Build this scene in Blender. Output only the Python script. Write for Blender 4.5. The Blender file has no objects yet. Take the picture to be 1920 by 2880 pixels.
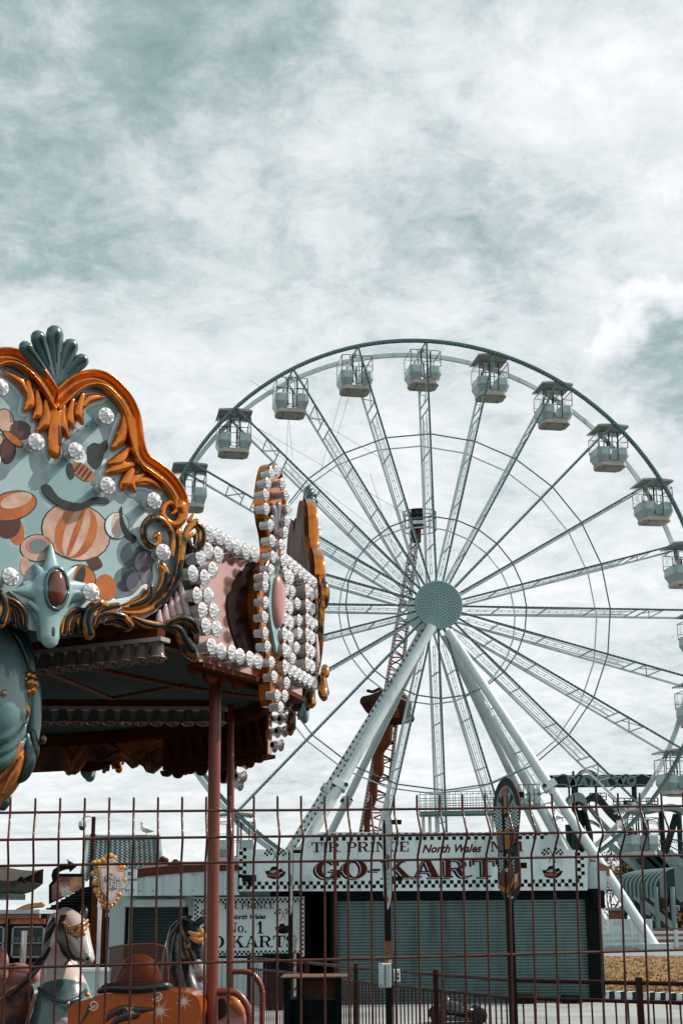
import bpy, bmesh, math, random
from mathutils import Vector as V, Matrix as M
from mathutils.geometry import tessellate_polygon
random.seed(7)
SC = bpy.context.scene
C = SC.collection
PI = math.pi
R = math.radians
sin, cos = math.sin, math.cos

# ------------------------------------------------------------------ camera
F, CX, CY = 4000.0, 960.0, 1440.0
EYE = V((0, 0, 1.65))
PITCH = math.atan(1148 / F)
ROLL = R(0.47)
FW = V((0, cos(PITCH), sin(PITCH)))
_r, _u = V((1, 0, 0)), V((0, -sin(PITCH), cos(PITCH)))
RT = _r * cos(ROLL) - _u * sin(ROLL)
UP = _u * cos(ROLL) + _r * sin(ROLL)
cam_d = bpy.data.cameras.new('camera')
cam = bpy.data.objects.new('camera', cam_d)
C.objects.link(cam)
cam.matrix_world = M(((RT.x, UP.x, -FW.x, EYE.x), (RT.y, UP.y, -FW.y, EYE.y), (RT.z, UP.z, -FW.z, EYE.z), (0, 0, 0, 1)))
cam_d.sensor_fit = 'VERTICAL'
cam_d.sensor_height = 36
cam_d.lens = 36 * F / 2880
cam_d.clip_start = 0.05
cam_d.clip_end = 3000
SC.camera = cam

def ray(u, v):
    return FW + RT * ((u - CX) / F) + UP * ((CY - v) / F)
def at(u, v, Y):
    d = ray(u, v)
    return EYE + d * (Y / d.y)
def atz(u, v, z=0.0):
    d = ray(u, v)
    return EYE + d * ((z - EYE.z) / d.z)
def onpl(u, v, p0, n):
    d = ray(u, v)
    return EYE + d * ((p0 - EYE).dot(n) / d.dot(n))

# ------------------------------------------------------------------ materials
def mat(name, col, rough=.5, metal=0., var=.12, vs=6., bump=0., bs=40., coat=0., trans=0., alpha=1., ior=1.45, col2=None, c2s=2., c2t=(.45, .6), spec=None, streak=None):
    m = bpy.data.materials.new(name)
    m.use_nodes = True
    nt = m.node_tree
    b = nt.nodes['Principled BSDF']
    L = nt.links.new
    tc = nt.nodes.new('ShaderNodeTexCoord')
    def noise(sc, det=4., ro=.6):
        n = nt.nodes.new('ShaderNodeTexNoise')
        n.inputs['Scale'].default_value = sc
        n.inputs['Detail'].default_value = det
        n.inputs['Roughness'].default_value = ro
        L(tc.outputs['Object'], n.inputs['Vector'])
        return n
    base = None
    if col2 is not None:
        n = noise(c2s, 6., .65)
        if streak:
            mp_ = nt.nodes.new('ShaderNodeMapping')
            mp_.inputs['Scale'].default_value = streak
            L(tc.outputs['Object'], mp_.inputs['Vector'])
            L(mp_.outputs['Vector'], n.inputs['Vector'])
        mr = nt.nodes.new('ShaderNodeMapRange')
        mr.interpolation_type = 'SMOOTHSTEP'
        mr.inputs['From Min'].default_value = c2t[0]
        mr.inputs['From Max'].default_value = c2t[1]
        L(n.outputs['Fac'], mr.inputs['Value'])
        mx = nt.nodes.new('ShaderNodeMix')
        mx.data_type = 'RGBA'
        mx.inputs['A'].default_value = (*col, 1)
        mx.inputs['B'].default_value = (*col2, 1)
        L(mr.outputs['Result'], mx.inputs['Factor'])
        base = mx.outputs['Result']
    if var > 0:
        n = noise(vs)
        mr = nt.nodes.new('ShaderNodeMapRange')
        mr.inputs['From Min'].default_value = .3
        mr.inputs['From Max'].default_value = .7
        mr.inputs['To Min'].default_value = 1 - var
        mr.inputs['To Max'].default_value = 1 + var
        L(n.outputs['Fac'], mr.inputs['Value'])
        vm = nt.nodes.new('ShaderNodeVectorMath')
        vm.operation = 'SCALE'
        if base is None:
            vm.inputs[0].default_value = col
        else:
            L(base, vm.inputs[0])
        L(mr.outputs['Result'], vm.inputs['Scale'])
        base = vm.outputs['Vector']
        mr2 = nt.nodes.new('ShaderNodeMapRange')
        mr2.inputs['From Min'].default_value = .3
        mr2.inputs['From Max'].default_value = .7
        mr2.inputs['To Min'].default_value = max(.02, rough * .75)
        mr2.inputs['To Max'].default_value = min(1, rough * 1.25)
        L(n.outputs['Fac'], mr2.inputs['Value'])
        L(mr2.outputs['Result'], b.inputs['Roughness'])
    else:
        b.inputs['Roughness'].default_value = rough
    if base is None:
        b.inputs['Base Color'].default_value = (*col, 1)
    else:
        L(base, b.inputs['Base Color'])
    b.inputs['Metallic'].default_value = metal
    b.inputs['Coat Weight'].default_value = coat
    b.inputs['Coat Roughness'].default_value = .08
    b.inputs['Transmission Weight'].default_value = trans
    b.inputs['IOR'].default_value = ior
    b.inputs['Alpha'].default_value = alpha
    b.inputs['Specular IOR Level'].default_value = spec if spec is not None else (.5 if coat > 0 or trans > 0 or metal > 0 else .16)
    if bump > 0:
        n = noise(bs, 5.)
        bp = nt.nodes.new('ShaderNodeBump')
        bp.inputs['Strength'].default_value = bump
        bp.inputs['Distance'].default_value = .01
        L(n.outputs['Fac'], bp.inputs['Height'])
        L(bp.outputs['Normal'], b.inputs['Normal'])
    return m

# ------------------------------------------------------------------ mesh building
def crom(pts, sub):
    """Catmull-Rom through tuples of any length"""
    if len(pts) < 3 or sub < 2:
        return [tuple(p) for p in pts]
    P = [tuple(2 * a - b for a, b in zip(pts[0], pts[1]))] + [tuple(p) for p in pts] + [tuple(2 * a - b for a, b in zip(pts[-1], pts[-2]))]
    out = []
    for i in range(1, len(P) - 2):
        p0, p1, p2, p3 = P[i - 1], P[i], P[i + 1], P[i + 2]
        for k in range(sub):
            t = k / sub
            out.append(tuple(.5 * (2 * b + (c - a) * t + (2 * a - 5 * b + 4 * c - d) * t * t + (3 * b - a - 3 * c + d) * t ** 3) for a, b, c, d in zip(p0, p1, p2, p3)))
    out.append(tuple(pts[-1]))
    return out

def frame(o, x, y, z=None):
    x, y = V(x), V(y)
    z = V(z) if z is not None else x.cross(y)
    return M(((x.x, y.x, z.x, o[0]), (x.y, y.y, z.y, o[1]), (x.z, y.z, z.z, o[2]), (0, 0, 0, 1)))

class MB:
    def __init__(s, X=None):
        s.v, s.f, s.s, s.m = [], [], [], []
        s.k = 0
        s.X = X          # frame applied to everything added
    def add(s, vs, fs, smooth=False, X=None):
        b = len(s.v)
        X = X if X is not None else s.X
        if X is not None:
            vs = [X @ V(v) for v in vs]
        s.v += [tuple(v) for v in vs]
        s.f += [tuple(i + b for i in f) for f in fs]
        s.s += [smooth] * len(fs)
        s.m += [s.k] * len(fs)
        return s
    def box(s, c, sz, rot=None):
        x, y, z = sz[0] / 2, sz[1] / 2, sz[2] / 2
        vs = [V((a, b, d)) for a in (-x, x) for b in (-y, y) for d in (-z, z)]
        if rot is not None:
            vs = [rot @ v for v in vs]
        vs = [v + V(c) for v in vs]
        return s.add(vs, [(0, 1, 3, 2), (4, 6, 7, 5), (0, 4, 5, 1), (2, 3, 7, 6), (0, 2, 6, 4), (1, 5, 7, 3)])
    def span(s, a, b):
        return s.box([(i + j) / 2 for i, j in zip(a, b)], [abs(i - j) for i, j in zip(a, b)])
    def beam(s, p, q, w, h, up=(0, 0, 1)):
        p, q = V(p), V(q)
        t = (q - p).normalized()
        sd = t.cross(V(up))
        if sd.length < 1e-4:
            sd = t.cross(V((1, 0, 0)))
        sd.normalize()
        u = sd.cross(t)
        vs = [c + sd * (a * w / 2) + u * (b * h / 2) for c in (p, q) for a, b in ((-1, -1), (1, -1), (1, 1), (-1, 1))]
        return s.add(vs, [(3, 2, 1, 0), (4, 5, 6, 7), (0, 1, 5, 4), (1, 2, 6, 5), (2, 3, 7, 6), (3, 0, 4, 7)])
    def tube(s, p, q, r, n=8, r2=None):
        r2 = r if r2 is None else r2
        p, q = V(p), V(q)
        t = (q - p).normalized()
        a = t.orthogonal().normalized()
        b = t.cross(a)
        vs = [c + (a * cos(2 * PI * i / n) + b * sin(2 * PI * i / n)) * rr for c, rr in ((p, r), (q, r2)) for i in range(n)]
        s.add(vs, [(i, (i + 1) % n, n + (i + 1) % n, n + i) for i in range(n)], True)
        return s.add(vs, [tuple(range(n - 1, -1, -1)), tuple(range(n, 2 * n))])
    def vt(s, pts, rad, n=10, sub=4, sq=1., nrm=None, round_=True):
        """smooth tube of changing radius; sq flattens it along nrm"""
        if not hasattr(rad, '__len__'):
            rad = [rad] * len(pts)
        elif len(rad) != len(pts):
            rad = [rad[0] + (rad[-1] - rad[0]) * i / (len(pts) - 1) for i in range(len(pts))]
        Q = crom([tuple(p) + (r,) for p, r in zip(pts, rad)], sub)
        P = [V(q[:3]) for q in Q]
        rr = [max(q[3], 1e-5) for q in Q]
        if round_:
            def capp(pa, pb, ra):
                t = (pa - pb)
                t = t.normalized() if t.length > 1e-9 else V((0, 0, 1))
                return [(pa + t * ra * sin(a), max(ra * cos(a), 1e-5)) for a in (R(35), R(65), R(88))]
            st = capp(P[0], P[1], rr[0])[::-1]
            en = capp(P[-1], P[-2], rr[-1])
            P = [a for a, _ in st] + P + [a for a, _ in en]
            rr = [a for _, a in st] + rr + [a for _, a in en]
        vs, fs = [], []
        prev = None
        for i, p in enumerate(P):
            t = P[min(i + 1, len(P) - 1)] - P[max(i - 1, 0)]
            t = t.normalized() if t.length > 1e-9 else V((0, 0, 1))
            if nrm is not None:
                nn = V(nrm)
                sd = t.cross(nn)
                if sd.length < .05:
                    sd = prev if prev is not None else t.orthogonal()
                sd.normalize()
                up = nn
                prev = sd
            else:
                if prev is None:
                    prev = t.orthogonal()
                sd = (prev - t * prev.dot(t))
                sd = sd.normalized() if sd.length > 1e-6 else t.orthogonal().normalized()
                prev = sd
                up = t.cross(sd)
            for k in range(n):
                a = 2 * PI * k / n
                vs.append(p + sd * (cos(a) * rr[i]) + up * (sin(a) * rr[i] * sq))
        for i in range(len(P) - 1):
            for k in range(n):
                fs.append((i * n + k, i * n + (k + 1) % n, (i + 1) * n + (k + 1) % n, (i + 1) * n + k))
        fs.append(tuple(range(n - 1, -1, -1)))
        fs.append(tuple(range((len(P) - 1) * n, len(P) * n)))
        return s.add(vs, fs, True)
    def lathe(s, prof, n=16, X=None, smooth=True):
        vs = [(r * cos(2 * PI * k / n), r * sin(2 * PI * k / n), z) for r, z in prof for k in range(n)]
        fs = [(i * n + k, i * n + (k + 1) % n, (i + 1) * n + (k + 1) % n, (i + 1) * n + k) for i in range(len(prof) - 1) for k in range(n)]
        if s.X is not None and X is not None:
            X = s.X @ X
        s.add(vs, fs, smooth, X)
        return s.add(vs, [tuple(range(n - 1, -1, -1)), tuple(range((len(prof) - 1) * n, len(prof) * n))], False, X)
    def ell(s, c, r, n=14, m=9, rot=None):
        vs, fs = [], []
        for i in range(m + 1):
            a = -PI / 2 + PI * i / m
            a = max(-PI / 2 + .03, min(PI / 2 - .03, a))
            for k in range(n):
                b = 2 * PI * k / n
                v = V((r[0] * cos(a) * cos(b), r[1] * cos(a) * sin(b), r[2] * sin(a)))
                if rot is not None:
                    v = rot @ v
                vs.append(v + V(c))
        for i in range(m):
            for k in range(n):
                fs.append((i * n + k, i * n + (k + 1) % n, (i + 1) * n + (k + 1) % n, (i + 1) * n + k))
        fs += [tuple(range(n - 1, -1, -1)), tuple(range(m * n, m * n + n))]
        return s.add(vs, fs, True)
    def prism(s, out, z0, z1, X=None, kside=None, kback=None):
        """flat outline (x, y) given a thickness from z0 to z1 (z1 = front)"""
        A = sum(out[i][0] * out[(i + 1) % len(out)][1] - out[(i + 1) % len(out)][0] * out[i][1] for i in range(len(out)))
        if A < 0:
            out = out[::-1]
        n = len(out)
        tri = tessellate_polygon([[V((x, y, 0)) for x, y in out]])
        tt = []
        for a, b, c in tri:
            pa, pb, pc = out[a], out[b], out[c]
            ar = (pb[0] - pa[0]) * (pc[1] - pa[1]) - (pc[0] - pa[0]) * (pb[1] - pa[1])
            tt.append((a, b, c) if ar > 0 else (a, c, b))
        vs = [(x, y, z0) for x, y in out] + [(x, y, z1) for x, y in out]
        k = s.k
        if s.X is not None and X is not None:
            X = s.X @ X
        s.add(vs, [(a + n, b + n, c + n) for a, b, c in tt], False, X)
        if kside is not None: s.k = kside
        s.add(vs, [(i, (i + 1) % n, (i + 1) % n + n, i + n) for i in range(n)], False, X)
        if kback is not None: s.k = kback
        s.add(vs, [(c, b, a) for a, b, c in tt], False, X)
        s.k = k
        return s
    def sweep(s, path, prof, X=None, closed=False, sub=4):
        """profile [(across, height)] along a flat path; heights along local z"""
        if s.X is not None and X is not None:
            X = s.X @ X
        P = crom(path, sub)
        n = len(prof)
        vs, fs = [], []
        for i, p in enumerate(P):
            a = P[i - 1] if i > 0 else p
            b = P[i + 1] if i < len(P) - 1 else p
            t = V((b[0] - a[0], b[1] - a[1])).normalized()
            nx, ny = -t.y, t.x
            for ac, h in prof:
                vs.append((p[0] + nx * ac, p[1] + ny * ac, h))
        for i in range(len(P) - 1):
            for k in range(n - 1):
                fs.append((i * n + k, (i + 1) * n + k, (i + 1) * n + k + 1, i * n + k + 1))
        s.add(vs, fs, True, X)
        return s.add(vs, [tuple(range(n)), tuple(range(len(P) * n - 1, (len(P) - 1) * n - 1, -1))], False, X)

def obj(name, mb, mats, parent=None, world=False, bevel=0., rootm=None):
    """link the collected shape as one mesh object; parts share the local space of their thing"""
    me = bpy.data.meshes.new(name)
    vs = mb.v
    if world and parent is not None:
        t = parent
        while t.parent is not None:
            t = t.parent
        I = t.matrix_basis.inverted()
        vs = [tuple(I @ V(v)) for v in vs]
    me.from_pydata(vs, [], mb.f)
    me.polygons.foreach_set('use_smooth', mb.s)
    ms = mats if isinstance(mats, (list, tuple)) else [mats]
    for m in ms:
        me.materials.append(m)
    if len(ms) > 1:
        me.polygons.foreach_set('material_index', mb.m)
    me.update()
    o = bpy.data.objects.new(name, me)
    C.objects.link(o)
    if parent is not None:
        o.parent = parent
    if bevel > 0:
        bv = o.modifiers.new('bevel', 'BEVEL')
        bv.width = bevel
        bv.segments = 2
        bv.limit_method = 'ANGLE'
    return o
def tag(o, label, cat, group=None, kind=None):
    if label: o['label'] = label
    if cat: o['category'] = cat
    if group: o['group'] = group
    if kind: o['kind'] = kind
    return o
def thing(name, label, cat, loc=(0, 0, 0), rz=0, group=None):
    o = bpy.data.objects.new(name, None)
    C.objects.link(o)
    o.empty_display_size = .1
    o.matrix_basis = M.Translation(V(loc)) @ M.Rotation(rz, 4, 'Z')
    return tag(o, label, cat, group)
def struct(name, mb, m):
    o = obj(name, mb, m)
    o['kind'] = 'structure'
    return o
def dup(o, parent=None):
    """copy a thing with its parts and sub-parts"""
    c = o.copy()
    C.objects.link(c)
    c.parent = parent
    for ch in list(o.children):
        dup(ch, c)
    return c
def textmesh(txt, size, offset=0., shear=0., space=1.):
    cu = bpy.data.curves.new('lettering', 'FONT')
    cu.body = txt
    cu.size = size
    cu.offset = offset
    cu.shear = shear
    cu.space_character = space
    cu.align_x = 'CENTER'
    cu.resolution_u = 3
    o = bpy.data.objects.new('lettering', cu)
    C.objects.link(o)
    bpy.context.view_layer.update()
    me = bpy.data.meshes.new_from_object(o.evaluated_get(bpy.context.evaluated_depsgraph_get()))
    vs = [v.co.copy() for v in me.vertices]
    fs = [tuple(p.vertices) for p in me.polygons]
    bpy.data.objects.remove(o)
    bpy.data.curves.remove(cu)
    bpy.data.meshes.remove(me)
    return vs, fs
def put_text(mb, txt, cx, cy, size, z, X, **kw):
    """plain lettering centred on (cx, cy) of frame X, z proud"""
    vs, fs = textmesh(txt, size, **kw)
    if not vs: return
    x0, x1 = min(v.x for v in vs), max(v.x for v in vs)
    vs = [V((v.x - (x0 + x1) / 2 + cx, v.y + cy - size * .35, z)) for v in vs]
    mb.add(vs, fs, False, X)

# fat slab-serif capitals drawn as polygons in a unit-high box
def _ring(cx, cy, rx, ry, tx, ty, a0, a1, n=18):
    o = []
    i = []
    for k in range(n + 1):
        a = R(a0 + (a1 - a0) * k / n)
        o.append((cx + rx * cos(a), cy + ry * sin(a)))
        i.append((cx + (rx - tx) * cos(a), cy + (ry - ty) * sin(a)))
    return [[o[k], o[k + 1], i[k + 1], i[k]] for k in range(n)]
def _bx(x0, y0, x1, y1):
    return [[(x0, y0), (x1, y0), (x1, y1), (x0, y1)]]
def _stem(x, w=.2, sf=.07, top=True, bot=True):
    o = _bx(x, 0, x + w, 1)
    if bot: o += _bx(x - sf, 0, x + w + sf, .09)
    if top: o += _bx(x - sf, .91, x + w + sf, 1)
    return o
def slab(ch):
    if ch == 'O': return .86, _ring(.43, .5, .43, .52, .22, .09, 0, 360, 26)
    if ch == 'G': return .88, _ring(.44, .5, .44, .52, .22, .09, 40, 345, 22) + _bx(.66, .02, .86, .45) + _bx(.5, .38, .92, .47) + _bx(.72, .68, .8, .98)
    if ch == 'C': return .82, _ring(.44, .5, .44, .52, .22, .09, 42, 318, 22) + _bx(.7, .64, .79, .98)
    if ch == 'K': return .98, _stem(.07) + [[(.27, .42), (.62, .93), (.74, .93), (.38, .4)], [(.4, .55), (.56, .62), (.92, .06), (.66, .06)]] + _bx(.52, .91, .88, 1) + _bx(.56, 0, 1., .09)
    if ch == 'A': return 1., [[(.1, .05), (.2, .05), (.47, 1), (.4, 1)], [(.4, 1), (.6, 1), (.9, .05), (.64, .05)]] + _bx(.26, .28, .7, .36) + _bx(0, 0, .3, .09) + _bx(.56, 0, 1., .09)
    if ch == 'R': return .96, _stem(.07) + _bx(.27, .91, .5, 1) + _bx(.27, .43, .5, .52) + _ring(.48, .715, .34, .285, .19, .09, -90, 90) + [[(.42, .46), (.6, .48), (.76, .1), (.56, .1)]] + _ring(.8, .14, .24, .14, .1, .07, 180, 350)
    if ch == 'P': return .84, _stem(.07) + _bx(.27, .91, .5, 1) + _bx(.27, .4, .5, .49) + _ring(.48, .7, .34, .3, .19, .09, -90, 90)
    if ch == 'T': return .9, _bx(.35, 0, .55, 1) + _bx(.24, 0, .66, .09) + _bx(.03, .9, .87, 1) + _bx(.0, .66, .09, 1) + _bx(.81, .66, .9, 1)
    if ch == 'S': return .76, _ring(.37, .74, .36, .28, .2, .09, 50, 250) + _ring(.37, .27, .38, .29, .2, .09, -130, 70) + [[(.08, .66), (.34, .46), (.68, .36), (.42, .58)]] + _bx(.6, .68, .68, 1) + _bx(.03, 0, .11, .32)
    if ch == 'N': return 1., _bx(.12, 0, .22, 1) + _bx(.76, 0, .86, 1) + [[(.12, 1), (.34, 1), (.86, 0), (.66, 0)]] + _bx(.02, 0, .34, .09) + _bx(.62, .91, .97, 1) + _bx(.02, .91, .3, 1)
    if ch == 'I': return .38, _stem(.08)
    if ch == 'E': return .8, _stem(.07) + _bx(.27, .91, .74, 1) + _bx(.27, 0, .74, .09) + _bx(.27, .46, .52, .54) + _bx(.66, .68, .74, 1) + _bx(.66, 0, .74, .32)
    if ch == '1': return .5, _bx(.2, 0, .4, 1) + _bx(.06, 0, .54, .09) + [[(.02, .74), (.02, .66), (.22, .78), (.22, .98)]]
    if ch == 'o': return .64, _ring(.32, .34, .32, .36, .17, .08, 0, 360, 20)
    if ch == '.': return .3, _bx(.06, 0, .24, .17)
    if ch == '-': return .46, _bx(.05, .38, .41, .5)
    return .4, []
def put_slab(mb, txt, x0, y0, h, X, z, wide=1., gap=.05, width=None, dz=.0008):
    tot = sum(slab(c)[0] + gap for c in txt) - gap
    if width: wide = width / (tot * h)
    x = x0
    i = 0
    for c in txt:
        w, polys = slab(c)
        for p in polys:
            q = [(x + a * h * wide, y0 + b * h) for a, b in p]
            A = sum(q[i0][0] * q[(i0 + 1) % len(q)][1] - q[(i0 + 1) % len(q)][0] * q[i0][1] for i0 in range(len(q)))
            if A < 0: q = q[::-1]
            zz = z + dz * (i % 7)
            mb.add([(a, b, zz) for a, b in q], [tuple(range(len(q)))], False, X)
            i += 1
        x += (w + gap) * h * wide
    return x
# ------------------------------------------------------------------ palette
G_ = {}
def mk(k, *a, **kw):
    G_[k] = mat(k, *a, **kw)
    return G_[k]
gold = mk('orange_gold_paint', (.62, .175, .014), .16, metal=.88, var=.16, vs=9, coat=.6, bump=.08, bs=60, col2=(.30, .062, .006), c2s=11, c2t=(.5, .72))
gold_dk = mk('antique_gold_paint', (.52, .20, .03), .16, metal=.85, coat=.6, var=.1, col2=(.03, .035, .03), c2s=9, c2t=(.46, .6), bump=.05, bs=60)
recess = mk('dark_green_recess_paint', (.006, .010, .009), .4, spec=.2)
shaded_plastic = mk('shaded_lamp_plastic', (.16, .135, .125), .2, alpha=.7, var=.2)  # rail lamps: canopy shade put into the plastic's colour
lens_d = mk('shaded_lamp_lens', (.17, .14, .13), .15, metal=.3, var=.2, coat=.4)  # lens copy darkened to carry the shade under the canopy
dark_st = mk('blackened_steel', (.010, .006, .005), .5, spec=.15)
brown_back = mk('brown_board_back', (.085, .020, .004), .55, spec=.1, var=.35, vs=7, bump=.2, bs=25)
teal = mk('teal_gloss_paint', (.055, .115, .115), .25, coat=.5, var=.15, vs=8)
teal_lt = mk('pale_teal_gloss_paint', (.27, .41, .42), .25, coat=.5, var=.08, vs=8)
teal_dk = mk('deep_teal_paint', (.02, .055, .055), .3, coat=.4)
panel_bg = mk('pale_painted_panel', (.23, .35, .36), .22, coat=.35, var=.05, vs=3, col2=(.33, .45, .46), c2s=3.2, c2t=(.48, .56))
white_ln = mk('white_outline_paint', (.62, .72, .73), .3, coat=.3, var=.04)
peach = mk('peach_paint', (.46, .25, .16), .3, coat=.3, var=.1, vs=14, col2=(.60, .42, .34), c2s=7, c2t=(.32, .68))
orange_p = mk('orange_paint', (.47, .13, .015), .3, coat=.3, var=.12, vs=16, col2=(.33, .07, .008), c2s=7, c2t=(.35, .7))
brown_p = mk('brown_paint', (.06, .013, .006), .3, coat=.3, var=.1)
black_p = mk('black_green_paint', (.012, .02, .019), .28, coat=.3)
mauve_p = mk('mauve_paint', (.20, .17, .20), .3, coat=.3, var=.1)
slate_p = mk('slate_teal_paint', (.075, .13, .135), .3, coat=.3, var=.1, col2=(.13, .19, .195), c2s=6, c2t=(.35, .7))
pink_sh = mk('pink_shell_paint', (.52, .36, .37), .25, coat=.5, var=.12)
gem_m = mk('brown_red_gem', (.13, .028, .012), .15, coat=.8)
gem_pk = mk('pink_gem', (.40, .17, .14), .2, coat=.8)
mirror = mk('copper_tinted_mirror', (.66, .40, .34), .12, metal=.92, var=.06, vs=3)
glass = mk('clear_lamp_plastic', (.97, .97, .98), .05, alpha=.58, var=0, ior=1.5, coat=1., spec=1.)
lens = mk('faceted_lamp_lens', (.97, .97, .98), .08, metal=.22, var=0, coat=.8)
socket = mk('dark_lamp_socket', (.02, .018, .018), .3)
copper = mk('copper_rim', (.55, .25, .15), .25, metal=.7)
cloth_c = mk('grey_ceiling_cloth', (.065, .105, .11), .8, var=.2, vs=3, col2=(.09, .085, .08), c2s=1.6, c2t=(.5, .62), bump=.1)
strip_m = mk('cream_lamp_rail', (.32, .27, .25), .45, var=.08)
red_pipe = mk('red_painted_steel', (.175, .034, .016), .36, coat=.08, var=.12, vs=14, bump=.06, bs=60)
rod_m = mk('orange_rod_paint', (.20, .05, .012), .4)
chrome = mk('chrome', (.65, .62, .6), .14, metal=1.)
rust = mk('rust_brown_wire', (.072, .016, .007), .42, coat=.1, var=.35, vs=30, bump=.2, bs=150)
brown_st = mk('brown_painted_rail', (.036, .011, .008), .5, spec=.15, var=.25, vs=8)
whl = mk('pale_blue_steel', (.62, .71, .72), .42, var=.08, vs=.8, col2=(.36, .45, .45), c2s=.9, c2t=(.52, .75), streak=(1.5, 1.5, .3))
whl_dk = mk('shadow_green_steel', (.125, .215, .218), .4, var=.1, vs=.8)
whl_bolt = mk('dark_bolt', (.02, .05, .05), .5)
hub_m = mk('grey_green_disc', (.23, .36, .36), .45, var=.05, vs=.6)
cabin_m = mk('cabin_shell', (.34, .46, .465), .35, var=.08, vs=1.2, coat=.2, col2=(.25, .33, .33), c2s=3, c2t=(.52, .7), streak=(1.5, 1.5, .4))
cabin_b = mk('cabin_underside', (.50, .47, .43), .6, var=.15, vs=2)
cabin_fr = mk('cabin_frame', (.03, .06, .06), .4)
pane_m = mk('clear_pane', (.95, .97, .97), .03, trans=1., alpha=.35, var=0)
wall_w = mk('white_clad_wall', (.40, .50, .51), .6, var=.10, vs=1.2, bump=.06, col2=(.27, .34, .34), c2s=1.8, c2t=(.5, .72), streak=(2.5, 2.5, .25))
sign_w = mk('white_sign_board', (.58, .67, .68), .4, var=.05, vs=.8, bump=.03, bs=8, col2=(.41, .50, .50), c2s=1.1, c2t=(.48, .62), streak=(1, 1, .5))
ink = mk('black_sign_ink', (.004, .007, .008), .5, spec=.06)
leg_w = mk('white_leg_paint', (.62, .70, .71), .42, var=.06, vs=.6, col2=(.38, .45, .45), c2s=.8, c2t=(.52, .75), streak=(1.5, 1.5, .3))
sign_red = mk('dark_red_sign_ink', (.055, .010, .007), .45, spec=.1)
shut_m = mk('grey_green_shutter', (.165, .25, .255), .36, var=.12, vs=1.5, metal=.25, col2=(.095, .145, .15), c2s=2.2, c2t=(.46, .7), streak=(2.2, 1, .22))
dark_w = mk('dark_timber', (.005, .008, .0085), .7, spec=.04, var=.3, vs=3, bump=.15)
fascia_m = mk('brown_fascia', (.07, .019, .012), .5, var=.2)
tile_m = mk('grey_roof_tile', (.17, .215, .22), .6, var=.3, vs=1.5, bump=.2)
conc = mk('concrete', (.34, .345, .34), .85, var=.15, vs=.6, bump=.2, bs=20, col2=(.24, .25, .25), c2s=.35, c2t=(.42, .62))
grass_m = mk('dry_grass', (.25, .15, .065), .9, var=.3, vs=3, col2=(.10, .055, .02), c2s=.5, c2t=(.52, .7), bump=.4, bs=12)
tarmac = mk('grey_path', (.24, .26, .27), .9, var=.12, bump=.1)
white_pt = mk('white_fence_paint', (.62, .69, .70), .6, var=.12, vs=2, bump=.08)

# ------------------------------------------------------------------ sky and sun
SAZ, SEL = R(80), R(43)
SUN = V((sin(SAZ) * cos(SEL), cos(SAZ) * cos(SEL), sin(SEL)))
ld = bpy.data.lights.new('sun', 'SUN')
ld.energy = 5.0
ld.angle = R(.6)
ld.color = (1., .93, .84)
lo = bpy.data.objects.new('sun', ld)
C.objects.link(lo)
lo.rotation_euler = (-SUN).to_track_quat('-Z', 'Y').to_euler()
W = bpy.data.worlds.new('World')
SC.world = W
W.use_nodes = True
nt = W.node_tree
L = nt.links.new
N = nt.nodes.new
bg = nt.nodes['Background']
bg.inputs['Strength'].default_value = .1
sky = N('ShaderNodeTexSky')
sky.sky_type = 'NISHITA'
sky.sun_disc = False
sky.sun_elevation = SEL
sky.sun_rotation = SAZ
tc = N('ShaderNodeTexCoord')
sx = N('ShaderNodeSeparateXYZ')
L(tc.outputs['Generated'], sx.inputs[0])
def mth(op, a, b=None, c=None, clamp=False):
    n = N('ShaderNodeMath')
    n.operation = op
    n.use_clamp = clamp
    for i, x in enumerate((a, b, c)):
        if x is None: continue
        if isinstance(x, (int, float)): n.inputs[i].default_value = x
        else: L(x, n.inputs[i])
    return n.outputs[0]
def mrange(x, a, b, c=0., d=1., sm=True):
    n = N('ShaderNodeMapRange')
    n.interpolation_type = 'SMOOTHSTEP' if sm else 'LINEAR'
    L(x, n.inputs['Value'])
    for k, v in (('From Min', a), ('From Max', b), ('To Min', c), ('To Max', d)):
        n.inputs[k].default_value = v
    return n.outputs['Result']
def wnoise(vec, sc, det, ro, dist=0.):
    n = N('ShaderNodeTexNoise')
    n.inputs['Scale'].default_value = sc
    n.inputs['Detail'].default_value = det
    n.inputs['Roughness'].default_value = ro
    n.inputs['Distortion'].default_value = dist
    L(vec, n.inputs['Vector'])
    return n.outputs['Fac']
zz = mth('ADD', mth('MAXIMUM', sx.outputs['Z'], 0.), .22)
cv = N('ShaderNodeCombineXYZ')
L(mth('DIVIDE', sx.outputs['X'], zz), cv.inputs[0])
L(mth('DIVIDE', sx.outputs['Y'], zz), cv.inputs[1])
pv = cv.outputs[0]
n1 = wnoise(pv, 2.6, 9, .6, .5)
n2 = mth('ADD', mth('MULTIPLY', wnoise(pv, 8., 10, .68, .6), .6), mth('MULTIPLY', wnoise(pv, 24., 10, .7, .4), .4))
n3 = wnoise(tc.outputs['Generated'], 24., 6, .6)
z = sx.outputs['Z']
x = sx.outputs['X']
# cover: pale towards the horizon and to the right, teal grey overhead
grad = mrange(z, .28, .60, .76, .38)
tilt = mth('MULTIPLY', x, mrange(z, .3, .6, .10, .45))
cover = mth('ADD', mth('ADD', grad, tilt), mth('ADD', mth('MULTIPLY', mth('SUBTRACT', n1, .5), 1.05), mth('MULTIPLY', mth('SUBTRACT', n2, .5), 1.45)))
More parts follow.
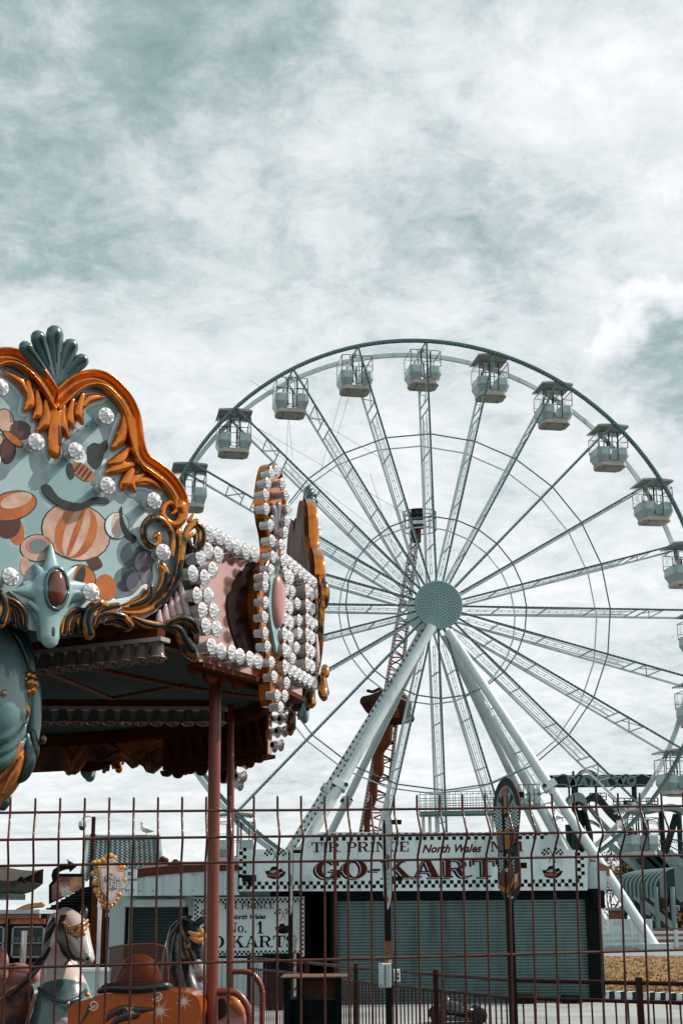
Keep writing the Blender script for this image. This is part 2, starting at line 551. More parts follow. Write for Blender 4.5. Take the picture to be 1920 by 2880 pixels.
# larger light and dark swathes of the cloud sheet
def dirdist(u, v):
    d_ = N('ShaderNodeVectorMath')
    d_.operation = 'DISTANCE'
    L(tc.outputs['Generated'], d_.inputs[0])
    d_.inputs[1].default_value = ray(u, v).normalized()
    return d_.outputs['Value']
wob = mth('MULTIPLY', mth('SUBTRACT', wnoise(tc.outputs['Generated'], 11., 9, .62), .5), .26)
for u_, v_, r_, am_ in ((1800, 270, .12, .36), (1130, 400, .085, .14), (1330, 150, .07, .12), (1240, 600, .07, -.13), (1480, 560, .06, -.10), (120, 330, .09, -.10), (160, 640, .09, -.12), (1480, 30, .05, -.14), (430, 10, .06, -.12), (120, 130, .05, .14), (560, 420, .09, .07)):
    cover = mth('ADD', cover, mth('MULTIPLY', mrange(mth('ADD', dirdist(u_, v_), wob), r_ * .15, r_ * 1.25, 1., 0.), am_))
# heaped cloud at the right of the wheel: pale crest, grey belly
n4 = wnoise(tc.outputs['Generated'], 30., 8, .6)
lump = mth('MULTIPLY', mth('SUBTRACT', n4, .5), .062)
dA = mth('ADD', dirdist(1905, 1010), lump)
crest = mth('MULTIPLY', mrange(dA, .026, .050), mrange(dA, .0525, .066, 1., 0.))
D0 = ray(1905, 1010).normalized()
above = mrange(z, D0.z - .012, D0.z + .02)
belly = mrange(mth('ADD', dirdist(1895, 1055), mth('MULTIPLY', lump, .7)), .012, .056, 1., 0.)
inner = mth('MULTIPLY', mrange(dA, .030, .058, 1., 0.), above)
cover = mth('ADD', cover, mth('MULTIPLY', belly, -.46))
cover = mth('ADD', cover, mth('MULTIPLY', mth('MULTIPLY', crest, above), .34))
ramp = N('ShaderNodeValToRGB')
L(cover, ramp.inputs['Fac'])
cr = ramp.color_ramp
cr.elements[0].position = 0.
cr.elements[0].color = (.22, .335, .335, 1)
cr.elements[1].position = 1.
cr.elements[1].color = (1.04, 1.05, 1.06, 1)
e = cr.elements.new(.3)
e.color = (.40, .52, .525, 1)
e = cr.elements.new(.62)
e.color = (.76, .82, .84, 1)
sc10 = N('ShaderNodeVectorMath')
sc10.operation = 'SCALE'
L(ramp.outputs['Color'], sc10.inputs[0])
sc10.inputs['Scale'].default_value = 10.
mx = N('ShaderNodeMix')
mx.data_type = 'RGBA'
mx.inputs['Factor'].default_value = .94
L(sky.outputs['Color'], mx.inputs['A'])
L(sc10.outputs['Vector'], mx.inputs['B'])
L(mx.outputs['Result'], bg.inputs['Color'])
SC.view_settings.view_transform = 'Standard'
SC.view_settings.look = 'None'
SC.view_settings.exposure = 0.
SC.view_settings.gamma = 1.
SC.cycles.max_bounces = 8
SC.cycles.transparent_max_bounces = 12
SC.cycles.caustics_reflective = False
SC.cycles.caustics_refractive = False
SC.cycles.use_adaptive_sampling = True
SC.cycles.use_denoising = True

# ------------------------------------------------------------------ ground
g = MB()
g.add([(-1500, -200, 0), (1500, -200, 0), (1500, 2600, 0), (-1500, 2600, 0)], [(0, 1, 2, 3)])
struct('ground', g, mat('dark_tarmac', (.07, .075, .078), .85, var=.2, vs=.8, bump=.2, bs=30))
g = MB()
g.add([(-9, 19.5, .004), (9, 13.0, .004), (14, 32, .004), (-14, 32, .004)], [(0, 1, 2, 3)])
struct('pavement', g, conc)
# ------------------------------------------------------------------ carousel
CR, CA = 2.0, R(-51)
CC = V((-2.149, 6.036, 0))
HA, HB = R(16.5), R(6.75)
car = thing('carousel', 'small fairground carousel with gilded scroll panel, clear round lamps and teal shell crest', 'carousel', CC)
def pol(a, r, z=0.): return V((r * cos(a), r * sin(a), z))
def chord(a, b, out=0.):
    """frame of a rounding board: x along, y up, z outwards (carousel space)"""
    p, q = pol(a, CR), pol(b, CR)
    t = (q - p).normalized()
    n = V((t.y, -t.x, 0))
    return frame((p + q) / 2 + n * out, t, (0, 0, 1), n), (q - p).length
def picker(X):
    Xw = M.Translation(CC) @ X
    n = Xw.to_3x3() @ V((0, 0, 1))
    I = Xw.inverted()
    def f(u, v, off=0.):
        p0 = Xw @ V((0, 0, off))
        q = I @ onpl(u, v, p0, n)
        return (q.x, q.y)
    return f
XA, LA = chord(CA - HA, CA + HA, .03)
XB, LB = chord(CA + HA, CA + HA + 2 * HB)
XC, LC = chord(CA + HA + 2 * HB, CA + HA + 4 * HB)
am = CA + HA + 2 * HB
tM = pol(am + PI / 2, 1)
XM = frame(pol(am, CR + .012), tM, (0, 0, 1), pol(am, 1))
pA, pB, pC, pM = picker(XA), picker(XB), picker(XC), picker(XM)
S1 = .38265
def z1(pts, off=.03): return [pA(x * S1, 900 + y * S1, off) for x, y in pts]
def z2(pts, off=.03): return [pA(x * S1, 1400 + y * S1, off) for x, y in pts]
ZP = .000468          # metres per tracing pixel on the big panel
AX = z1([(396, 520)])[0][0]   # mirror axis of the big panel
def mir(p): return [(2 * AX - q[0],) + tuple(q[1:]) for q in p]

def bulb_mesh(mb, X, s=1.):
    """clear fairground lamp cap pointing along local z"""
    mb.k = 1
    mb.lathe([(.0125 * s, -.004), (.0125 * s, .020 * s), (.008 * s, .030 * s), (.003 * s, .038 * s)], 10, X)
    mb.k = 0
    mb.lathe([(.0185 * s, .002), (.020 * s, .022 * s), (.0235 * s, .040 * s), (.0285 * s, .050 * s)], 14, X)
    mb.k = 2
    mb.lathe([(.0292 * s, .0495 * s), (.0312 * s, .0515 * s), (.0292 * s, .0535 * s)], 16, X)
    mb.k = 3
    vs, fs = [], []
    n = 16
    for k in range(n):
        a = 2 * PI * k / n
        vs.append((.0292 * s * cos(a), .0292 * s * sin(a), .0540 * s))
    for k in range(n):
        a = 2 * PI * k / n
        h = .0665 if k % 2 else .0560
        vs.append((.0175 * s * cos(a), .0175 * s * sin(a), h * s))
    for k in range(n):
        a = 2 * PI * (k + .5) / n
        h = .0610 if k % 2 else .0680
        vs.append((.0075 * s * cos(a), .0075 * s * sin(a), h * s))
    vs.append((0, 0, .0675 * s))
    for k in range(n):
        j = (k + 1) % n
        fs += [(k, j, n + j), (k, n + j, n + k), (n + k, n + j, 2 * n + k), (n + j, 2 * n + j, 2 * n + k), (2 * n + k, 2 * n + j, 3 * n)]
    mb.add(vs, fs, False, X)
BM = [glass, socket, copper, lens]
_bm = None
def bulb(parent, X, s=1.):
    """one lamp as a mesh of its own, sharing the same shape"""
    global _bm
    if _bm is None:
        b = MB()
        bulb_mesh(b, M.Identity(4))
        o = obj('bulb', b, BM, parent)
        _bm = o.data
    else:
        o = bpy.data.objects.new('bulb', _bm)
        C.objects.link(o)
        o.parent = parent
    o.matrix_basis = X @ M.Rotation(random.uniform(-.07, .07), 4, 'X') @ M.Rotation(random.uniform(-.07, .07), 4, 'Y') @ M.Rotation(random.uniform(0, 6), 4, 'Z') @ M.Scale(s, 4)
    return o
_dull = []
def dull_bulb():
    if not _dull:
        me = _bm.copy()
        me.materials[3] = lens_d
        me.materials[0] = shaded_plastic
        _dull.append(me)
    return _dull[0]
REST = MB()           # lamps of the panels further round, one mesh
rest_pts = {'A': [], 'B': [], 'C': [], 'M': []}

# ---- big gilded panel
half = z1([(396, 545), (470, 480), (540, 432), (620, 402), (700, 396), (790, 432), (860, 486), (920, 556), (975, 650), (997, 690), (1003, 760), (1025, 880), (1060, 960), (1110, 1040), (1190, 1112), (1260, 1192), (1310, 1272), (1342, 1370), (1345, 1470)])
half += z2([(1345, 220), (1330, 330), (1318, 480), (1288, 620), (1230, 740), (1160, 830), (1050, 900), (900, 915), (700, 920), (560, 950), (430, 990), (396, 1000)])
hh = half[1:-1]
out = [(AX, half[0][1])] + hh + [(AX, half[-1][1])] + mir(hh)[::-1]
b = MB(XA)
b.prism(out, 0, .024, kside=1, kback=1)
panA = obj('painted_panel', b, [panel_bg, brown_back], car)

def blobs(mb, pts, n=10, z=0.):
    pass
# plain balloons, clouds and insects painted where the panel carries pictures
d = MB(XA)
def paint(k, pts, lift, sub=5, closed=True):
    d.k = k
    P = crom(list(pts) + [pts[0]], sub)[:-1]
    d.prism(P, .0235, .0235 + lift)
def disc(k, cx, cy, rx, ry, lift, a=0., org=2):
    f = z2 if org == 2 else z1
    p = [(cx + rx * cos(t) * cos(a) - ry * sin(t) * sin(a), cy + rx * cos(t) * sin(a) + ry * sin(t) * cos(a)) for t in [2 * PI * i / 22 for i in range(22)]]
    d.k = k
    d.prism(f(p, .025), .0235, .0235 + lift)
PM = [peach, orange_p, brown_p, black_p, white_ln, mauve_p, slate_p, gem_pk]
# slate clouds low at the right
for cx, cy, rr in ((980, 420, 95), (1010, 560, 120), (930, 600, 90), (1060, 470, 90), (910, 690, 80)):
    disc(6, cx, cy, rr, rr * 1.02, .0010)
for cx, cy, rr in ((1055, 470, 62), (985, 620, 55), (1065, 560, 48)):
    disc(5, cx, cy, rr, rr * 1.3, .0018, .2)
# peach balloon with gores and its basket
disc(3, 560, 250, 262, 212, .0012, .35)
disc(0, 560, 250, 252, 202, .0020, .35)
for q, k in ((150, 1), (60, 0), (-40, 1)):
    pass
disc(1, 560, 250, 150, 200, .0026, .35)
disc(0, 560, 250, 84, 198, .0032, .35)
disc(1, 560, 250, 22, 196, .0038, .35)
paint(2, z2([(640, 455), (720, 430), (760, 500), (690, 530)]), .0024)
# striped ball
disc(3, 590, 600, 118, 112, .0014)
disc(1, 590, 600, 110, 104, .0022)
disc(3, 585, 600, 34, 102, .0030, .3)
disc(1, 780, 660, 78, 100, .0016, -.2)
# dark ribbons and a pale round balloon
disc(3, 860, 205, 92, 100, .0034, 0)
disc(4, 860, 205, 86, 94, .0040, 0)
disc(0, 860, 205, 40, 92, .0046, 0)
paint(3, z1([(310, 1225), (335, 1205), (370, 1215), (410, 1270), (450, 1310), (520, 1335), (600, 1345), (700, 1300), (790, 1310), (800, 1350), (700, 1350), (590, 1400), (500, 1395), (430, 1360), (370, 1320), (325, 1270)]), .0052)
paint(3, z2([(880, 120), (900, 60), (910, 160), (950, 240), (1000, 285), (1000, 325), (930, 290), (890, 215)]), .0050)
# dark leaf sprig at the right of the insects
paint(3, z1([(650, 930), (690, 900), (740, 905), (790, 880), (800, 940), (770, 990), (750, 1060), (710, 1095), (660, 1050), (645, 990)]), .0020)
# insect with yellow stripes
disc(1, 610, 1115, 96, 52, .0026, .62, 1)
for q in (-50, -18, 16, 50):
    disc(3, 610 + q * .8, 1115 + q * .6, 9, 46, .0034, .62, 1)
disc(3, 520, 1110, 26, 62, .0030, -.15, 1)
disc(4, 590, 1010, 54, 46, .0012, .4, 1)
# butterfly
for cx, cy, rx, ry, a, k in ((40, 740, 58, 84, -.2, 0), (150, 810, 78, 62, .3, 2), (60, 960, 52, 92, .15, 2), (-40, 880, 62, 50, 0, 0)):
    disc(3, cx, cy, rx + 9, ry + 9, .0014, a, 1)
    disc(k, cx, cy, rx, ry, .0022, a, 1)
disc(3, 95, 875, 92, 32, .0030, .68, 1)
disc(1, 95, 875, 84, 25, .0038, .68, 1)
# orange and peach balloons at the left edge
disc(3, 90, 60, 190, 110, .0012, -.25)
disc(1, 90, 60, 180, 100, .0020, -.25)
disc(0, 120, 20, 120, 52, .0028, -.3)
disc(2, 60, 190, 96, 110, .0016)
disc(1, 120, 240, 60, 110, .0013, -.2)
disc(3, 280, 370, 134, 104, .0012)
disc(0, 280, 370, 126, 96, .0020)
disc(7, 280, 350, 86, 62, .0028)
disc(6, 285, 355, 66, 50, .0034)
disc(0, 185, 500, 34, 70, .0020)
dec = obj('painted_decoration', d, PM, panA)

# moulding: cove between two lips, mirrored about the crest
mp = z1([(366, 636), (396, 604), (450, 548), (520, 488), (600, 448), (690, 438), (775, 470), (842, 530), (902, 602), (945, 690), (962, 760), (978, 880), (1003, 985), (1042, 1050), (1122, 1108), (1200, 1170), (1262, 1245), (1298, 1320), (1308, 1400)])
prof = [(.038, 0), (.038, .036), (.034, .046), (.028, .048), (.023, .043), (.020, .034), (.010, .022), (0, .018), (-.010, .022), (-.020, .030), (-.024, .041), (-.030, .044), (-.035, .040), (-.038, .020), (-.038, 0)]
prof = [(-a * .80, h + .02) for a, h in prof]
m = MB(XA)
for path in (mp, mir(mp)):
    pr = prof if path is mp else [(-a, h) for a, h in prof[::-1]]
    w_ = MB()
    w_.sweep(path, pr, None, sub=5)
    w_.v = [(max(AX, v_[0]), v_[1], v_[2]) if path is mp else (min(AX, v_[0]), v_[1], v_[2]) for v_ in w_.v]
    m.add(w_.v, w_.f, True)
obj('moulding', m, gold, panA)
# acanthus fingers under the moulding
fingers = [
    ([(452, 640), (440, 720), (452, 800), (484, 862)], [20, 32, 38, 22]),
    ([(520, 600), (500, 690), (508, 760), (524, 796)], [18, 28, 30, 17]),
    ([(592, 560), (568, 650), (568, 710), (590, 762)], [20, 30, 33, 17]),
    ([(760, 570), (700, 575), (640, 590), (596, 640)], [10, 22, 28, 20]),
    ([(905, 700), (895, 790), (870, 880), (825, 940)], [14, 36, 42, 24]),
    ([(930, 960), (890, 1010), (840, 1050), (790, 1062)], [22, 34, 38, 20]),
    ([(965, 1065), (890, 1085), (820, 1110), (768, 1128)], [24, 34, 32, 16]),
    ([(960, 1110), (930, 1160), (900, 1210), (890, 1245)], [26, 36, 36, 20]),
    ([(1040, 1140), (985, 1170), (955, 1210), (975, 1258)], [16, 28, 28, 18]),
    ([(1180, 1255), (1120, 1212), (1050, 1186), (985, 1200)], [8, 26, 32, 18]),
]
obj('moulding_done', MB(XA), gold, panA) if False else None
hal = MB(XA)
def stroke(mb, P, rad, h=.040, sq=.62, sub=5):
    mb.vt([(x, y, h) for x, y in P], [r * ZP for r in rad], 14, sub, sq, (0, 0, 1))
for P, rad in fingers:
    Q = z1(P)
    for q in (Q, mir(Q)):
        m = MB(XA)
        stroke(m, q, [r * 1.18 for r in rad], .042, .8)
        obj('acanthus_leaf', m, gold, panA)
        stroke(hal, q, [r * 1.15 + 24 for r in rad], .0245, .045)
Q = z1([(396, 690), (388, 790), (386, 890), (388, 985)])
m = MB(XA)
stroke(m, Q, [50, 54, 58, 48], .046, .6)
m.k = 1
stroke(m, z1([(404, 790), (408, 870), (410, 925)]), [8, 17, 16], .060, .4)
obj('centre_leaf', m, [gold, brown_p], panA)
stroke(hal, Q, [82, 86, 86, 76], .0245, .03)
# volute at the end of the moulding
vol = [(1306, 1380), (1316, 1450), (1280, 1506), (1222, 1502), (1178, 1446), (1182, 1384), (1222, 1352), (1262, 1372), (1270, 1412), (1244, 1432)]
Q = z1(vol)
for q in (Q, mir(Q)):
    m = MB(XA)
    stroke(m, q, [54, 44, 36, 30, 26, 24, 24, 22, 20, 16], .05, .8)
    obj('volute', m, gold, panA)
obj('white_border', hal, white_ln, panA)
# dark gilded scrollwork below
hal2, hal3 = MB(XA), MB(XA)
scr = [
    ([(1104, 300), (1132, 276), (1140, 330), (1092, 366), (1040, 318), (1030, 232), (1078, 168), (1150, 170), (1212, 232), (1242, 330), (1236, 440)], [15, 20, 24, 26, 28, 30, 30, 30, 28, 24, 16], .055, .9),
    ([(1290, 255), (1312, 360), (1300, 480), (1268, 610), (1206, 726), (1112, 808), (1000, 852), (870, 846)], [30, 32, 32, 32, 30, 28, 24, 10], .048, .8),
    ([(1182, 505), (1206, 570), (1186, 650), (1130, 730), (1050, 786), (950, 822), (872, 832)], [34, 44, 42, 36, 30, 22, 8], .04, .7),
    ([(1086, 668), (1078, 728), (1020, 776), (930, 806), (880, 812)], [28, 36, 34, 24, 8], .05, .7),
    ([(1045, 690), (1010, 748), (940, 784), (880, 796)], [20, 26, 22, 8], .045, .7),
    ([(1306, 470), (1322, 350), (1352, 244), (1408, 204), (1448, 250), (1452, 330), (1418, 384), (1372, 366), (1356, 308), (1392, 276)], [20, 26, 28, 32, 36, 38, 34, 26, 20, 15], .055, .9),
    ([(1196, 950), (1280, 972), (1330, 1060), (1374, 1130), (1400, 1168)], [30, 44, 52, 58, 46], .05, .8),
    ([(1206, 930), (1290, 898), (1370, 926), (1408, 985)], [22, 34, 42, 30], .06, .8),
    ([(950, 890), (1030, 930), (1110, 950), (1166, 946)], [20, 34, 38, 30], .05, .8),
    ([(676, 950), (706, 884), (790, 862), (880, 884), (940, 944)], [16, 26, 30, 30, 26], .052, .8),
    ([(760, 926), (820, 916), (880, 936), (920, 956)], [14, 26, 28, 16], .04, .7),
    ([(626, 1006), (610, 920), (640, 830), (700, 790), (744, 796)], [46, 42, 40, 36, 24], .055, .8),
    ([(700, 900), (720, 850), (780, 816), (846, 800)], [16, 26, 30, 24], .05, .8),
    ([(446, 1000), (466, 900), (530, 842), (616, 828)], [26, 30, 26, 12], .05, .8),
    ([(500, 990), (512, 920), (556, 870), (610, 850)], [22, 26, 22, 10], .045, .8),
    ([(570, 980), (566, 920), (590, 870), (620, 840)], [20, 22, 18, 8], .045, .8),
]
for P, rad, h, sq in scr:
    Q = z2(P)
    for q in (Q, mir(Q)):
        dk = MB(XA)
        stroke(dk, q, rad, h, sq)
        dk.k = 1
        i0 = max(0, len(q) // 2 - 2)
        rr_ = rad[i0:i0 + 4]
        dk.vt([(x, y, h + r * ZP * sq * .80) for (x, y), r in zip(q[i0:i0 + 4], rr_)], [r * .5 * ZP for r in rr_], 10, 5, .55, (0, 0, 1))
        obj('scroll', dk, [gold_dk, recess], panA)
for P, rad in (([(1110, 250), (1030, 240), (1075, 175), (1160, 180), (1230, 260)], 62), ([(1180, 520), (1180, 640), (1080, 760), (930, 800)], 62), ([(1080, 690), (1000, 770), (880, 800)], 60), ([(840, 800), (740, 790), (650, 830)], 60)):
    Q = z2(P)
    for q, h_ in ((Q, hal2), (mir(Q), hal3)):
        stroke(h_, q, [rad] * len(q), .0243, .03)
obj('white_border', hal2, white_ln, panA)
obj('white_border', hal3, white_ln, panA)
for side_ in (lambda a_: a_, mir):
    m = MB(XA)
    for P in ([(1366, 180), (1392, 130)], [(1378, 190), (1424, 168)], [(1384, 206), (1424, 214)]):
        q = side_(z2(P))
        m.vt([(*q[0], .05), (*q[1], .055)], [.009, .004], 8, 1, .7, (0, 0, 1))
    obj('leaf_tuft', m, gold_dk, panA)
m, m2 = MB(XA), MB(XA)
for P in ([(1322, 610), (1340, 700), (1366, 800), (1385, 868)], [(1300, 700), (1305, 760), (1322, 840), (1336, 890)], [(1262, 740), (1262, 790), (1272, 850), (1284, 900)], [(1220, 790), (1220, 830), (1226, 880), (1234, 920)], [(1176, 836), (1172, 870), (1176, 910), (1184, 940)]):
    Q = z2(P)
    for q, m_ in ((Q, m), (mir(Q), m2)):
        stroke(m_, q, [14, 26, 30, 24], .028, .6)
obj('pink_shell', m, pink_sh, panA)
obj('pink_shell', m2, pink_sh, panA)
# teal star cartouche with its gem
m = MB(XA)
c0 = (368, 690)
star = [(365, 345), (392, 450), (470, 545), (560, 505), (500, 600), (640, 640), (600, 700), (660, 740), (560, 790), (470, 860), (440, 960), (425, 1030), (385, 1075), (335, 1075), (290, 1040), (270, 940), (230, 840), (150, 770), (60, 690), (160, 660), (170, 620), (270, 600), (245, 490), (320, 530)]
m.prism(z2(star), .02, .040)
for tip, r0 in (((365, 352), 40), ((258, 500), 40), ((545, 516), 40), ((630, 645), 40), ((648, 738), 44), ((90, 690), 44), ((170, 640), 40)):
    q = z2([c0, ((c0[0] + tip[0]) / 2, (c0[1] + tip[1]) / 2), tip])
    m.vt([(*q[0], .045), (*q[1], .045), (*q[2], .04)], [.05, .03, .004], 10, 4, .55, (0, 0, 1))
q = z2([(366, 700), (352, 850), (345, 950), (345, 1035)])
m.vt([(*q[0], .045), (*q[1], .045), (*q[2], .05), (*q[3], .05)], [.075, .052, .036, .034], 14, 5, .55, (0, 0, 1))
for s in ((440, 850, 520, 800), (290, 860, 200, 780)):
    q = z2([(350, 960), (s[0], s[1]), (s[2], s[3])])
    m.vt([(*a, .05) for a in q], [.012, .014, .008], 8, 5, .8, (0, 0, 1))
car_t = obj('cartouche', m, teal_lt, panA)
gx, gy = z2([(367, 685)])[0]
g = MB(XA)
g.ell((gx, gy, .075), (.033, .060, .024), 20, 12)
obj('gem', g, gem_m, car_t)
g = MB(XA)
g.vt([(gx + .040 * cos(t), gy + .068 * sin(t), .076) for t in [2 * PI * i / 24 for i in range(25)]], .0065, 8, 1, 1., None, False)
obj('gem_ring', g, teal, car_t)
g = MB(XA)
q = z2([(352, 940), (352, 985), (352, 1020)])
g.vt([(*a, .067) for a in q], [.003, .008, .007], 8, 4, .4, (0, 0, 1))
obj('cartouche_recess', g, teal_dk, car_t)
# shell crest
m, rec = MB(XA), MB(XA)
for tip, r in (((158, 228), 44), ((252, 158), 50), ((372, 128), 56), ((488, 218), 50), ((566, 322), 46)):
    q = z1([(396, 486), ((396 + tip[0]) / 2 + (tip[0] - 380) * .06, (486 + tip[1]) / 2 - 14), tip])
    m.vt([(*q[0], .045), (*q[1], .05), (*q[2], .06)], [.010, r * ZP * 1.0, r * ZP * 1.22], 16, 6, .7, (0, 0, 1))
    q = z1([(396 + (tip[0] - 396) * .42, 486 + (tip[1] - 486) * .42), (396 + (tip[0] - 396) * .75, 486 + (tip[1] - 486) * .75 - 6), (396 + (tip[0] - 396) * .97, 486 + (tip[1] - 486) * .97)])
    rec.vt([(*q[0], .064), (*q[1], .074), (*q[2], .084)], [.003, .008, .011], 10, 5, .45, (0, 0, 1))
cs = obj('shell_crest', m, teal, panA)
obj('crest_recess', rec, teal_dk, cs)
# lamps of the big panel
for o, x, y in ((1, 20, 490), (1, 280, 895), (1, 572, 962), (1, 800, 700), (1, 800, 1210), (1, 1145, 1326), (2, 1215, 395), (2, 85, 580), (2, 690, 694), (1, -40, 1010)):
    p = (z1 if o == 1 else z2)([(x, y)], .09)[0]
    X = XA @ M.Translation((p[0], p[1], .026))
    bulb(panA, X, 1.0)
    rest_pts['A'].append(X)

# ---- mirror panels with lamp frames
def mirror_panel(X, Ln):
    b = MB(X)
    b.span((-Ln / 2, 2.52, -.022), (Ln / 2, 2.99, 0))
    mb = obj('mirror_panel', b, [mirror], car)
    b = MB(X)
    b.span((-Ln / 2, 2.52, -.034), (Ln / 2, 2.99, -.0225))
    b.span((-Ln / 2, 2.50, -.03), (Ln / 2, 2.518, .02))
    for i in range(5):
        xx = -Ln / 2 + Ln * (i + .5) / 5
        b.prism([(xx + .046 * cos(t), 2.515 + (.05 if i % 2 else .035) * sin(t)) for t in [PI + PI * j / 8 for j in range(9)]], -.052, -.0345)
        b.vt([(xx - .03, 2.56, -.05), (xx, 2.66, -.055), (xx + .03, 2.76, -.05)], [.008, .014, .008], 8, 4)
    obj('panel_back', b, brown_back, mb)
    return mb
panB = mirror_panel(XB, LB)
z3l = [(450, 785), (540, 822), (615, 862), (688, 902), (766, 938), (845, 967), (436, 932), (525, 976), (366, 1002), (470, 1102), (300, 1132), (402, 1172), (330, 1322), (441, 1332), (376, 1462), (485, 1476)]
z4l = [(415, 200), (514, 222), (466, 376), (552, 402), (638, 424), (716, 452), (798, 482), (876, 504)]
Z3 = .31888
for x, y in z3l + [(a, b + 1411) for a, b in z4l]:
    p = pB(450 + x * Z3, 1250 + y * Z3, .058)
    X = XB @ M.Translation((p[0], p[1], 0))
    bulb(panB, X, 1.02)
    rest_pts['B'].append(X)
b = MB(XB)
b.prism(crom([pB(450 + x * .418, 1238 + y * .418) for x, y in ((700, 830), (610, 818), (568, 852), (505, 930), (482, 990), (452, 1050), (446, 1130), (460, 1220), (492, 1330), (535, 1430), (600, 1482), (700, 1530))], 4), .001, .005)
obj('painted_reflection', b, mk('dark_reflection_paint', (.010, .0035, .003), .45, spec=.15), panB)  # added plate: the shield's dark reflection painted onto the mirror
panC = mirror_panel(XC, LC)
for i in range(7):
    for zz_ in (2.575, 2.995):
        rest_pts['C'].append(XC @ M.Translation((-LC / 2 + .045 + i * .068, zz_, 0)))
for i in range(6):
    for xx in (-LC / 2 + .045, -LC / 2 + .11, LC / 2 - .045, LC / 2 - .11):
        rest_pts['C'].append(XC @ M.Translation((xx + random.uniform(-.006, .006), 2.64 + i * .06, 0)))
# ---- shield between the mirrors
zt = lambda v: pM(790, v, .02)[1]
rows = [(1318, .030), (1334, .060), (1375, .088), (1430, .105), (1480, .092), (1525, .056), (1565, .046), (1600, .075), (1650, .135), (1705, .158), (1760, .152), (1810, .118), (1850, .082), (1890, .062), (1935, .048), (1970, .036), (1992, .018)]
prR = crom([(w, zt(v)) for v, w in rows], 4)
out = prR + [(-x, y) for x, y in prR[::-1]]
b = MB(XM)
b.prism(out, -.03, .012, kback=1)
shd = obj('shield_board', b, [gold, mk('dark_shield_back', (.014, .004, .003), .5, spec=.1)], car)
b = MB(XM)
for sg in (1, -1):
    b.vt([(sg * (x - .006), y, .014) for x, y in prR[::3]], .010, 8, 2, .9, (0, 0, 1))
obj('shield_rim', b, gold_dk, shd)
b = MB(XM)
yc = zt(1690)
st = [(0, .20), (.03, .12), (.075, .09), (.06, .03), (.085, -.03), (.055, -.10), (.02, -.17), (0, -.21)]
b.prism([(x, yc + y) for x, y in st] + [(-x, yc + y) for x, y in st[::-1][1:-1]], .01, .024)
obj('shield_star', b, teal_lt, shd)
b = MB(XM)
b.ell((0, yc - .01, .030), (.048, .105, .022), 18, 11)
obj('shield_gem', b, gem_pk, shd)
b = MB(XM)
yb = zt(1520)
for i, a in enumerate((-50, -25, 0, 25, 50)):
    ln = (.085, .11, .125, .11, .085)[i]
    b.vt([(0, yb, .018), (ln * .6 * sin(R(a)), yb + ln * .6 * cos(R(a)), .024), (ln * sin(R(a)), yb + ln * cos(R(a)), .028)], [.008, .016, .020], 10, 4, .6, (0, 0, 1))
obj('shield_shell', b, mauve_p, shd)
for x, y in [(1020, 265), (1070, 236), (985, 342), (1110, 336), (950, 432), (1140, 442), (970, 566), (1165, 566), (1008, 706), (1150, 670), (1024, 846), (1132, 766), (1104, 886), (1030, 982), (1120, 1030), (1008, 1096), (960, 1166), (908, 1218), (1152, 1172), (1196, 1290), (915, 1362), (1246, 1402), (920, 1506), (1256, 1541), (946, 1652), (1256, 1656), (980, 1780), (1236, 1786), (1016, 1916), (1200, 1882), (1044, 2052), (1152, 2100), (1066, 2206), (1136, 2216), (1094, 2312)]:
    p = pM(450 + x * Z3, 1250 + y * Z3, .066)
    xx = max(-.17, min(.17, p[0]))
    X = XM @ M.Translation((xx, p[1], .008))
    bulb(shd, X, .80)
    rest_pts['M'].append(X)
# ---- the same boards further round
for X in rest_pts['C']:
    bulb_mesh(REST, X)
for k in range(1, 6):
    rot = M.Rotation(k * PI / 3, 4, 'Z')
    for src in (panA, panB, panC, shd):
        r_ = src.copy()
        C.objects.link(r_)
        r_.parent = car
        r_.matrix_basis = (M.Translation((0, 0, -.10)) if k in (2, 3) or (k == 1 and src is not panA) else M.Identity(4)) @ rot
        for ch in list(src.children):
            if ch.name.startswith('bulb'): continue
            c_ = dup(ch, r_)
    for key in 'ABCM':
        for X in rest_pts[key]:
            bulb_mesh(REST, (M.Translation((0, 0, -.10)) if k in (2, 3) or (k == 1 and key != 'A') else M.Identity(4)) @ rot @ X, .97)
rs = obj('bulb', REST, BM, car)
rs['kind'] = 'stuff'

# ---- canopy, rails, poles, platform
b = MB()
b.lathe([(1.86, 2.98), (1.2, 3.06), (.1, 3.2), (.02, 3.21)], 36)
obj('canopy_roof', b, teal, car)
b = MB()
b.lathe([(.05, 2.80), (1.0, 2.72), (1.90, 2.64)], 36)
obj('canopy_ceiling', b, cloth_c, car)
b = MB()
for k in range(36):
    a, a2 = 2 * PI * k / 36, 2 * PI * (k + 1) / 36
    b.beam(pol(a, 1.88, 2.60), pol(a2, 1.88, 2.60), .05, .05)
obj('ring_beam', b, brown_back, car)
def rail(p, q, n, name='lamp_rail'):
    b = MB()
    b.beam(p, q, .055, .014)
    b.k = 1
    b.beam(V(p) + V((0, 0, .022)), V(p).lerp(V(q), .97) + V((0, 0, .022)), .045, .03)
    o = obj('lamp_rail', b, [strip_m, brown_back], car, world=True)
    dn = M.Rotation(PI, 4, 'X')
    for i in range(n):
        t = (i + .5) / n
        w = V(p).lerp(V(q), t) - CC
        bb = bulb(o, M.Translation(w + V((0, 0, -.006))) @ dn, 1.05)
        bb.data = dull_bulb()
rail(at(72, 1842, 4.95), at(466, 1799, 4.68), 10)
rail(at(110, 1992, 6.2), at(640, 1994, 6.2), 12)
b = MB()
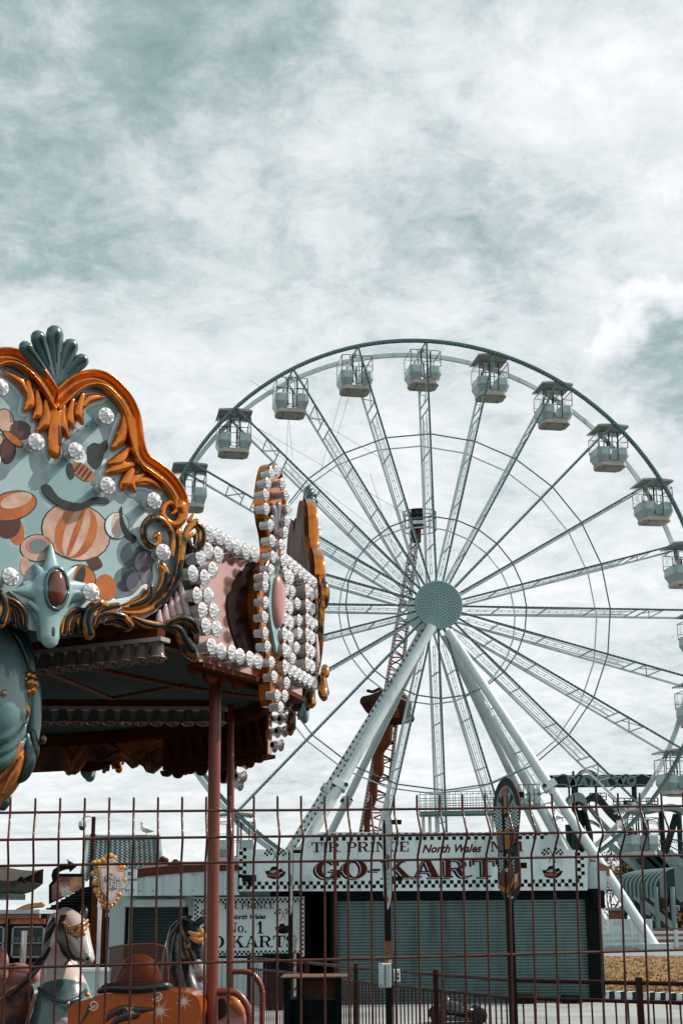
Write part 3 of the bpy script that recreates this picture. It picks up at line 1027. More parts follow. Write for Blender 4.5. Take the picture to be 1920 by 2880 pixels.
for p, q in (((205, 1868, 5.1), (500, 1930, 5.55)), ((120, 1884, 5.2), (316, 1964, 5.9)), ((316, 1964, 5.9), (520, 1926, 5.55)), ((500, 1930, 5.55), (740, 1965, 5.9)), ((690, 1885, 5.35), (725, 1925, 5.6))):
    b.tube(at(*p), at(*q), .009, 8)
obj('ceiling_rod', b, rod_m, car, world=True)
b = MB()
b.lathe([(.34, .4), (.34, 2.7)], 12, None, False)
b.lathe([(.4, 2.2), (.42, 2.3), (.4, 2.4)], 12)
obj('centre_drum', b, gold_dk, car)
b = MB()
b.lathe([(1.95, .1), (1.95, .42), (1.93, .44)], 48, None, False)
obj('platform', b, brown_st, car)
def pole(u0, v0, u1, v1, Y, r, loopv, loopu, rr):
    t = at(u0, v0, Y)
    lo_ = at(u1, v1, Y)
    d_ = (lo_ - t) / (lo_.z - t.z)
    top, bot = t + d_ * (2.66 - t.z), t + d_ * (.42 - t.z)
    b = MB()
    b.tube(bot, top, r, 18)
    po = obj('pole', b, red_pipe, car, world=True)
    a = at(u1 + 6, loopv, Y)
    e = at(loopu, loopv, Y)
    w = (e - a).length
    dx = (e - a).normalized()
    pts = [a - dx * .01, a + dx * (w * .42)] + [a + dx * (w * .42 + w * .58 * sin(q)) + V((0, 0, -w * .75 * (1 - cos(q)))) for q in (R(30), R(60), R(80), R(90))]
    l = pts[-1]
    pts += [l + V((0, 0, -.2)), V((l.x, l.y, .42))]
    b = MB()
    b.vt(pts, rr, 14, 5)
    obj('handrail', b, red_pipe, po, world=True)
    b = MB()
    b.tube(a - dx * .012, a + dx * .004, rr * 1.25, 14)
    obj('weld_collar', b, red_pipe, po, world=True)
pole(606, 1870, 595, 2870, 5.35, .0225, 2789, 703, .0125)
pole(649, 2030, 647, 2740, 6.75, .0170, 2733, 738, .0125)
# carved inner valance below the far boards
carve = mat('brown_carved_board', (.32, .09, .012), .35, coat=.3, var=.5, vs=5, bump=.5, bs=9, col2=(.05, .012, .003), c2s=4, c2t=(.45, .6))
for kk_, outl_ in ((2, [(265, 980), (265, 1325), (420, 1318), (560, 1310), (600, 1340), (650, 1345), (700, 1300), (760, 1220), (850, 1235), (960, 1215), (985, 1232), (1100, 1230), (1160, 1290), (1195, 1275), (1220, 1250), (1260, 1272), (1290, 1322), (1340, 1336), (1390, 1296), (1412, 1276), (1440, 1250), (1500, 1255), (1568, 1180), (1590, 1000)]),):
    Xv = M.Rotation(kk_ * PI / 3, 4, 'Z') @ XA @ M.Translation((0, 0, -.06))
    pv_ = picker(Xv)
    O_ = [pv_(x * .3189, 1750 + y * .3189) for x, y in outl_]
    b = MB(Xv)
    b.prism(O_, 0, .02)
    vb_ = obj('carved_valance', b, carve, car)
    for P in ([(600, 1320), (680, 1200), (760, 1080), (850, 1010), (940, 1060), (1040, 1130)], [(960, 1200), (1080, 1150), (1180, 1200), (1280, 1150), (1400, 1080), (1500, 1090)], [(1320, 1310), (1320, 1230), (1290, 1160)], [(620, 1330), (640, 1250), (600, 1160), (560, 1080)]):
        b = MB(Xv)
        b.vt([(*pv_(x * .3189, 1750 + y * .3189), -.004) for x, y in P], [.012] + [.022] * (len(P) - 2) + [.012], 10, 5, .8, (0, 0, 1))
        obj('carved_scroll', b, carve, vb_)
# carved pendant hanging at the left
Yp = 4.62
pz = lambda u, v, dy=0.: at(u, v, Yp + dy)
k = .00118
b = MB()
b.vt([pz(-30, 1770), pz(-25, 1850), pz(-22, 1950), pz(-22, 2040), pz(-30, 2110)], [50 * k, 88 * k, 106 * k, 96 * k, 50 * k], 24, 6)
b.vt([pz(60, 1830, .06), pz(92, 1930, .08), pz(98, 2020, .08), pz(92, 2090, .06)], [20 * k, 22 * k, 20 * k, 16 * k], 14, 6)
pd = obj('pendant', b, mat('pendant_teal_paint', (.13, .235, .235), .16, coat=.8, var=.35, vs=7, bump=.1, bs=14), car, world=True)
b = MB()
for P in ([(-60, 2090), (0, 2082), (45, 2040), (64, 2000)], [(-60, 2130), (5, 2118), (52, 2075), (72, 2040)], [(-60, 2165), (0, 2150), (48, 2105), (70, 2080)]):
    b.vt([pz(u, v, -.07 + abs(u) * .0006) for u, v in P], [20 * k, 20 * k, 16 * k, 5 * k], 12, 6)
obj('pendant_fold', b, teal, pd, world=True)
b = MB()
b.vt([pz(0, 2090, .0), pz(24, 2130, .0), pz(18, 2190, .0), pz(-4, 2240, .0), pz(-14, 2290)], [62 * k, 56 * k, 40 * k, 26 * k, 10 * k], 20, 6)
for P in ([(-5, 2200), (30, 2150), (58, 2090)], [(-10, 2170), (20, 2125), (50, 2080)], [(10, 2230), (40, 2180), (62, 2130)]):
    b.vt([pz(u, v, -.052) for u, v in P], [5 * k, 13 * k, 6 * k], 10, 6)
obj('pendant_tail', b, mat('pendant_gold_paint', (.46, .14, .022), .25, metal=.3, coat=.6, var=.5, vs=16), pd, world=True)
for P_, r_, nm_ in (([pz(74, 2070, -.01), pz(84, 2130, -.01), pz(70, 2180, -.01), pz(46, 2205, -.01)], [12 * k, 17 * k, 14 * k, 3 * k], 'pendant_feather'), ([pz(92, 2060, .02), pz(101, 2110, .02), pz(92, 2150, .02)], [10 * k, 11 * k, 3 * k], 'pendant_feather'), ([pz(10, 2268), pz(18, 2252), pz(26, 2244)], [12 * k, 14 * k, 8 * k], 'pendant_tip'), ([pz(20, 1755, .05), pz(58, 1800, .05), pz(84, 1870, .05), pz(96, 1930, .05)], [30 * k, 26 * k, 20 * k, 12 * k], 'pendant_strap')):
    b = MB()
    b.vt(P_, r_, 12, 6)
    obj(nm_, b, teal_dk, pd, world=True)
b = MB()
for i in range(7):
    a = 2 * PI * i / 7
    b.ell(pz(86 + 12 * cos(a), 1922 + 24 * sin(a), -.02), (.013, .013, .018), 10, 7)
b.ell(pz(86, 1920, -.03), (.016, .014, .022), 12, 8)
obj('pendant_rosette', b, gold_dk, pd, world=True)
b = MB()
b.ell(pz(121, 2078, .02), (.012, .012, .018), 10, 7)
obj('pendant_stud', b, gold_dk, pd, world=True)
b = MB()
b.vt([pz(74, 1962, -.02), pz(79, 1995, -.02), pz(76, 2020, -.02)], [4 * k, 7 * k, 3 * k], 8, 4)
obj('pendant_drop', b, gold_dk, pd, world=True)
b = MB()
b.ell(pz(13, 1949, -.118), (.009, .009, .012), 12, 8)
obj('pendant_stud', b, copper, pd, world=True)
# ------------------------------------------------------------------ rides on the carousel
horse_w = mk('white_horse_paint', (.50, .41, .375), .22, coat=.6, var=.12, vs=5, col2=(.30, .33, .33), c2s=5, c2t=(.52, .72))
horse_b = mk('black_horse_paint', (.012, .018, .018), .2, coat=.8)
mane_m = mk('dark_mane_paint', (.022, .010, .006), .3, coat=.5, var=.4, vs=20)
harness = mk('teal_harness_paint', (.07, .125, .13), .3, coat=.5, var=.35, vs=6, col2=(.03, .045, .045), c2s=7, c2t=(.5, .65))
saddle_m = mk('pink_saddle_paint', (.38, .17, .135), .25, coat=.3, var=.1)
strap_m = mk('black_strap', (.012, .011, .011), .35, coat=.3)
bike_m = mk('orange_bike_paint', (.40, .075, .005), .2, coat=.25, var=.1, vs=4)
smoke_m = mk('smoked_windscreen', (.10, .03, .012), .06, alpha=.6, coat=.5, var=0)

def remesh(o, vox, it=6):
    r_ = o.modifiers.new('body', 'REMESH')
    r_.mode = 'VOXEL'
    r_.voxel_size = vox
    r_.use_smooth_shade = True
    s_ = o.modifiers.new('soften', 'SMOOTH')
    s_.factor = .5
    s_.iterations = it
class Px:
    """turns traced points (u, v, metres behind the base distance) into places"""
    def __init__(s, Y): s.Y, s.k = Y, at(600, 2700, Y).y * 1.055 / F
    def __call__(s, u, v, dy=0.): return at(u, v, s.Y + dy)
    def vt(s, mb, pts, rad, n=12, sub=5, sq=1., nrm=None):
        mb.vt([s(*p) for p in pts], [r * s.k for r in (rad if hasattr(rad, '__len__') else [rad] * len(pts))], n, sub, sq, nrm)

Y0 = 5.55
p = Px(Y0)
base = at(150, 2800, Y0 + .1)
hs = thing('carousel_horse', 'white carousel horse with gold brow, dark mane and teal chest armour', 'carousel horse', (base.x, base.y, .44))
b = MB()
p.vt(b, [(163, 2590, .03), (160, 2660, .04), (170, 2740, .02), (182, 2810, .0), (176, 2900, .02)], [24, 36, 51, 68, 86], 20)
p.vt(b, [(184, 2582, .0), (211, 2610, -.04), (232, 2656, -.09), (248, 2696, -.12)], [28, 33, 24, 18], 18)
p.vt(b, [(188, 2614, .0), (202, 2652, -.03), (234, 2704, -.09)], [28, 25, 13], 14)
p.vt(b, [(228, 2708, -.09), (240, 2716, -.11)], [8, 7], 10)
p.vt(b, [(248, 2688, -.15), (254, 2700, -.15)], [8, 7], 10)
p.vt(b, [(185, 2860, .05), (100, 2880, .2), (0, 2890, .4), (-90, 2890, .55)], [82, 84, 92, 84], 20)
p.vt(b, [(130, 2930, -.05), (175, 2884, -.12), (198, 2890, -.15), (205, 2930, -.15)], [20, 18, 17, 14], 14)
ho = obj('body', b, horse_w, hs, world=True)
remesh(ho, .0075, 5)
for e in ([(198, 2580, -.02), (194, 2566, -.02), (197, 2557, -.02)], [(232, 2584, -.02), (239, 2562, -.01), (241, 2550, 0)]):
    b = MB()
    p.vt(b, e, [9, 9, 2], 10)
    obj('ear', b, mane_m, hs, world=True)
b = MB()
for i in range(9):
    o_ = i * 2.4
    p.vt(b, [(196 - i * 1.5, 2572 + i, -.02 + i * .012), (166 - o_, 2578 + i * 3, .0), (146 - o_ * .7, 2620 + i * 4, .01), (138 - o_ * .5, 2670 + i * 3, .0), (126 - o_ * .35 + (i % 3) * 6, 2722 + i * 3, -.02)], [6, 10, 10, 8, 2], 8)
for i in range(5):
    p.vt(b, [(176 + i * 3, 2580, -.05), (166 + i * 4, 2625, -.075), (174 + i * 4, 2665 + i * 4, -.08), (184 + i * 4, 2690 + i * 4, -.07)], [7, 7, 5, 1.5], 8)
obj('mane', b, mane_m, hs, world=True)
b = MB()
for i, P in enumerate(([(180, 2596, -.08), (200, 2612, -.10), (226, 2604, -.11), (246, 2588, -.08)], [(184, 2606, -.08), (206, 2622, -.115), (232, 2616, -.125), (248, 2600, -.09)], [(192, 2622, -.09), (214, 2630, -.12), (236, 2626, -.13)])):
    p.vt(b, P, [4, 6.5, 6.5, 4][:len(P)], 10)
obj('brow_band', b, mat('gold_brow_paint', (.46, .22, .07), .25, coat=.6, var=.3, vs=30, col2=(.04, .02, .01), c2s=45, c2t=(.5, .6)), hs, world=True)
b = MB()
p.vt(b, [(178, 2618, -.075), (186, 2660, -.08), (205, 2694, -.10), (232, 2700, -.14)], [5, 5, 5, 4], 8)
p.vt(b, [(205, 2690, -.10), (192, 2704, -.06), (170, 2720, -.02), (120, 2690, .02), (70, 2760, -.05), (20, 2830, -.1)], [3, 3, 3, 4, 4, 4], 8)
p.vt(b, [(140, 2668, -.03), (116, 2712, -.08), (84, 2748, -.12), (36, 2796, -.12)], [5, 7, 8, 5], 8, 5, .5)
p.vt(b, [(248, 2694, -.175), (243, 2699, -.17)], [4, 3], 8)
obj('bridle', b, strap_m, hs, world=True)
b = MB()
p.vt(b, [(178, 2818, -.012), (176, 2860, -.012), (170, 2925, -.01)], [72, 80, 94], 24)
bc = obj('chest_armour', b, harness, hs, world=True)
b = MB()
p.vt(b, [(110, 2780, -.07), (140, 2806, -.14), (186, 2818, -.17), (225, 2806, -.13), (242, 2786, -.06)], 5, 10)
obj('armour_edge', b, teal_dk, bc, world=True)
for u, v in ((192, 2822), (245, 2797)):
    b = MB()
    b.ell(p(u, v, -.17 if u < 220 else -.09), (.008, .008, .008), 10, 7)
    obj('stud', b, copper if u < 220 else gold, bc, world=True)
b = MB()
p.vt(b, [(90, 2745, .12), (50, 2742, .16), (20, 2752, .22), (-20, 2770, .3)], [22, 30, 34, 40], 16)
p.vt(b, [(10, 2742, .1), (8, 2700, .12), (-4, 2680, .14), (-30, 2670, .16)], [13, 16, 16, 14], 14)
obj('saddle', b, saddle_m, hs, world=True)
b = MB()
p.vt(b, [(70, 2790, -.04), (40, 2830, -.06), (10, 2880, -.06)], [24, 40, 50], 14, 5)
obj('saddle_cloth', b, mat('dark_saddle_cloth', (.04, .03, .028), .35, var=.6, vs=9, col2=(.16, .06, .03), c2s=8), hs, world=True)
b = MB()
b.tube(V((p(60, 2800, .25).x, p(60, 2800, .25).y, .44)), V((p(60, 2800, .25).x, p(60, 2800, .25).y, 1.62)), .012, 12)
obj('rod', b, chrome, hs, world=True)

p = Px(6.0)
base = at(520, 2800, 6.05)
hb = thing('carousel_horse', 'black carousel horse with golden brow and pale nose behind the red pole', 'carousel horse', (base.x, base.y, .44))
b = MB()
p.vt(b, [(512, 2606, .03), (500, 2670, .04), (505, 2750, .03), (520, 2830, .02), (520, 2910, .05)], [22, 36, 50, 64, 80], 20)
p.vt(b, [(528, 2602, 0), (548, 2640, -.03), (562, 2690, -.07), (572, 2726, -.1)], [24, 30, 24, 16], 16)
p.vt(b, [(530, 2630, 0), (540, 2670, -.02), (562, 2730, -.07)], [24, 20, 12], 12)
p.vt(b, [(520, 2880, .1), (420, 2910, .3), (320, 2910, .5)], [78, 86, 86], 16)
ho = obj('body', b, horse_b, hb, world=True)
remesh(ho, .008, 5)
b = MB()
for i in range(7):
    p.vt(b, [(536 - i * 3, 2588 + i, -.03 + i * .012), (508 - i * 3, 2592 + i * 3, 0), (488 - i * 2, 2640 + i * 4, .0), (480 - i, 2700 + i * 6, -.02), (492 - i, 2760 + i * 4, -.03)], [6, 9, 9, 8, 2], 8)
obj('mane', b, mat('grey_mane_paint', (.025, .03, .032), .25, coat=.6, var=.4, vs=18), hb, world=True)
b = MB()
for P in ([(532, 2622, -.09), (552, 2630, -.1), (574, 2622, -.09)], [(536, 2636, -.1), (556, 2646, -.12), (578, 2638, -.11)], [(566, 2618, -.09), (576, 2640, -.1)]):
    p.vt(b, P, [4, 7, 5][:len(P)] if len(P) > 2 else [7, 8], 10)
obj('brow_band', b, mat('gold_black_brow_paint', (.5, .24, .07), .25, coat=.6, var=.2), hb, world=True)
b = MB()
p.vt(b, [(558, 2712, -.13), (566, 2730, -.14), (562, 2752, -.12)], [12, 17, 10], 12)
obj('muzzle', b, mat('grey_white_muzzle', (.42, .38, .36), .25, coat=.6, var=.2), hb, world=True)
b = MB()
p.vt(b, [(520, 2650, -.07), (532, 2690, -.08), (548, 2722, -.11), (566, 2760, -.13)], [4, 4, 4, 3], 8)
b.ell(p(528, 2662, -.1), (.012, .01, .014), 12, 8)
p.vt(b, [(556, 2746, -.14), (570, 2752, -.16)], [4, 4], 8)
obj('bridle', b, mat('brown_gold_strap', (.22, .10, .04), .25, metal=.5, coat=.4, var=.3), hb, world=True)
b = MB()
p.vt(b, [(531, 2592, -.02), (526, 2582, -.02), (540, 2578, -.03)], [7, 7, 3], 10)
p.vt(b, [(556, 2596, -.03), (570, 2586, -.03), (580, 2582, -.03)], [9, 9, 3], 10)
obj('forelock', b, strap_m, hb, world=True)

# ---- orange ride-on motorcycle
p = Px(5.15)
base = at(390, 2860, 5.2)
mo = thing('ride_on_motorcycle', 'orange ride-on motorcycle with smoked windscreen and white starburst paint', 'carousel motorcycle', (base.x, base.y, .44))
q6 = lambda x, y, dy=0.: at(x * .408, 2250 + y * .408, 5.15 + dy)
XF = frame((0, 5.15, 0), (1, 0, 0), (0, 0, 1), (0, -1, 0))
def flat6(pts, sub=5):
    P = [(q6(x, y).x, q6(x, y).z) for x, y in pts]
    return crom(P + [P[0]], sub)[:-1]
body = flat6([(490, 1680), (486, 1480), (500, 1425), (545, 1392), (640, 1362), (720, 1334), (900, 1324), (1150, 1312), (1290, 1322), (1366, 1352), (1394, 1425), (1384, 1500), (1340, 1570), (1200, 1700)])
b = MB(XF)
b.prism(body, -.24, .05)
bo = obj('body', b, bike_m, mo, world=True, bevel=.028)
bo.modifiers['bevel'].segments = 4
bo.modifiers['bevel'].angle_limit = R(50)
b = MB(XF)
scn = flat6([(735, 1300), (738, 1060), (760, 1022), (840, 1002), (1050, 992), (1125, 1012), (1150, 1060), (1160, 1180), (1162, 1300)], 3)
b.prism(scn, -.05, -.044)
obj('windscreen', b, smoke_m, mo, world=True)
b = MB()
Pq = [q6(735, 1300, .045), q6(738, 1060, .045), q6(764, 1020, .045), q6(900, 998, .045), q6(1050, 992, .045), q6(1128, 1012, .045), q6(1152, 1060, .045), q6(1162, 1290, .045)]
b.vt(Pq, .0035, 8, 5)
obj('windscreen_edge', b, mat('brown_screen_edge', (.12, .05, .03), .2, coat=.5), mo, world=True)
b = MB()
b.vt([q6(690, 1318, -.03), q6(760, 1296, -.05), q6(960, 1300, -.06), q6(1120, 1284, -.05), q6(1165, 1286, -.03)], [.010, .017, .017, .015, .012], 12, 6)
obj('dashboard', b, strap_m, mo, world=True)
b = MB()
b.vt([q6(830, 1310, .12), q6(900, 1240, .12), q6(960, 1200, .12), q6(1020, 1250, .12), q6(1060, 1320, .12)], [.03, .055, .07, .055, .03], 16, 5)
obj('tank', b, bike_m, mo, world=True)
b = MB(XF)
b.k = 0
for cx, cy, r_ in ((1105, 1455, 62), (1270, 1390, 48), (900, 1452, 40)):
    c_ = q6(cx, cy, -.05)
    for i in range(8):
        a = PI * i / 8 + .2
        l_ = r_ * .408 * 5.4 / F * (1.3 if i % 2 == 0 else .7)
        w_ = .0022
        dx, dz = cos(a), sin(a)
        b.add([(c_.x - dx * l_, c_.z - dz * l_, .0505 + i * .0002), (c_.x + dz * w_, c_.z - dx * w_, .0505 + i * .0002), (c_.x + dx * l_, c_.z + dz * l_, .0505 + i * .0002), (c_.x - dz * w_, c_.z + dx * w_, .0505 + i * .0002)], [(0, 1, 2, 3)])
for cx, cy in ((1085, 1352), (645, 1415)):
    P = [q6(cx + (10 + 3.4 * t) * cos(t * 1.1), cy + (10 + 3.4 * t) * sin(t * 1.1) * 1.05, -.05) for t in range(9)]
    b.vt([(a.x, a.z, .050) for a in P], .003, 6, 3, .2, (0, 0, 1))
obj('starburst_paint', b, mat('white_starburst_paint', (.62, .5, .42), .35), mo, world=True)
b = MB(XF)
for P, w in (([(720, 1530), (780, 1470), (860, 1440), (950, 1450), (1060, 1440)], .012), ([(760, 1560), (840, 1500), (940, 1480)], .014), ([(560, 1540), (600, 1470), (620, 1420)], .006)):
    P = [q6(x_, y_, -.05) for x_, y_ in P]
    b.vt([(a.x, a.z, .050) for a in P], [w * .4, w, w, w, w * .3][:len(P)], 8, 4, .08, (0, 0, 1))
obj('dark_swirl_paint', b, mat('dark_swirl', (.025, .010, .007), .3, coat=.4, var=.5, vs=30), mo, world=True)

# ---- small ride-on car by the poles
p = Px(5.6)
base = at(650, 2850, 5.7)
cr_ = thing('ride_on_car', 'small pink and orange ride-on car with dark window by the red handrails', 'carousel car', (base.x, base.y, .44))
b = MB()
XF2 = frame((0, 5.6, 0), (1, 0, 0), (0, 0, 1), (0, -1, 0))
def fl(pts, Y, sub=4):
    P = [(at(u, v, Y).x, at(u, v, Y).z) for u, v in pts]
    return crom(P + [P[0]], sub)[:-1]
b = MB(XF2)
b.prism(fl([(560, 2940), (566, 2830), (580, 2800), (640, 2792), (668, 2806), (682, 2840), (688, 2940)], 5.6), -.3, 0)
bo = obj('body', b, mat('pink_car_paint', (.50, .27, .22), .2, coat=.7), cr_, world=True, bevel=.02)
b = MB(XF2)
b.prism(fl([(604, 2814), (628, 2808), (638, 2830), (634, 2858), (604, 2866)], 5.6), .0, .012)
obj('window', b, horse_b, cr_, world=True, bevel=.004)
b = MB()
b.vt([at(648, 2806, 5.58), at(664, 2824, 5.56), at(678, 2846, 5.58)], [.014, .022, .016], 12, 5)
obj('light', b, mat('orange_car_light', (.6, .2, .04), .15, coat=.8), cr_, world=True)
b = MB()
b.vt([at(596, 2800, 5.58), at(630, 2794, 5.56), at(660, 2800, 5.58)], [.006, .008, .006], 10, 5)
obj('trim', b, chrome, cr_, world=True)

# ---- shield sign with round lamps on a chrome post
Ys = 15.0
c = at(312, 2480, Ys)
ss = thing('shield_sign', 'cream shield shaped sign ringed with orange lamps on a chrome post', 'sign', (c.x, c.y + .1, 0))
ya = R(24)
XS = frame((c.x, c.y, c.z), (cos(ya), sin(ya), 0), (0, 0, 1))
ks = 3.95 * .1
def s4(x, y):  # tracing of the shield
    q = onpl(250 + x * .09566, 2380 + y * .09566, c, V((sin(ya), -cos(ya), 0)))
    l = XS.inverted() @ q
    return (l.x, l.y)
sh = [(285, 575), (540, 590), (600, 400), (700, 365), (800, 405), (880, 690), (1120, 725), (1105, 870), (1020, 960), (1010, 1080), (950, 1180), (960, 1320), (850, 1400), (800, 1560), (690, 1690), (590, 1650), (530, 1480), (400, 1300), (380, 1120), (350, 960), (330, 820)]
b = MB(XS)
b.prism([s4(*q) for q in sh], -.13, 0, kside=1, kback=1)
obj('board', b, [mat('sparkling_cream_paint', (.62, .47, .42), .3, var=.25, vs=60, coat=.3), mat('yellow_sign_side', (.62, .30, .04), .35, var=.2)], ss, world=True)
b = MB(XS)
P = [s4(700 + (x - 700) * .88, 1000 + (y - 1000) * .9) for x, y in sh]
b.vt([(x, y, .001) for x, y in P + [P[0]]], .003, 6, 1, .3, (0, 0, 1))
obj('line_border', b, slate_p, ss, world=True)
b = MB(XS)
for poly in ([(608, 790), (775, 815), (780, 1000), (610, 970)], [(590, 1180), (640, 1040), (780, 1050), (890, 920), (930, 1060), (900, 1170), (800, 1260), (690, 1300), (600, 1240)], [(450, 1000), (470, 900), (520, 830), (530, 1060), (460, 1050)]):
    b.prism([s4(*q) for q in poly], 0, .004)
lp = obj('letter_patch', b, slate_p, ss, world=True)
b = MB(XS)
put_text(b, 'INN', *s4(694, 895), .075, .0055, None, offset=.002)
put_text(b, 'ANES', *s4(760, 1140), .085, .0055, None, offset=.002)
obj('lettering', b, mat('pale_letter_paint', (.55, .5, .45), .4), ss, world=True)
lamp_y = mat('amber_lamp', (.75, .33, .03), .12, trans=.25, var=0, coat=.8)
for x, y in ((190, 800), (240, 1070), (270, 1295), (350, 1450), (425, 1600), (480, 1740), (600, 1790), (700, 1750), (800, 1660), (875, 1540), (950, 1420), (1030, 1200), (1095, 985), (1060, 610), (960, 590), (800, 330), (690, 270), (600, 290), (470, 400), (330, 460), (220, 480), (390, 530), (250, 540)):
    l = s4(x, y)
    b = MB(XS)
    b.ell((l[0], l[1], -.07), (.029, .029, .029), 12, 8)
    obj('bulb', b, lamp_y, ss, world=True)
b = MB()
t = at(282, 2545, Ys + .12)
b.tube((t.x, t.y, 0), (t.x, t.y, t.z + .25), .022, 14)
b.box((t.x + .06, t.y - .02, t.z), (.16, .05, .06))
obj('post', b, chrome, ss, world=True)
# ------------------------------------------------------------------ big wheel
YW = 87.
HF = at(1229, 1704, YW)
YAW = R(10.4)
AXD = V((-sin(YAW), cos(YAW), 0))     # away from the camera along the axle
TD = V((cos(YAW), sin(YAW), 0))
WW = 2.5
RW = 17.8
TH0 = R(-0.8)
NS = 24
wh = thing('ferris_wheel', 'tall pale steel ferris wheel with dotted hub disc and hanging white gondolas', 'ferris wheel', (HF.x, HF.y, 0))
OFF = V((HF.x, HF.y, 0))
# local frame of the wheel: x along the wheel, y away along the axle, z up
WX = M.Translation((0, 0, HF.z)) @ M.Rotation(YAW, 4, 'Z')
def wp(r, th, y=0.): return WX @ V((r * sin(th), y, r * cos(th)))
def ringbeam(mb, r, y, wr, wy, n=120):
    vs, fs = [], []
    for i in range(n):
        th = 2 * PI * i / n
        for dr, dy in ((-wr / 2, -wy / 2), (wr / 2, -wy / 2), (wr / 2, wy / 2), (-wr / 2, wy / 2)):
            vs.append(wp(r + dr, th, y + dy))
    for i in range(n):
        j = (i + 1) % n
        for k in range(4):
            fs.append((i * 4 + k, j * 4 + k, j * 4 + (k + 1) % 4, i * 4 + (k + 1) % 4))
    mb.add(vs, fs)
b = MB()
ringbeam(b, RW, 0, .22, .16)
b.k = 1
ringbeam(b, RW + .04, -.1, .14, .05)
for i in range(24 * 18):
    th = 2 * PI * i / (24 * 18)
    b.box(wp(RW - .09, th, -.10), (.075, .06, .075), M.Rotation(YAW, 3, 'Z'))
b.k = 2
for i in range(24 * 18):
    th = 2 * PI * (i + .5) / (24 * 18)
    b.box(wp(RW - .09, th, -.11), (.05, .05, .05), M.Rotation(YAW, 3, 'Z'))
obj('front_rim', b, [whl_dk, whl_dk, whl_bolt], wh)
b = MB()
ringbeam(b, RW, WW, .28, .16)
obj('rear_rim', b, whl, wh)
# spokes: two chords, cross members and a light ladder between
for k in range(NS):
    th = TH0 + 2 * PI * k / NS
    b = MB()
    zup = wp(1, th + PI / 2) - wp(0, 0)
    b.k = 1
    b.beam(wp(1.3, th, 0), wp(RW - .1, th, 0), .11, .11, zup)
    b.k = 2
    for i in range(52):
        b.box(wp(1.6 + i * .29, th, -.07), (.07, .02, .07), M.Rotation(YAW, 3, 'Z'))
    b.k = 0
    b.beam(wp(1.3, th, WW), wp(RW - .1, th, WW), .12, .12, zup)
    b.beam(wp(2, th, .12), wp(13.2, th, WW * .3), .05, .05, zup)
    b.beam(wp(2, th, WW - .12), wp(13.2, th, WW * .7), .07, .07, zup)
    for y in (WW * .40, WW * .60):
        b.beam(wp(2.2, th, y), wp(12.8, th, y), .03, .03, zup)
    for i in range(20):
        b.beam(wp(2.4 + i * .53, th, WW * .40), wp(2.4 + i * .53, th, WW * .60), .03, .03, zup)
    for r_ in (4.1, 7.2, 10.3, 13.2, 13.9):
        b.beam(wp(r_, th, 0), wp(r_, th, WW), .07, .07, zup)
    b.beam(wp(13.9, th, 0), wp(15.0, th, WW), .06, .06, zup)
    b.beam(wp(15.0, th, 0), wp(15.0, th, WW), .06, .06, zup)
    b.beam(wp(13.9, th, WW * .5), wp(15.0, th, .1), .05, .05, zup)
    b.tube(wp(RW, th, -.12), wp(RW, th, WW + .12), .07, 8)
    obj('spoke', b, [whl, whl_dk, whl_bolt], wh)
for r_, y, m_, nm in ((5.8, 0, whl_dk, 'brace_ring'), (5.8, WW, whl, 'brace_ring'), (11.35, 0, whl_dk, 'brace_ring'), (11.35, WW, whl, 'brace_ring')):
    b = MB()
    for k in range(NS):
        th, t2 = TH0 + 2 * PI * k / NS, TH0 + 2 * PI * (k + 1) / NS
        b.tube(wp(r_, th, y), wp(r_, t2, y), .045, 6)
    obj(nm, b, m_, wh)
# hub
b = MB()
Xh = WX @ M.Rotation(PI / 2, 4, 'X')
b.lathe([(1.5, .30), (1.53, .34), (1.53, .42), (1.5, .45)], 48, Xh, False)
b.k = 1
i = 0
for ring in range(1, 9):
    r_ = ring * .168
    n = int(2 * PI * r_ / .19)
    for q in range(n):
        a = 2 * PI * q / n + ring * .7
        b.lathe([(.042, .452), (.042, .458)], 8, Xh @ M.Translation((r_ * cos(a), r_ * sin(a), 0)), False)
obj('hub_disc', b, [hub_m, whl_bolt], wh)
b = MB()
b.lathe([(.62, .3), (.62, -WW - .9)], 24, Xh)
b.lathe([(1.35, -.2), (1.35, -.45)], 32, Xh)
b.lathe([(1.35, -WW + .2), (1.35, -WW - .1)], 32, Xh)
obj('axle', b, whl, wh)
# legs
def leg(name, p, q, r, m_, boxy=False, to_ground=True):
    p, q = V(p), V(q)
    d_ = (q - p)
    if to_ground:
        q = p + d_ * ((p.z - .1) / (p.z - q.z))
    b = MB()
    if boxy:
        b.beam(p, q, r * 2, r * 1.3, (0, 1, 0))
        for sg in (-.62, .62):
            t = (q - p).normalized()
            sd = t.cross(V((0, 1, 0))).normalized()
            n_ = t.cross(sd)
            b.k = 1
            for i in range(60):
                c_ = p.lerp(q, (i + .5) / 60) + sd * (sg * r) - V((0, r * .66, 0))
                b.box(c_, (.10, .06, .14))
            b.k = 0
    else:
        b.tube(p, q, r, 20)
    # bolted joint two thirds down
    c_ = p.lerp(q, .52)
    t = (q - p).normalized()
    b.beam(c_ - t * .22, c_ + t * .22, r * 2.9, r * 2.3, (0, 1, 0))
    b.k = 1
    for s_ in (-1, 1):
        b.tube(c_ + V((s_ * r * 1.2, -r * 1.2, 0)), c_ + V((s_ * r * 1.2, -r * 1.0, 0)), .12, 10)
    b.k = 0
    b.box((q.x, q.y, .15), (1.6, 1.6, .3))
    obj(name, b, [m_, whl_bolt], wh, world=True)
leg('leg', at(1214, 1762, 86.0), at(972, 2180, 83.5), .30, whl)
leg('leg', at(1196, 1772, 87.5), at(926, 2210, 86.5), .25, leg_w, True)
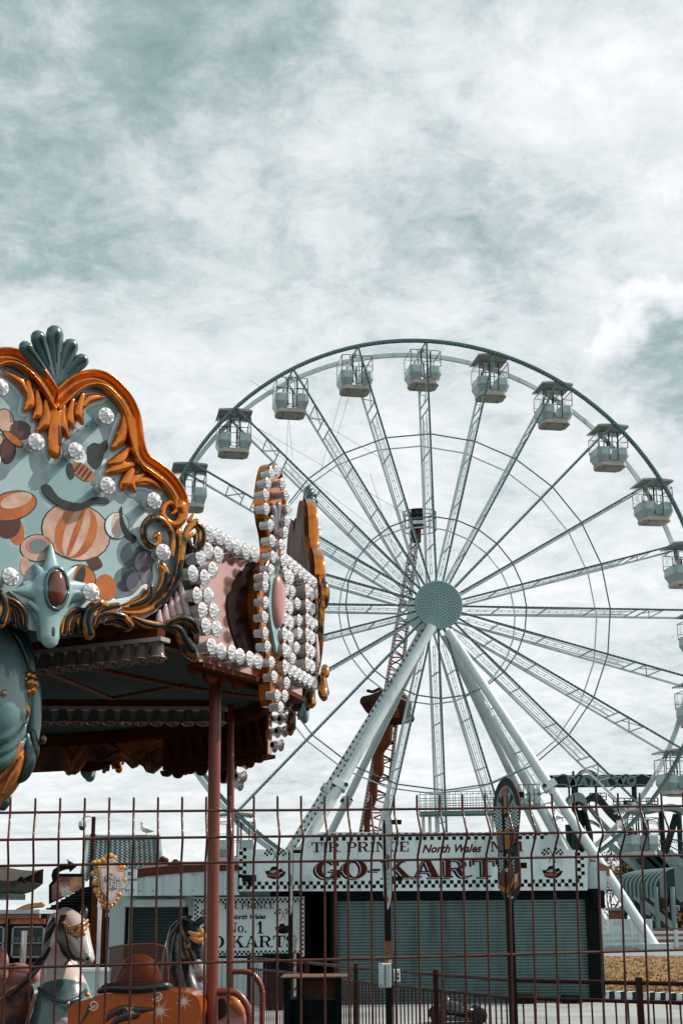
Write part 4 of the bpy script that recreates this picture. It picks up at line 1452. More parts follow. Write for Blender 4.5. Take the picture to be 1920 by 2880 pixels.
leg('leg', at(1260, 1776, 86.0), at(1522, 2176, 83.5), .28, leg_w)
leg('leg', at(1250, 1786, 88.6), at(1474, 2190, 90.5), .28, leg_w)
leg('leg', at(1256, 1790, 90.2), at(1420, 2140, 95), .28, leg_w)
leg('leg', at(1200, 1790, 90.2), at(1000, 2200, 95), .25, leg_w)
b = MB()
for p, q in (((1150, 1900, 85.), (1300, 1890, 86.)),):
    pass
# service deck with its cage
b = MB()
Yd = 82.
for u0, u1, v1, v0 in ((1180, 1408, 2246, 2290),):
    a0, a1 = at(u0, v0, Yd), at(u1, v0 - 4, Yd)
    b.beam(a0, a1, 1.6, .2)
    for dy in (-.8, .8):
        for hgt in (.0, .3, .6, .95):
            b.beam(a0 + V((0, dy, .2 + hgt)), a1 + V((0, dy, .2 + hgt)), .035, .035)
        for i in range(15):
            c_ = a0.lerp(a1, i / 14) + V((0, dy, 0))
            b.beam(c_, c_ + V((0, 0, 1.15)), .03, .03)
sd_ = obj('service_deck', b, whl_dk, wh, world=True)
for t in (.04, .12, .22, .9):
    b = MB()
    c_ = at(1180, 2290, Yd).lerp(at(1408, 2286, Yd), t)
    b.tube((c_.x, c_.y, 0), c_, .09, 8)
    obj('deck_post', b, leg_w, sd_, world=True)
b = MB()
a0, a1 = at(1456, 2272, 83), at(1514, 2270, 83)
b.beam(a0, a1, 1.2, .2)
for hgt in (0, .55, 1.1):
    b.beam(a0 + V((0, -.5, .15 + hgt)), a1 + V((0, -.5, .15 + hgt)), .05, .05)
for i in range(5):
    c_ = a0.lerp(a1, i / 4) + V((0, -.5, .1))
    b.beam(c_, c_ + V((0, 0, 1.2)), .05, .05)
obj('service_deck', b, whl_dk, wh, world=True)
b = MB()
for p, q in (((640, 1155, 87), (1200, 1480, 88)), ((690, 1210, 87), (1150, 1560, 88)), ((815, 1095, 87), (795, 1470, 88)), ((806, 1095, 87), (822, 1290, 88)), ((960, 1110, 87), (900, 1330, 88)), ((985, 1100, 87), (925, 1300, 88)), ((700, 1068, 87), (1090, 1300, 88)), ((1040, 1330, 87), (1130, 1620, 88))):
    b.tube(at(*p), at(*q), .011, 5)
obj('stay_cable', b, whl_dk, wh, world=True)['kind'] = 'stuff'

# ---- gondolas
go = thing('gondola', None, 'gondola', (0, 0, 0), YAW, 'gondolas of the ferris wheel')
b = MB()
P = crom([(-1.08, -.10), (-.95, .0), (0, .05), (.95, .0), (1.08, -.10)], 4)
b.prism([(x, z) for x, z in P] + [(x, z - .06) for x, z in P[::-1]], -1.1, 1.1, M.Rotation(PI / 2, 4, 'X'))
for i in range(18):
    b.box((-1.05 + i * .1235, -1.105, -.08), (.07, .02, .09))
    b.box((-1.05 + i * .1235, 1.105, -.08), (.07, .02, .09))
obj('roof', b, mat('gondola_roof', (.50, .49, .46), .6, var=.12, vs=3), go)
def shell(x0, x1, sg):
    b = MB()
    secs = [(-1.52, 0, .98), (-1.60, .03, 1.02), (-2.05, .05, 1.04), (-2.10, .02, 1.02), (-2.45, -.10, .80), (-2.62, -.26, .60)]
    vs, fs = [], []
    for z_, ex, dy in secs:
        xo = x1 + ex * sg
        vs += [(x0, -dy, z_), (xo - sg * .22, -dy, z_), (xo, -dy + .3, z_), (xo, dy - .3, z_), (xo - sg * .22, dy, z_), (x0, dy, z_)]
    n = 6
    for i in range(len(secs) - 1):
        for k in range(n):
            f = (i * n + k, i * n + (k + 1) % n, (i + 1) * n + (k + 1) % n, (i + 1) * n + k)
            fs.append(f if sg < 0 else f[::-1])
    fs.append(tuple(range(n)) if sg > 0 else tuple(range(n))[::-1])
    fs.append(tuple(range((len(secs) - 1) * n, len(secs) * n)))
    b.add(vs, fs)
    return b
for sg in (-1, 1):
    obj('tub', shell(sg * .30, sg * 1.04, sg), cabin_m, go)
b = MB()
b.prism([(-.95, -.5), (-.72, -.82), (.72, -.82), (.95, -.5), (.95, .5), (.72, .82), (-.72, .82), (-.95, .5)], -2.74, -2.50)
b.box((0, 0, -2.78), (.9, 1.0, .06))
b.k = 1
for sx_ in (-.55, .55):
    for sy in (-.5, .5):
        b.box((sx_, sy, -2.75), (.09, .09, .04))
obj('floor', b, [cabin_b, whl_bolt], go)
b = MB()
for sy in (-.96, .96):
    for xa, xb in ((-1.0, -.34), (-.28, .28), (.34, 1.0)):
        zb = -1.55 if xa != -.28 else -2.42
        b.vt([(xa, sy, zb), (xa, sy, -.62), (xa + .08, sy, -.50), (xb - .08, sy, -.50), (xb, sy, -.62), (xb, sy, zb)], .026, 6, 2, 1, None, False)
        if xa != -.28:
            b.beam((xa, sy, -1.18), (xb, sy, -1.18), .03, .03)
    b.vt([(-.28, sy, -2.3), (-.18, sy, -2.44), (.18, sy, -2.44), (.28, sy, -2.3)], .022, 6, 2, 1, None, False)
    b.beam((-.28, sy, -1.55), (.28, sy, -1.55), .03, .03)
for sx_ in (-1.0, 1.0):
    for zb in (-.52, -1.5):
        b.beam((sx_, -.96, zb), (sx_, .96, zb), .04, .04)
obj('frame', b, cabin_fr, go)
b = MB()
for sx_ in (-1, 1):
    b.beam((sx_ * .30, 0, -.05), (sx_ * .30, 0, -1.6), .09, .06)
b.tube((-.34, 0, -.25), (.34, 0, -.25), .06, 8)
b.box((0, 0, -.12), (.3, .3, .2))
obj('hanger', b, whl, go)
for sx_ in (-1, 1):
    b = MB()
    b.box((sx_ * 1.02, 0, -1.0), (.012, 1.8, .95))
    obj('pane', b, pane_m, go)
clock = {}
names = ['white gondola at the very top of the wheel, in line with the hub']
labs = {
    0: 'white gondola without a roof sheet at the very top of the ferris wheel',
    1: 'first white gondola clockwise from the very top of the wheel',
    2: 'second white gondola clockwise from the very top of the wheel',
    3: 'third white gondola clockwise from the very top of the wheel',
    4: 'fourth white gondola clockwise from the very top of the wheel',
    5: 'fifth white gondola clockwise from the very top of the wheel',
    6: 'sixth white gondola clockwise from the top, level with the hub disc',
    7: 'white gondola one place below hub height, above the flume side of the rim',
    8: 'white gondola two places below hub height, above the dark flume sign',
    9: 'white gondola hanging beside the end of the dark log flume sign',
    10: 'lowest visible white gondola, in front of the dark flume track',
    14: 'white gondola low on the wheel, behind the two red carousel poles',
    15: 'white gondola showing in the gap below the carousel canopy',
    20: 'white gondola partly behind the gilded carousel panel',
    21: 'third white gondola anticlockwise from the top, with its roof underside showing',
    22: 'second white roofless gondola anticlockwise from the very top of the wheel',
    23: 'first white roofless gondola anticlockwise from the very top of the wheel',
}
first = True
OPEN_TOP = (0, 22, 23)
for k in list(range(1, NS)) + [0]:
    th = TH0 + 2 * PI * k / NS
    if k in (11, 12, 13, 16, 17, 18, 19): 
        continue
    pos = OFF + wp(RW - .02, th, WW / 2)
    o = go if first else dup(go)
    first = False
    o.location = pos
    if k in (0, 22, 23):          # these hang without their roof sheets
        for c_ in list(o.children):
            if c_.name.startswith('roof'): bpy.data.objects.remove(c_)
    o['label'] = labs[k]
# ------------------------------------------------------------------ go-kart building
YB = atz(1300, 2824).y
def pb(u, v, Y=None):
    q = at(u, v, Y or YB)
    return (q.x, q.z)
def wallX(Y): return frame((0, Y, 0), (1, 0, 0), (0, 0, 1), (0, -1, 0))
XF0 = wallX(YB)
cx = pb(1160, 2800)[0]
gk = thing('kart_building', 'low go-kart building with wide grey roller shutter under a white chequered sign', 'building', (cx, YB, 0))
# shutter
x0, zt_ = pb(948, 2516)
x1, _ = pb(1652, 2516)
x1b = pb(1664, 2800)[0]
b = MB(XF0)
n = 36
hS = zt_
pr = []
for i in range(n):
    za, zb = hS * i / n, hS * (i + 1) / n
    pr += [(za + .006, -.30), (za + (zb - za) * .3, -.272), (za + (zb - za) * .6, -.262), (zb - .016, -.272), (zb - .008, -.31)]
vs, fs = [], []
for xx in (x0, x1b):
    vs += [(xx, z_, d_) for z_, d_ in pr]
m_ = len(pr)
fs = [(i, i + m_, i + m_ + 1, i + 1) for i in range(m_ - 1)]
b.add(vs, [tuple(f) for f in fs], False)
obj('roller_shutter', b, shut_m, gk, world=True)
b = MB(XF0)
b.span((x0 - .02, 0, -.32), (x0 - .14, zt_ + .1, -.18))
b.span((x1b + .0, 0, -.32), (x1b + .30, zt_ + .02, -.16))
b.span((x0 - .1, zt_ - .12, -.33), (x1b + .28, zt_ + .12, -.2))
obj('shutter_guide', b, dark_w, gk, world=True)
b = MB(XF0)
bx0, bz0 = pb(1664, 2554)
bx1, bz1 = pb(1712, 2504)
b.span((bx0, bz0, -.15), (bx1 - .12, bz1, .12))
obj('shutter_box', b, dark_w, gk, world=True, bevel=.02)
b = MB(XF0)
b.span((x1b - .6, 0, -.2), (x1b - .25, .16, .3))
b.span((pb(1430, 2800)[0], 0, -.2), (pb(1500, 2800)[0], .17, .25))
obj('timber_kerb', b, dark_w, gk, world=True, bevel=.02)
# walls behind, right flank and roof
b = MB(XF0)
xl = pb(672, 2506)[0]
xr = pb(1655, 2500)[0]
b.span((x0 - .12, 0, -9), (xr + .3, 2.9, -.36))
b.span((xl, 2.62, -9), (x0 - .13, 2.9, .13))
obj('wall', b, wall_w, gk, world=True)
b = MB()
fa, fb_ = at(1657, 2414, YB + .05), at(1713, 2438, YB + 1.0)
fa2, fb2 = at(1657, 2444, YB + .05), at(1713, 2465, YB + 1.0)
q = V((.0, .06, 0))
b.add([fa, fb_, fb2, fa2, fa + q, fb_ + q, fb2 + q, fa2 + q], [(0, 3, 2, 1), (4, 5, 6, 7), (0, 1, 5, 4), (3, 7, 6, 2), (1, 2, 6, 5), (0, 4, 7, 3)])
obj('fascia', b, fascia_m, gk, world=True)
b = MB(XF0)
f0, f1 = pb(1656, 2499), pb(1684, 2452)
b.span((f0[0], f0[1], -.5), (f1[0] + .02, f1[1] + .2, -.06))
for i in range(3):
    b.span((f0[0] + .03 + i * .08, f0[1] + .02, -.06), (f0[0] + .05 + i * .08, f1[1] + .1, -.045))
f0, f1 = pb(1687, 2500), pb(1711, 2462)
b.span((f0[0], f0[1], -1.), (f1[0], f1[1] + .1, -.3))
obj('flank_cladding', b, wall_w, gk, world=True)
b = MB(XF0)
rz = pb(1100, 2335)[1]
r0 = pb(1270, 2340, YB + 3)
b.prism([(pb(1150, 2336)[0], 2.6), (pb(1410, 2322, YB)[0], pb(1410, 2322, YB)[1]), (pb(1560, 2350)[0], 2.8)], -4.2, -3.0)
obj('roof_gable', b, fascia_m, gk, world=True)
# sign board
SGN = thing('go_kart_sign', 'wide white sign reading TIR PRINCE GO-KARTS with black chequered border', 'sign', (cx, YB - .22, pb(1160, 2506)[1]))
XSg = wallX(YB - .20)
ysg = YB - .20
def ps(u, v): return pb(u, v, ysg)
outl = [(669, 2507), (669, 2389), (780, 2389), (826, 2386), (852, 2376), (874, 2358), (896, 2343), (905, 2340), (1500, 2342), (1544, 2343), (1556, 2352), (1570, 2376), (1586, 2388), (1618, 2391), (1646, 2395), (1651, 2400), (1651, 2504)]
b = MB(XSg)
b.prism([ps(*q) for q in outl], -.06, 0)
obj('board', b, sign_w, SGN, world=True)
b = MB(XSg)
sq = ps(690, 2500)[0] - ps(679.6, 2500)[0]
def tile(mb, x_, z_, s_, zz=.003):
    mb.add([(x_, z_, zz), (x_ + s_, z_, zz), (x_ + s_, z_ + s_, zz), (x_, z_ + s_, zz)], [(0, 1, 2, 3)])
zb = ps(700, 2501)[1]
nx = int((ps(1648, 2500)[0] - ps(672, 2500)[0]) / sq)
for i in range(nx):
    tile(b, ps(672, 2500)[0] + i * sq, zb + (i % 2) * sq, sq * .97)
obj('chequered_border', b, ink, SGN, world=True)
b = MB(XSg)
zt2 = ps(1200, 2343)[1]
xs0 = ps(900, 2345)[0]
for i in range(int((ps(1548, 2345)[0] - xs0) / sq)):
    tile(b, xs0 + i * sq, zt2 - sq * (1 + (i + 1) % 2) + .01, sq * .97)
obj('chequered_border', b, ink, SGN, world=True)
b = MB(XSg)
for i in range(2, 11):
    tile(b, ps(672, 2500)[0] + ((i + 1) % 2) * sq, zb + i * sq, sq * .97)
obj('chequered_border', b, ink, SGN, world=True)
b = MB(XSg)
for i in range(2, 10):
    tile(b, ps(1646, 2500)[0] - sq * (1 + (i + 1) % 2), zb + i * sq, sq * .97)
obj('chequered_border', b, ink, SGN, world=True)
b = MB(XSg)
h = ps(900, 2370)[1] - ps(900, 2398)[1]
put_slab(b, 'TIR PRINCE', ps(875, 2398)[0], ps(900, 2397)[1], h, None, .003, width=ps(1151, 2390)[0] - ps(875, 2390)[0])
obj('lettering', b, sign_red, SGN, world=True)
b = MB(XSg)
put_slab(b, 'No.1', ps(1378, 2396)[0], ps(1378, 2395)[1], h, None, .003, width=ps(1470, 2390)[0] - ps(1378, 2390)[0])
obj('lettering', b, sign_red, SGN, world=True)
b = MB(XSg)
c_ = ps(1270, 2386)
put_text(b, 'North Wales', c_[0], c_[1], h * 1.12, .004, None, shear=.35, offset=.007)
obj('lettering', b, sign_red, SGN, world=True)
b = MB(XSg)
hk = ps(900, 2419)[1] - ps(900, 2471)[1]
wk = ps(1462, 2450)[0] - ps(885, 2450)[0]
put_slab(b, 'GO-KARTS', ps(880, 2471)[0], ps(900, 2475.5)[1], hk, None, .003, width=wk, dz=.0003)
obj('letter_shadow', b, ink, SGN, world=True)
b = MB(XSg)
put_slab(b, 'GO-KARTS', ps(886, 2471)[0], ps(900, 2472.4)[1] , hk * 1.0, None, .008, width=wk, dz=.0003)
obj('letter_edge', b, sign_w, SGN, world=True)
b = MB(XSg)
put_slab(b, 'GO-KARTS', ps(888, 2471)[0], ps(900, 2471)[1], hk, None, .013, width=wk, dz=.0003)
obj('large_lettering', b, sign_red, SGN, world=True)
def kart_picture(mb, u, v, s, X, pf, flags=True, kk=(0, 1, 2)):
    """small picture of a kart under crossed chequered flags"""
    def P(a, c): return pf(u + a * s, v + c * s)
    def poly(k, pts, zz):
        mb.k = k
        mb.prism([P(*q) for q in pts], .0, zz)
    poly(0, [(-30, 0), (-26, 8), (-22, 18), (-6, 23), (12, 22), (24, 14), (31, 2), (22, 0), (18, -8), (8, -4), (2, -14), (-10, -12), (-16, -2)], .003)
    poly(1, [(-26, 8), (-20, 15), (6, 18), (16, 12), (8, 8), (-14, 8)], .006)
    poly(2, [(-18, 4), (-4, 6), (6, 0), (-2, -4), (-14, 0)], .009)
    poly(2, [(10, 10), (20, 6), (24, 2), (12, 4)], .009)
    if flags:
        for sg in (-1, 1):
            poly(0, [(sg * -11, -22), (sg * -9, -22), (sg * 11, -66), (sg * 9, -66)], .003)
            ox, oy = sg * 9, -66
            for i in range(4):
                for j in range(3):
                    if (i + j) % 2 == 0:
                        ax, ay = ox + sg * (i * 5.6), oy + j * 6.4 + i * 1.6
                        poly(0, [(ax, ay), (ax + sg * 5.6, ay + 1.6), (ax + sg * 5.6, ay + 8), (ax, ay + 6.4)], .004)
b = MB(XSg)
kart_picture(b, 774, 2450, .98, XSg, ps)
kart_picture(b, 1552, 2448, .98, XSg, ps)
obj('kart_picture', b, [ink, mat('kart_red', (.22, .07, .04), .5, var=.4, vs=9), mat('kart_grey', (.25, .25, .24), .5, var=.4, vs=12)], SGN, world=True)
b = MB(XSg)
for u in (1006, 1336):
    a_, c_ = ps(u, 2345), ps(u, 2502)
    b.span((a_[0] - .004, c_[1], 0), (a_[0] + .004, a_[1], .002))
for u, v in ((735, 2407), (870, 2383), (870, 2480), (1600, 2495), (1520, 2495), (1560, 2370), (1640, 2496)):
    c_ = ps(u, v)
    b.lathe([(.014, 0), (.012, .006)], 8, M.Translation((c_[0], c_[1], 0)))
obj('board_joint', b, shut_m, SGN, world=True)
# wall lamp camera at the left end of the sign
cc = at(698, 2470, YB - .5)
cm = thing('wall_camera', 'small dark security camera fixed to the chequered end of the go-kart sign', 'camera', cc)
b = MB()
b.beam((-.12, .0, 0), (.16, -.02, 0), .12, .13)
obj('housing', b, dark_w, cm, bevel=.01)
b = MB()
b.tube((0, .0, -.05), (.02, .26, -.14), .03, 8)
obj('bracket', b, dark_w, cm)

# ---- left wing with its own shutter and signs
YL = YB + .7
XL0 = wallX(YL)
def pl(u, v, Y=None): return pb(u, v, Y or YL)
lw = thing('kart_office', 'pale low office with corrugated fascia and a narrow dark roller shutter', 'building', (pl(460, 2800)[0], YL, 0))
b = MB(XL0)
wx0, wx1 = pl(304, 2700)[0], pl(560, 2700)[0]
sx0, sx1, sz = pl(362, 2600)[0], pl(520, 2600)[0], pl(440, 2552)[1]
ztop = pl(440, 2500)[1]
b.span((wx0, 0, -5), (sx0, ztop, 0))
b.span((sx1, 0, -5), (pl(548, 2600)[0], ztop, 0))
b.span((sx0, sz, -5), (sx1, ztop, 0))
b.span((pl(548, 2600)[0], 0, -5), (pl(760, 2600)[0], 2.6, -.02))
obj('wall', b, wall_w, lw, world=True)
b = MB(XL0)
n = 30
pr = []
for i in range(n):
    za, zb_ = sz * i / n, sz * (i + 1) / n
    pr += [(za + .006, -.16), (za + (zb_ - za) * .5, -.135), (zb_ - .014, -.15), (zb_ - .007, -.18)]
vs = [(xx, z_, d_) for xx in (sx0, sx1) for z_, d_ in pr]
m_ = len(pr)
b.add(vs, [(i, i + m_, i + m_ + 1, i + 1) for i in range(m_ - 1)])
obj('roller_shutter', b, mat('dark_green_shutter', (.055, .085, .09), .4, var=.1, metal=.2), lw, world=True)
b = MB(XL0)
hx0, hz0 = pl(349, 2551)
hx1, hz1 = pl(525, 2529)
b.span((hx0, hz0, 0), (hx1, hz1, .22))
obj('shutter_housing', b, sign_w, lw, world=True, bevel=.01)
b = MB(XL0)
b.span((sx0 - .07, 0, 0), (sx0, sz, .03))
b.span((sx1, 0, 0), (sx1 + .07, sz, .03))
obj('shutter_guide', b, dark_w, lw, world=True)
# corrugated fascia
YF = YL - .9
XFa = wallX(YF)
b = MB(XFa)
q0, q1 = pl(352, 2520, YF), pl(672, 2508, YF)
zt0, zt1 = pl(352, 2452, YF)[1], pl(672, 2440, YF)[1]
N_ = 46
vs = []
for i in range(N_ + 1):
    t = i / N_
    xx = q0[0] + (q1[0] - q0[0]) * t
    d_ = .03 if (i % 8) in (0, 1) else 0.
    vs += [(xx, q0[1], d_), (xx, zt0 + (zt1 - zt0) * t + .03, d_)]
b.add(vs, [(2 * i, 2 * i + 2, 2 * i + 3, 2 * i + 1) for i in range(N_)])
b.span((q0[0], q0[1], -.9), (q0[0] + .03, zt0, -.001))
b.span((q0[0], q0[1] + .01, -.95), (q1[0], q0[1] + .03, -.01))
obj('corrugated_fascia', b, wall_w, lw, world=True)
b = MB(XFa)
for i in range(9):
    for zz_ in (q0[1] + .1, q0[1] + .42):
        b.lathe([(.012, 0), (.010, .01)], 6, M.Translation((q0[0] + .3 + i * .27, zz_, .0)))
obj('fixing', b, ink, lw, world=True)
b = MB()
pp = [(384, 2444, 2468), (420, 2440, 2464), (500, 2434, 2456), (585, 2431, 2450), (672, 2432, 2448)]
vs = []
for u, va, vb in pp:
    a_, c_ = at(u, va, YF - .05), at(u, vb, YF - .05)
    vs += [a_, c_, a_ + V((0, 1.2, .1)), c_ + V((0, 1.2, 0))]
fs = []
for i in range(len(pp) - 1):
    o_ = i * 4
    fs += [(o_, o_ + 1, o_ + 5, o_ + 4), (o_, o_ + 4, o_ + 6, o_ + 2), (o_ + 1, o_ + 3, o_ + 7, o_ + 5)]
fs += [(0, 2, 3, 1), (16, 17, 19, 18)]
b.add(vs, fs)
obj('roof_trim', b, fascia_m, lw, world=True)
b = MB()
for u, v in ((458, 2416), (466, 2420), (452, 2424), (487, 2430), (494, 2424), (500, 2428), (480, 2434)):
    b.ell(at(u, v, YF + .3), (.07, .07, .06), 8, 6)
obj('roof_lamp', b, fascia_m, lw, world=True)
# notices
def board(name, label, u0, v0, u1, v1, Y, m_, th=.02):
    X = wallX(Y)
    a_, c_ = pb(u0, v0, Y), pb(u1, v1, Y)
    t = thing(name, label, 'sign', ((a_[0] + c_[0]) / 2, Y, min(a_[1], c_[1])))
    b = MB(X)
    b.span((a_[0], a_[1], -th), (c_[0], c_[1], 0))
    obj('board', b, m_, t, world=True, bevel=.004)
    return t, X, a_, c_
t, X, a_, c_ = board('notice', 'white camera warning notice with a triangle on the corrugated fascia', 345, 2478, 386, 2519, YF - .05, sign_w)
b = MB(X)
tri = [(351, 2502), (377, 2502), (364, 2482), (351, 2502)]
b.vt([(*pb(u, v, YF - .05), .003) for u, v in tri], .006, 5, 1, .3, (0, 0, 1))
put_text(b, 'C.C.T.V', *pb(366, 2506, YF - .05), .06, .003, None, offset=.001)
put_text(b, 'in operation', *pb(366, 2512, YF - .05), .036, .003, None)
put_text(b, 'in use', *pb(366, 2516.4, YF - .05), .026, .003, None)
obj('lettering', b, ink, t, world=True)
t, X, a_, c_ = board('notice', 'small white alarm notice with letters SD above the camera warning', 356, 2446, 385, 2471, YF - .10, sign_w, .1)
b = MB(X)
put_text(b, 'SD.', *pb(368, 2457, YF - .10), .085, .003, None, offset=.004)
put_text(b, 'alarm', *pb(368, 2466, YF - .10), .034, .003, None)
obj('lettering', b, ink, t, world=True)
# second go-kart board
Y2 = YL - .12
t, X, a_, c_ = board('go_kart_board', 'shaded white No.1 GO KARTS board with chequered edge beside the poles', 545, 2524, 856, 2690, Y2, sign_w, .04)
b = MB(X)
f2 = lambda u, v: pb(u, v, Y2)
s2 = f2(600, 2600)[0] - f2(594.0, 2600)[0]
xx0, zz0, zz1, xx1 = f2(546, 2600)[0], f2(700, 2686)[1], f2(700, 2527)[1], f2(854, 2600)[0]
nx, nz = int((xx1 - xx0) / s2), int((zz1 - zz0) / s2)
for i in range(nx):
    tile(b, xx0 + i * s2, zz0 + (i % 2) * s2, s2 * .97)
    tile(b, xx0 + i * s2, zz1 - s2 * (1 + i % 2), s2 * .97)
for i in range(2, nz - 2):
    tile(b, xx0 + (i % 2) * s2, zz0 + i * s2, s2 * .97)
    tile(b, xx1 - s2 * (1 + i % 2), zz0 + i * s2, s2 * .97)
obj('chequered_border', b, ink, t, world=True)
b = MB(X)
hh_ = f2(600, 2541)[1] - f2(600, 2558)[1]
put_slab(b, 'TIR PRINCE', f2(626, 2558)[0], f2(626, 2557)[1], hh_, None, .003, width=f2(772, 2557)[0] - f2(626, 2557)[0])
obj('lettering', b, ink, t, world=True)
b = MB(X)
put_text(b, 'North Wales', *f2(698, 2578), hh_ * 1.1, .004, None, shear=.35, offset=.005)
obj('lettering', b, ink, t, world=True)
b = MB(X)
put_slab(b, 'No.', f2(640, 2626)[0], f2(640, 2623)[1], (f2(600, 2596)[1] - f2(600, 2624)[1]), None, .003)
put_slab(b, '1', f2(722, 2626)[0], f2(722, 2626)[1], (f2(600, 2592)[1] - f2(600, 2627)[1]), None, .003)
obj('lettering', b, ink, t, world=True)
b = MB(X)
put_slab(b, 'GO KARTS', f2(562, 2668)[0], f2(562, 2666)[1], (f2(600, 2634)[1] - f2(600, 2667)[1]), None, .003, width=f2(832, 2600)[0] - f2(562, 2600)[0])
obj('lettering', b, ink, t, world=True)
b = MB(X)
kart_picture(b, 796, 2608, .8, X, f2)
kart_picture(b, 588, 2608, .8, X, f2)
obj('kart_picture', b, [ink, ink, sign_red], t, world=True)
# dark recess between the board and the wide shutter, timber screens in front
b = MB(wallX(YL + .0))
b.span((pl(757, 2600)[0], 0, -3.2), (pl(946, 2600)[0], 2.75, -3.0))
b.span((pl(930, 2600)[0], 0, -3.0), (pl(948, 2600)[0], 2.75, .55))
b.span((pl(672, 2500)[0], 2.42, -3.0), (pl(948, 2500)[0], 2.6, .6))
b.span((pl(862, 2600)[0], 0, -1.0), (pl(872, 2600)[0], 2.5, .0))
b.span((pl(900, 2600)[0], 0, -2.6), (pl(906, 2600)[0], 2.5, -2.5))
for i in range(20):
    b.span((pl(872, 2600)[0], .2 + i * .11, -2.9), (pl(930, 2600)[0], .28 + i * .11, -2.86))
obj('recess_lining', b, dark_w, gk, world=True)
b = MB()
YP = YL - .35
for i in range(7):
    u = 604 + i * 20.6
    a_, c_ = at(u, 2695, YP), at(u + 19.4, 2880, YP)
    b.box(((a_.x + c_.x) / 2, YP, a_.z / 2), (c_.x - a_.x, .03, a_.z))
scr_ = thing('plank_screen', 'pale upright boards standing below the second go-kart board', 'fence', (at(670, 2800, YP).x, YP, 0))
obj('board_panel', b, wall_w, scr_, world=True)
b = MB()
for v in (2693, 2800):
    a_, c_ = at(600, v, YP), at(750, v, YP)
    b.box(((a_.x + c_.x) / 2, YP + .05, a_.z), (c_.x - a_.x, .05, .06))
obj('rail', b, dark_w, scr_, world=True)
ds = thing('timber_screen', 'dark slatted timber screen between the pale boards and the plank topped bin', 'fence', (at(780, 2850, YP - 2).x, YP - 2, 0))
b = MB()
for i in range(11):
    u = 744 + i * 9.6
    a_ = at(u, 2694 + (0 if i < 5 else 8), YP - 2)
    b.box((a_.x, YP - 2 + (i % 2) * .02, a_.z / 2), (.062, .03, a_.z))
obj('slat', b, dark_w, ds, world=True)
b = MB()
for zz_ in (.4, 1.0):
    b.box((at(792, 2800, YP - 2).x, YP - 1.95, zz_), (.75, .04, .08))
obj('rail', b, dark_w, ds, world=True)
# red post at the left of the wide shutter
rp = at(944, 2800, YB - .6)
po = thing('post', 'thin red brown post standing between the dark recess and the wide shutter', 'post', (rp.x, YB - .6, 0))
b = MB()
tp = at(938, 2352, YB - .6)
b.tube((0, 0, 0), (0, 0, tp.z), .032, 10)
obj('shaft', b, fascia_m, po)
b = MB()
b.lathe([(.04, tp.z), (.045, tp.z + .03), (.02, tp.z + .05)], 10)
obj('cap', b, fascia_m, po)

# ------------------------------------------------------------------ left background
# tiled roof
YT = 46.
tr = thing('tiled_roof_house', 'house with a grey pantile roof and a gull on its ridge', 'house', (at(345, 2500, YT).x, YT, 0))
RA, RB = at(247, 2357, YT + 2.6), at(446, 2357, YT + 2.6)
EA, EB = at(232, 2482, YT), at(458, 2482, YT)
b = MB()
nu, nv = 112, 15
vs, fs = [], []
for j in range(nv):
    for e_ in (0, 1):
        t = (j + e_) / nv
        for i in range(nu + 1):
            s_ = i / nu
            p_ = RA.lerp(RB, s_).lerp(EA.lerp(EB, s_), t)
            up = .035 * sin(s_ * 15 * 2 * PI) + (.05 if e_ else -.01)
            vs.append(p_ + V((0, -.45, .9)) * up)
for j in range(nv):
    o_ = j * 2 * (nu + 1)
    for i in range(nu):
        fs.append((o_ + i, o_ + nu + 1 + i, o_ + nu + 2 + i, o_ + i + 1))
    if j < nv - 1:
        o2 = o_ + (nu + 1)
        for i in range(nu):
            fs.append((o2 + i, o2 + nu + 1 + i, o2 + nu + 2 + i, o2 + i + 1))
b.add(vs, fs, False)
obj('roof', b, tile_m, tr, world=True)
b = MB()
b.tube(RA + V((-.06, 0, .02)), RB + V((.06, 0, .02)), .09, 10)
for s_ in (0, 1):
    p0, p1 = (RA, EA) if s_ == 0 else (RB, EB)
    for i in range(16):
        q0, q1 = p0.lerp(p1, i / 16), p0.lerp(p1, (i + .9) / 16)
        b.tube(q0 + V((0, -.02, .06)), q1 + V((0, -.05, .02)), .07, 6, .085)
obj('ridge_tile', b, tile_m, tr, world=True)
b = MB()
b.span((EA.x + .2, YT + .25, 0), (EB.x - .2, YT + 5, EA.z))
obj('wall', b, wall_w, tr, world=True)
gl = at(412, 2352, YT + 2.5)
gu = thing('gull', 'white gull standing on the ridge of the tiled roof', 'gull', gl)
b = MB()
b.vt([(.20, 0, .16), (.06, 0, .19), (-.08, 0, .24), (-.13, 0, .33), (-.14, 0, .38), (-.145, 0, .44), (-.14, 0, .475)], [.03, .085, .10, .07, .05, .058, .03], 12, 4)
obj('body', b, mat('white_feather', (.7, .7, .69), .7), gu)
b = MB()
b.vt([(.25, -.05, .15), (.10, -.07, .20), (-.04, -.075, .25)], [.012, .05, .03], 10, 4, .6)
obj('wing', b, mat('grey_feather', (.3, .33, .35), .7), gu)
b = MB()
b.vt([(-.18, 0, .45), (-.24, 0, .435)], [.016, .006], 6, 1)
obj('beak', b, orange_p, gu)
for s_ in (-.03, .03):
    b = MB()
    b.tube((0, s_, 0), (0, s_, .14), .010, 6)
    obj('leg', b, orange_p, gu)
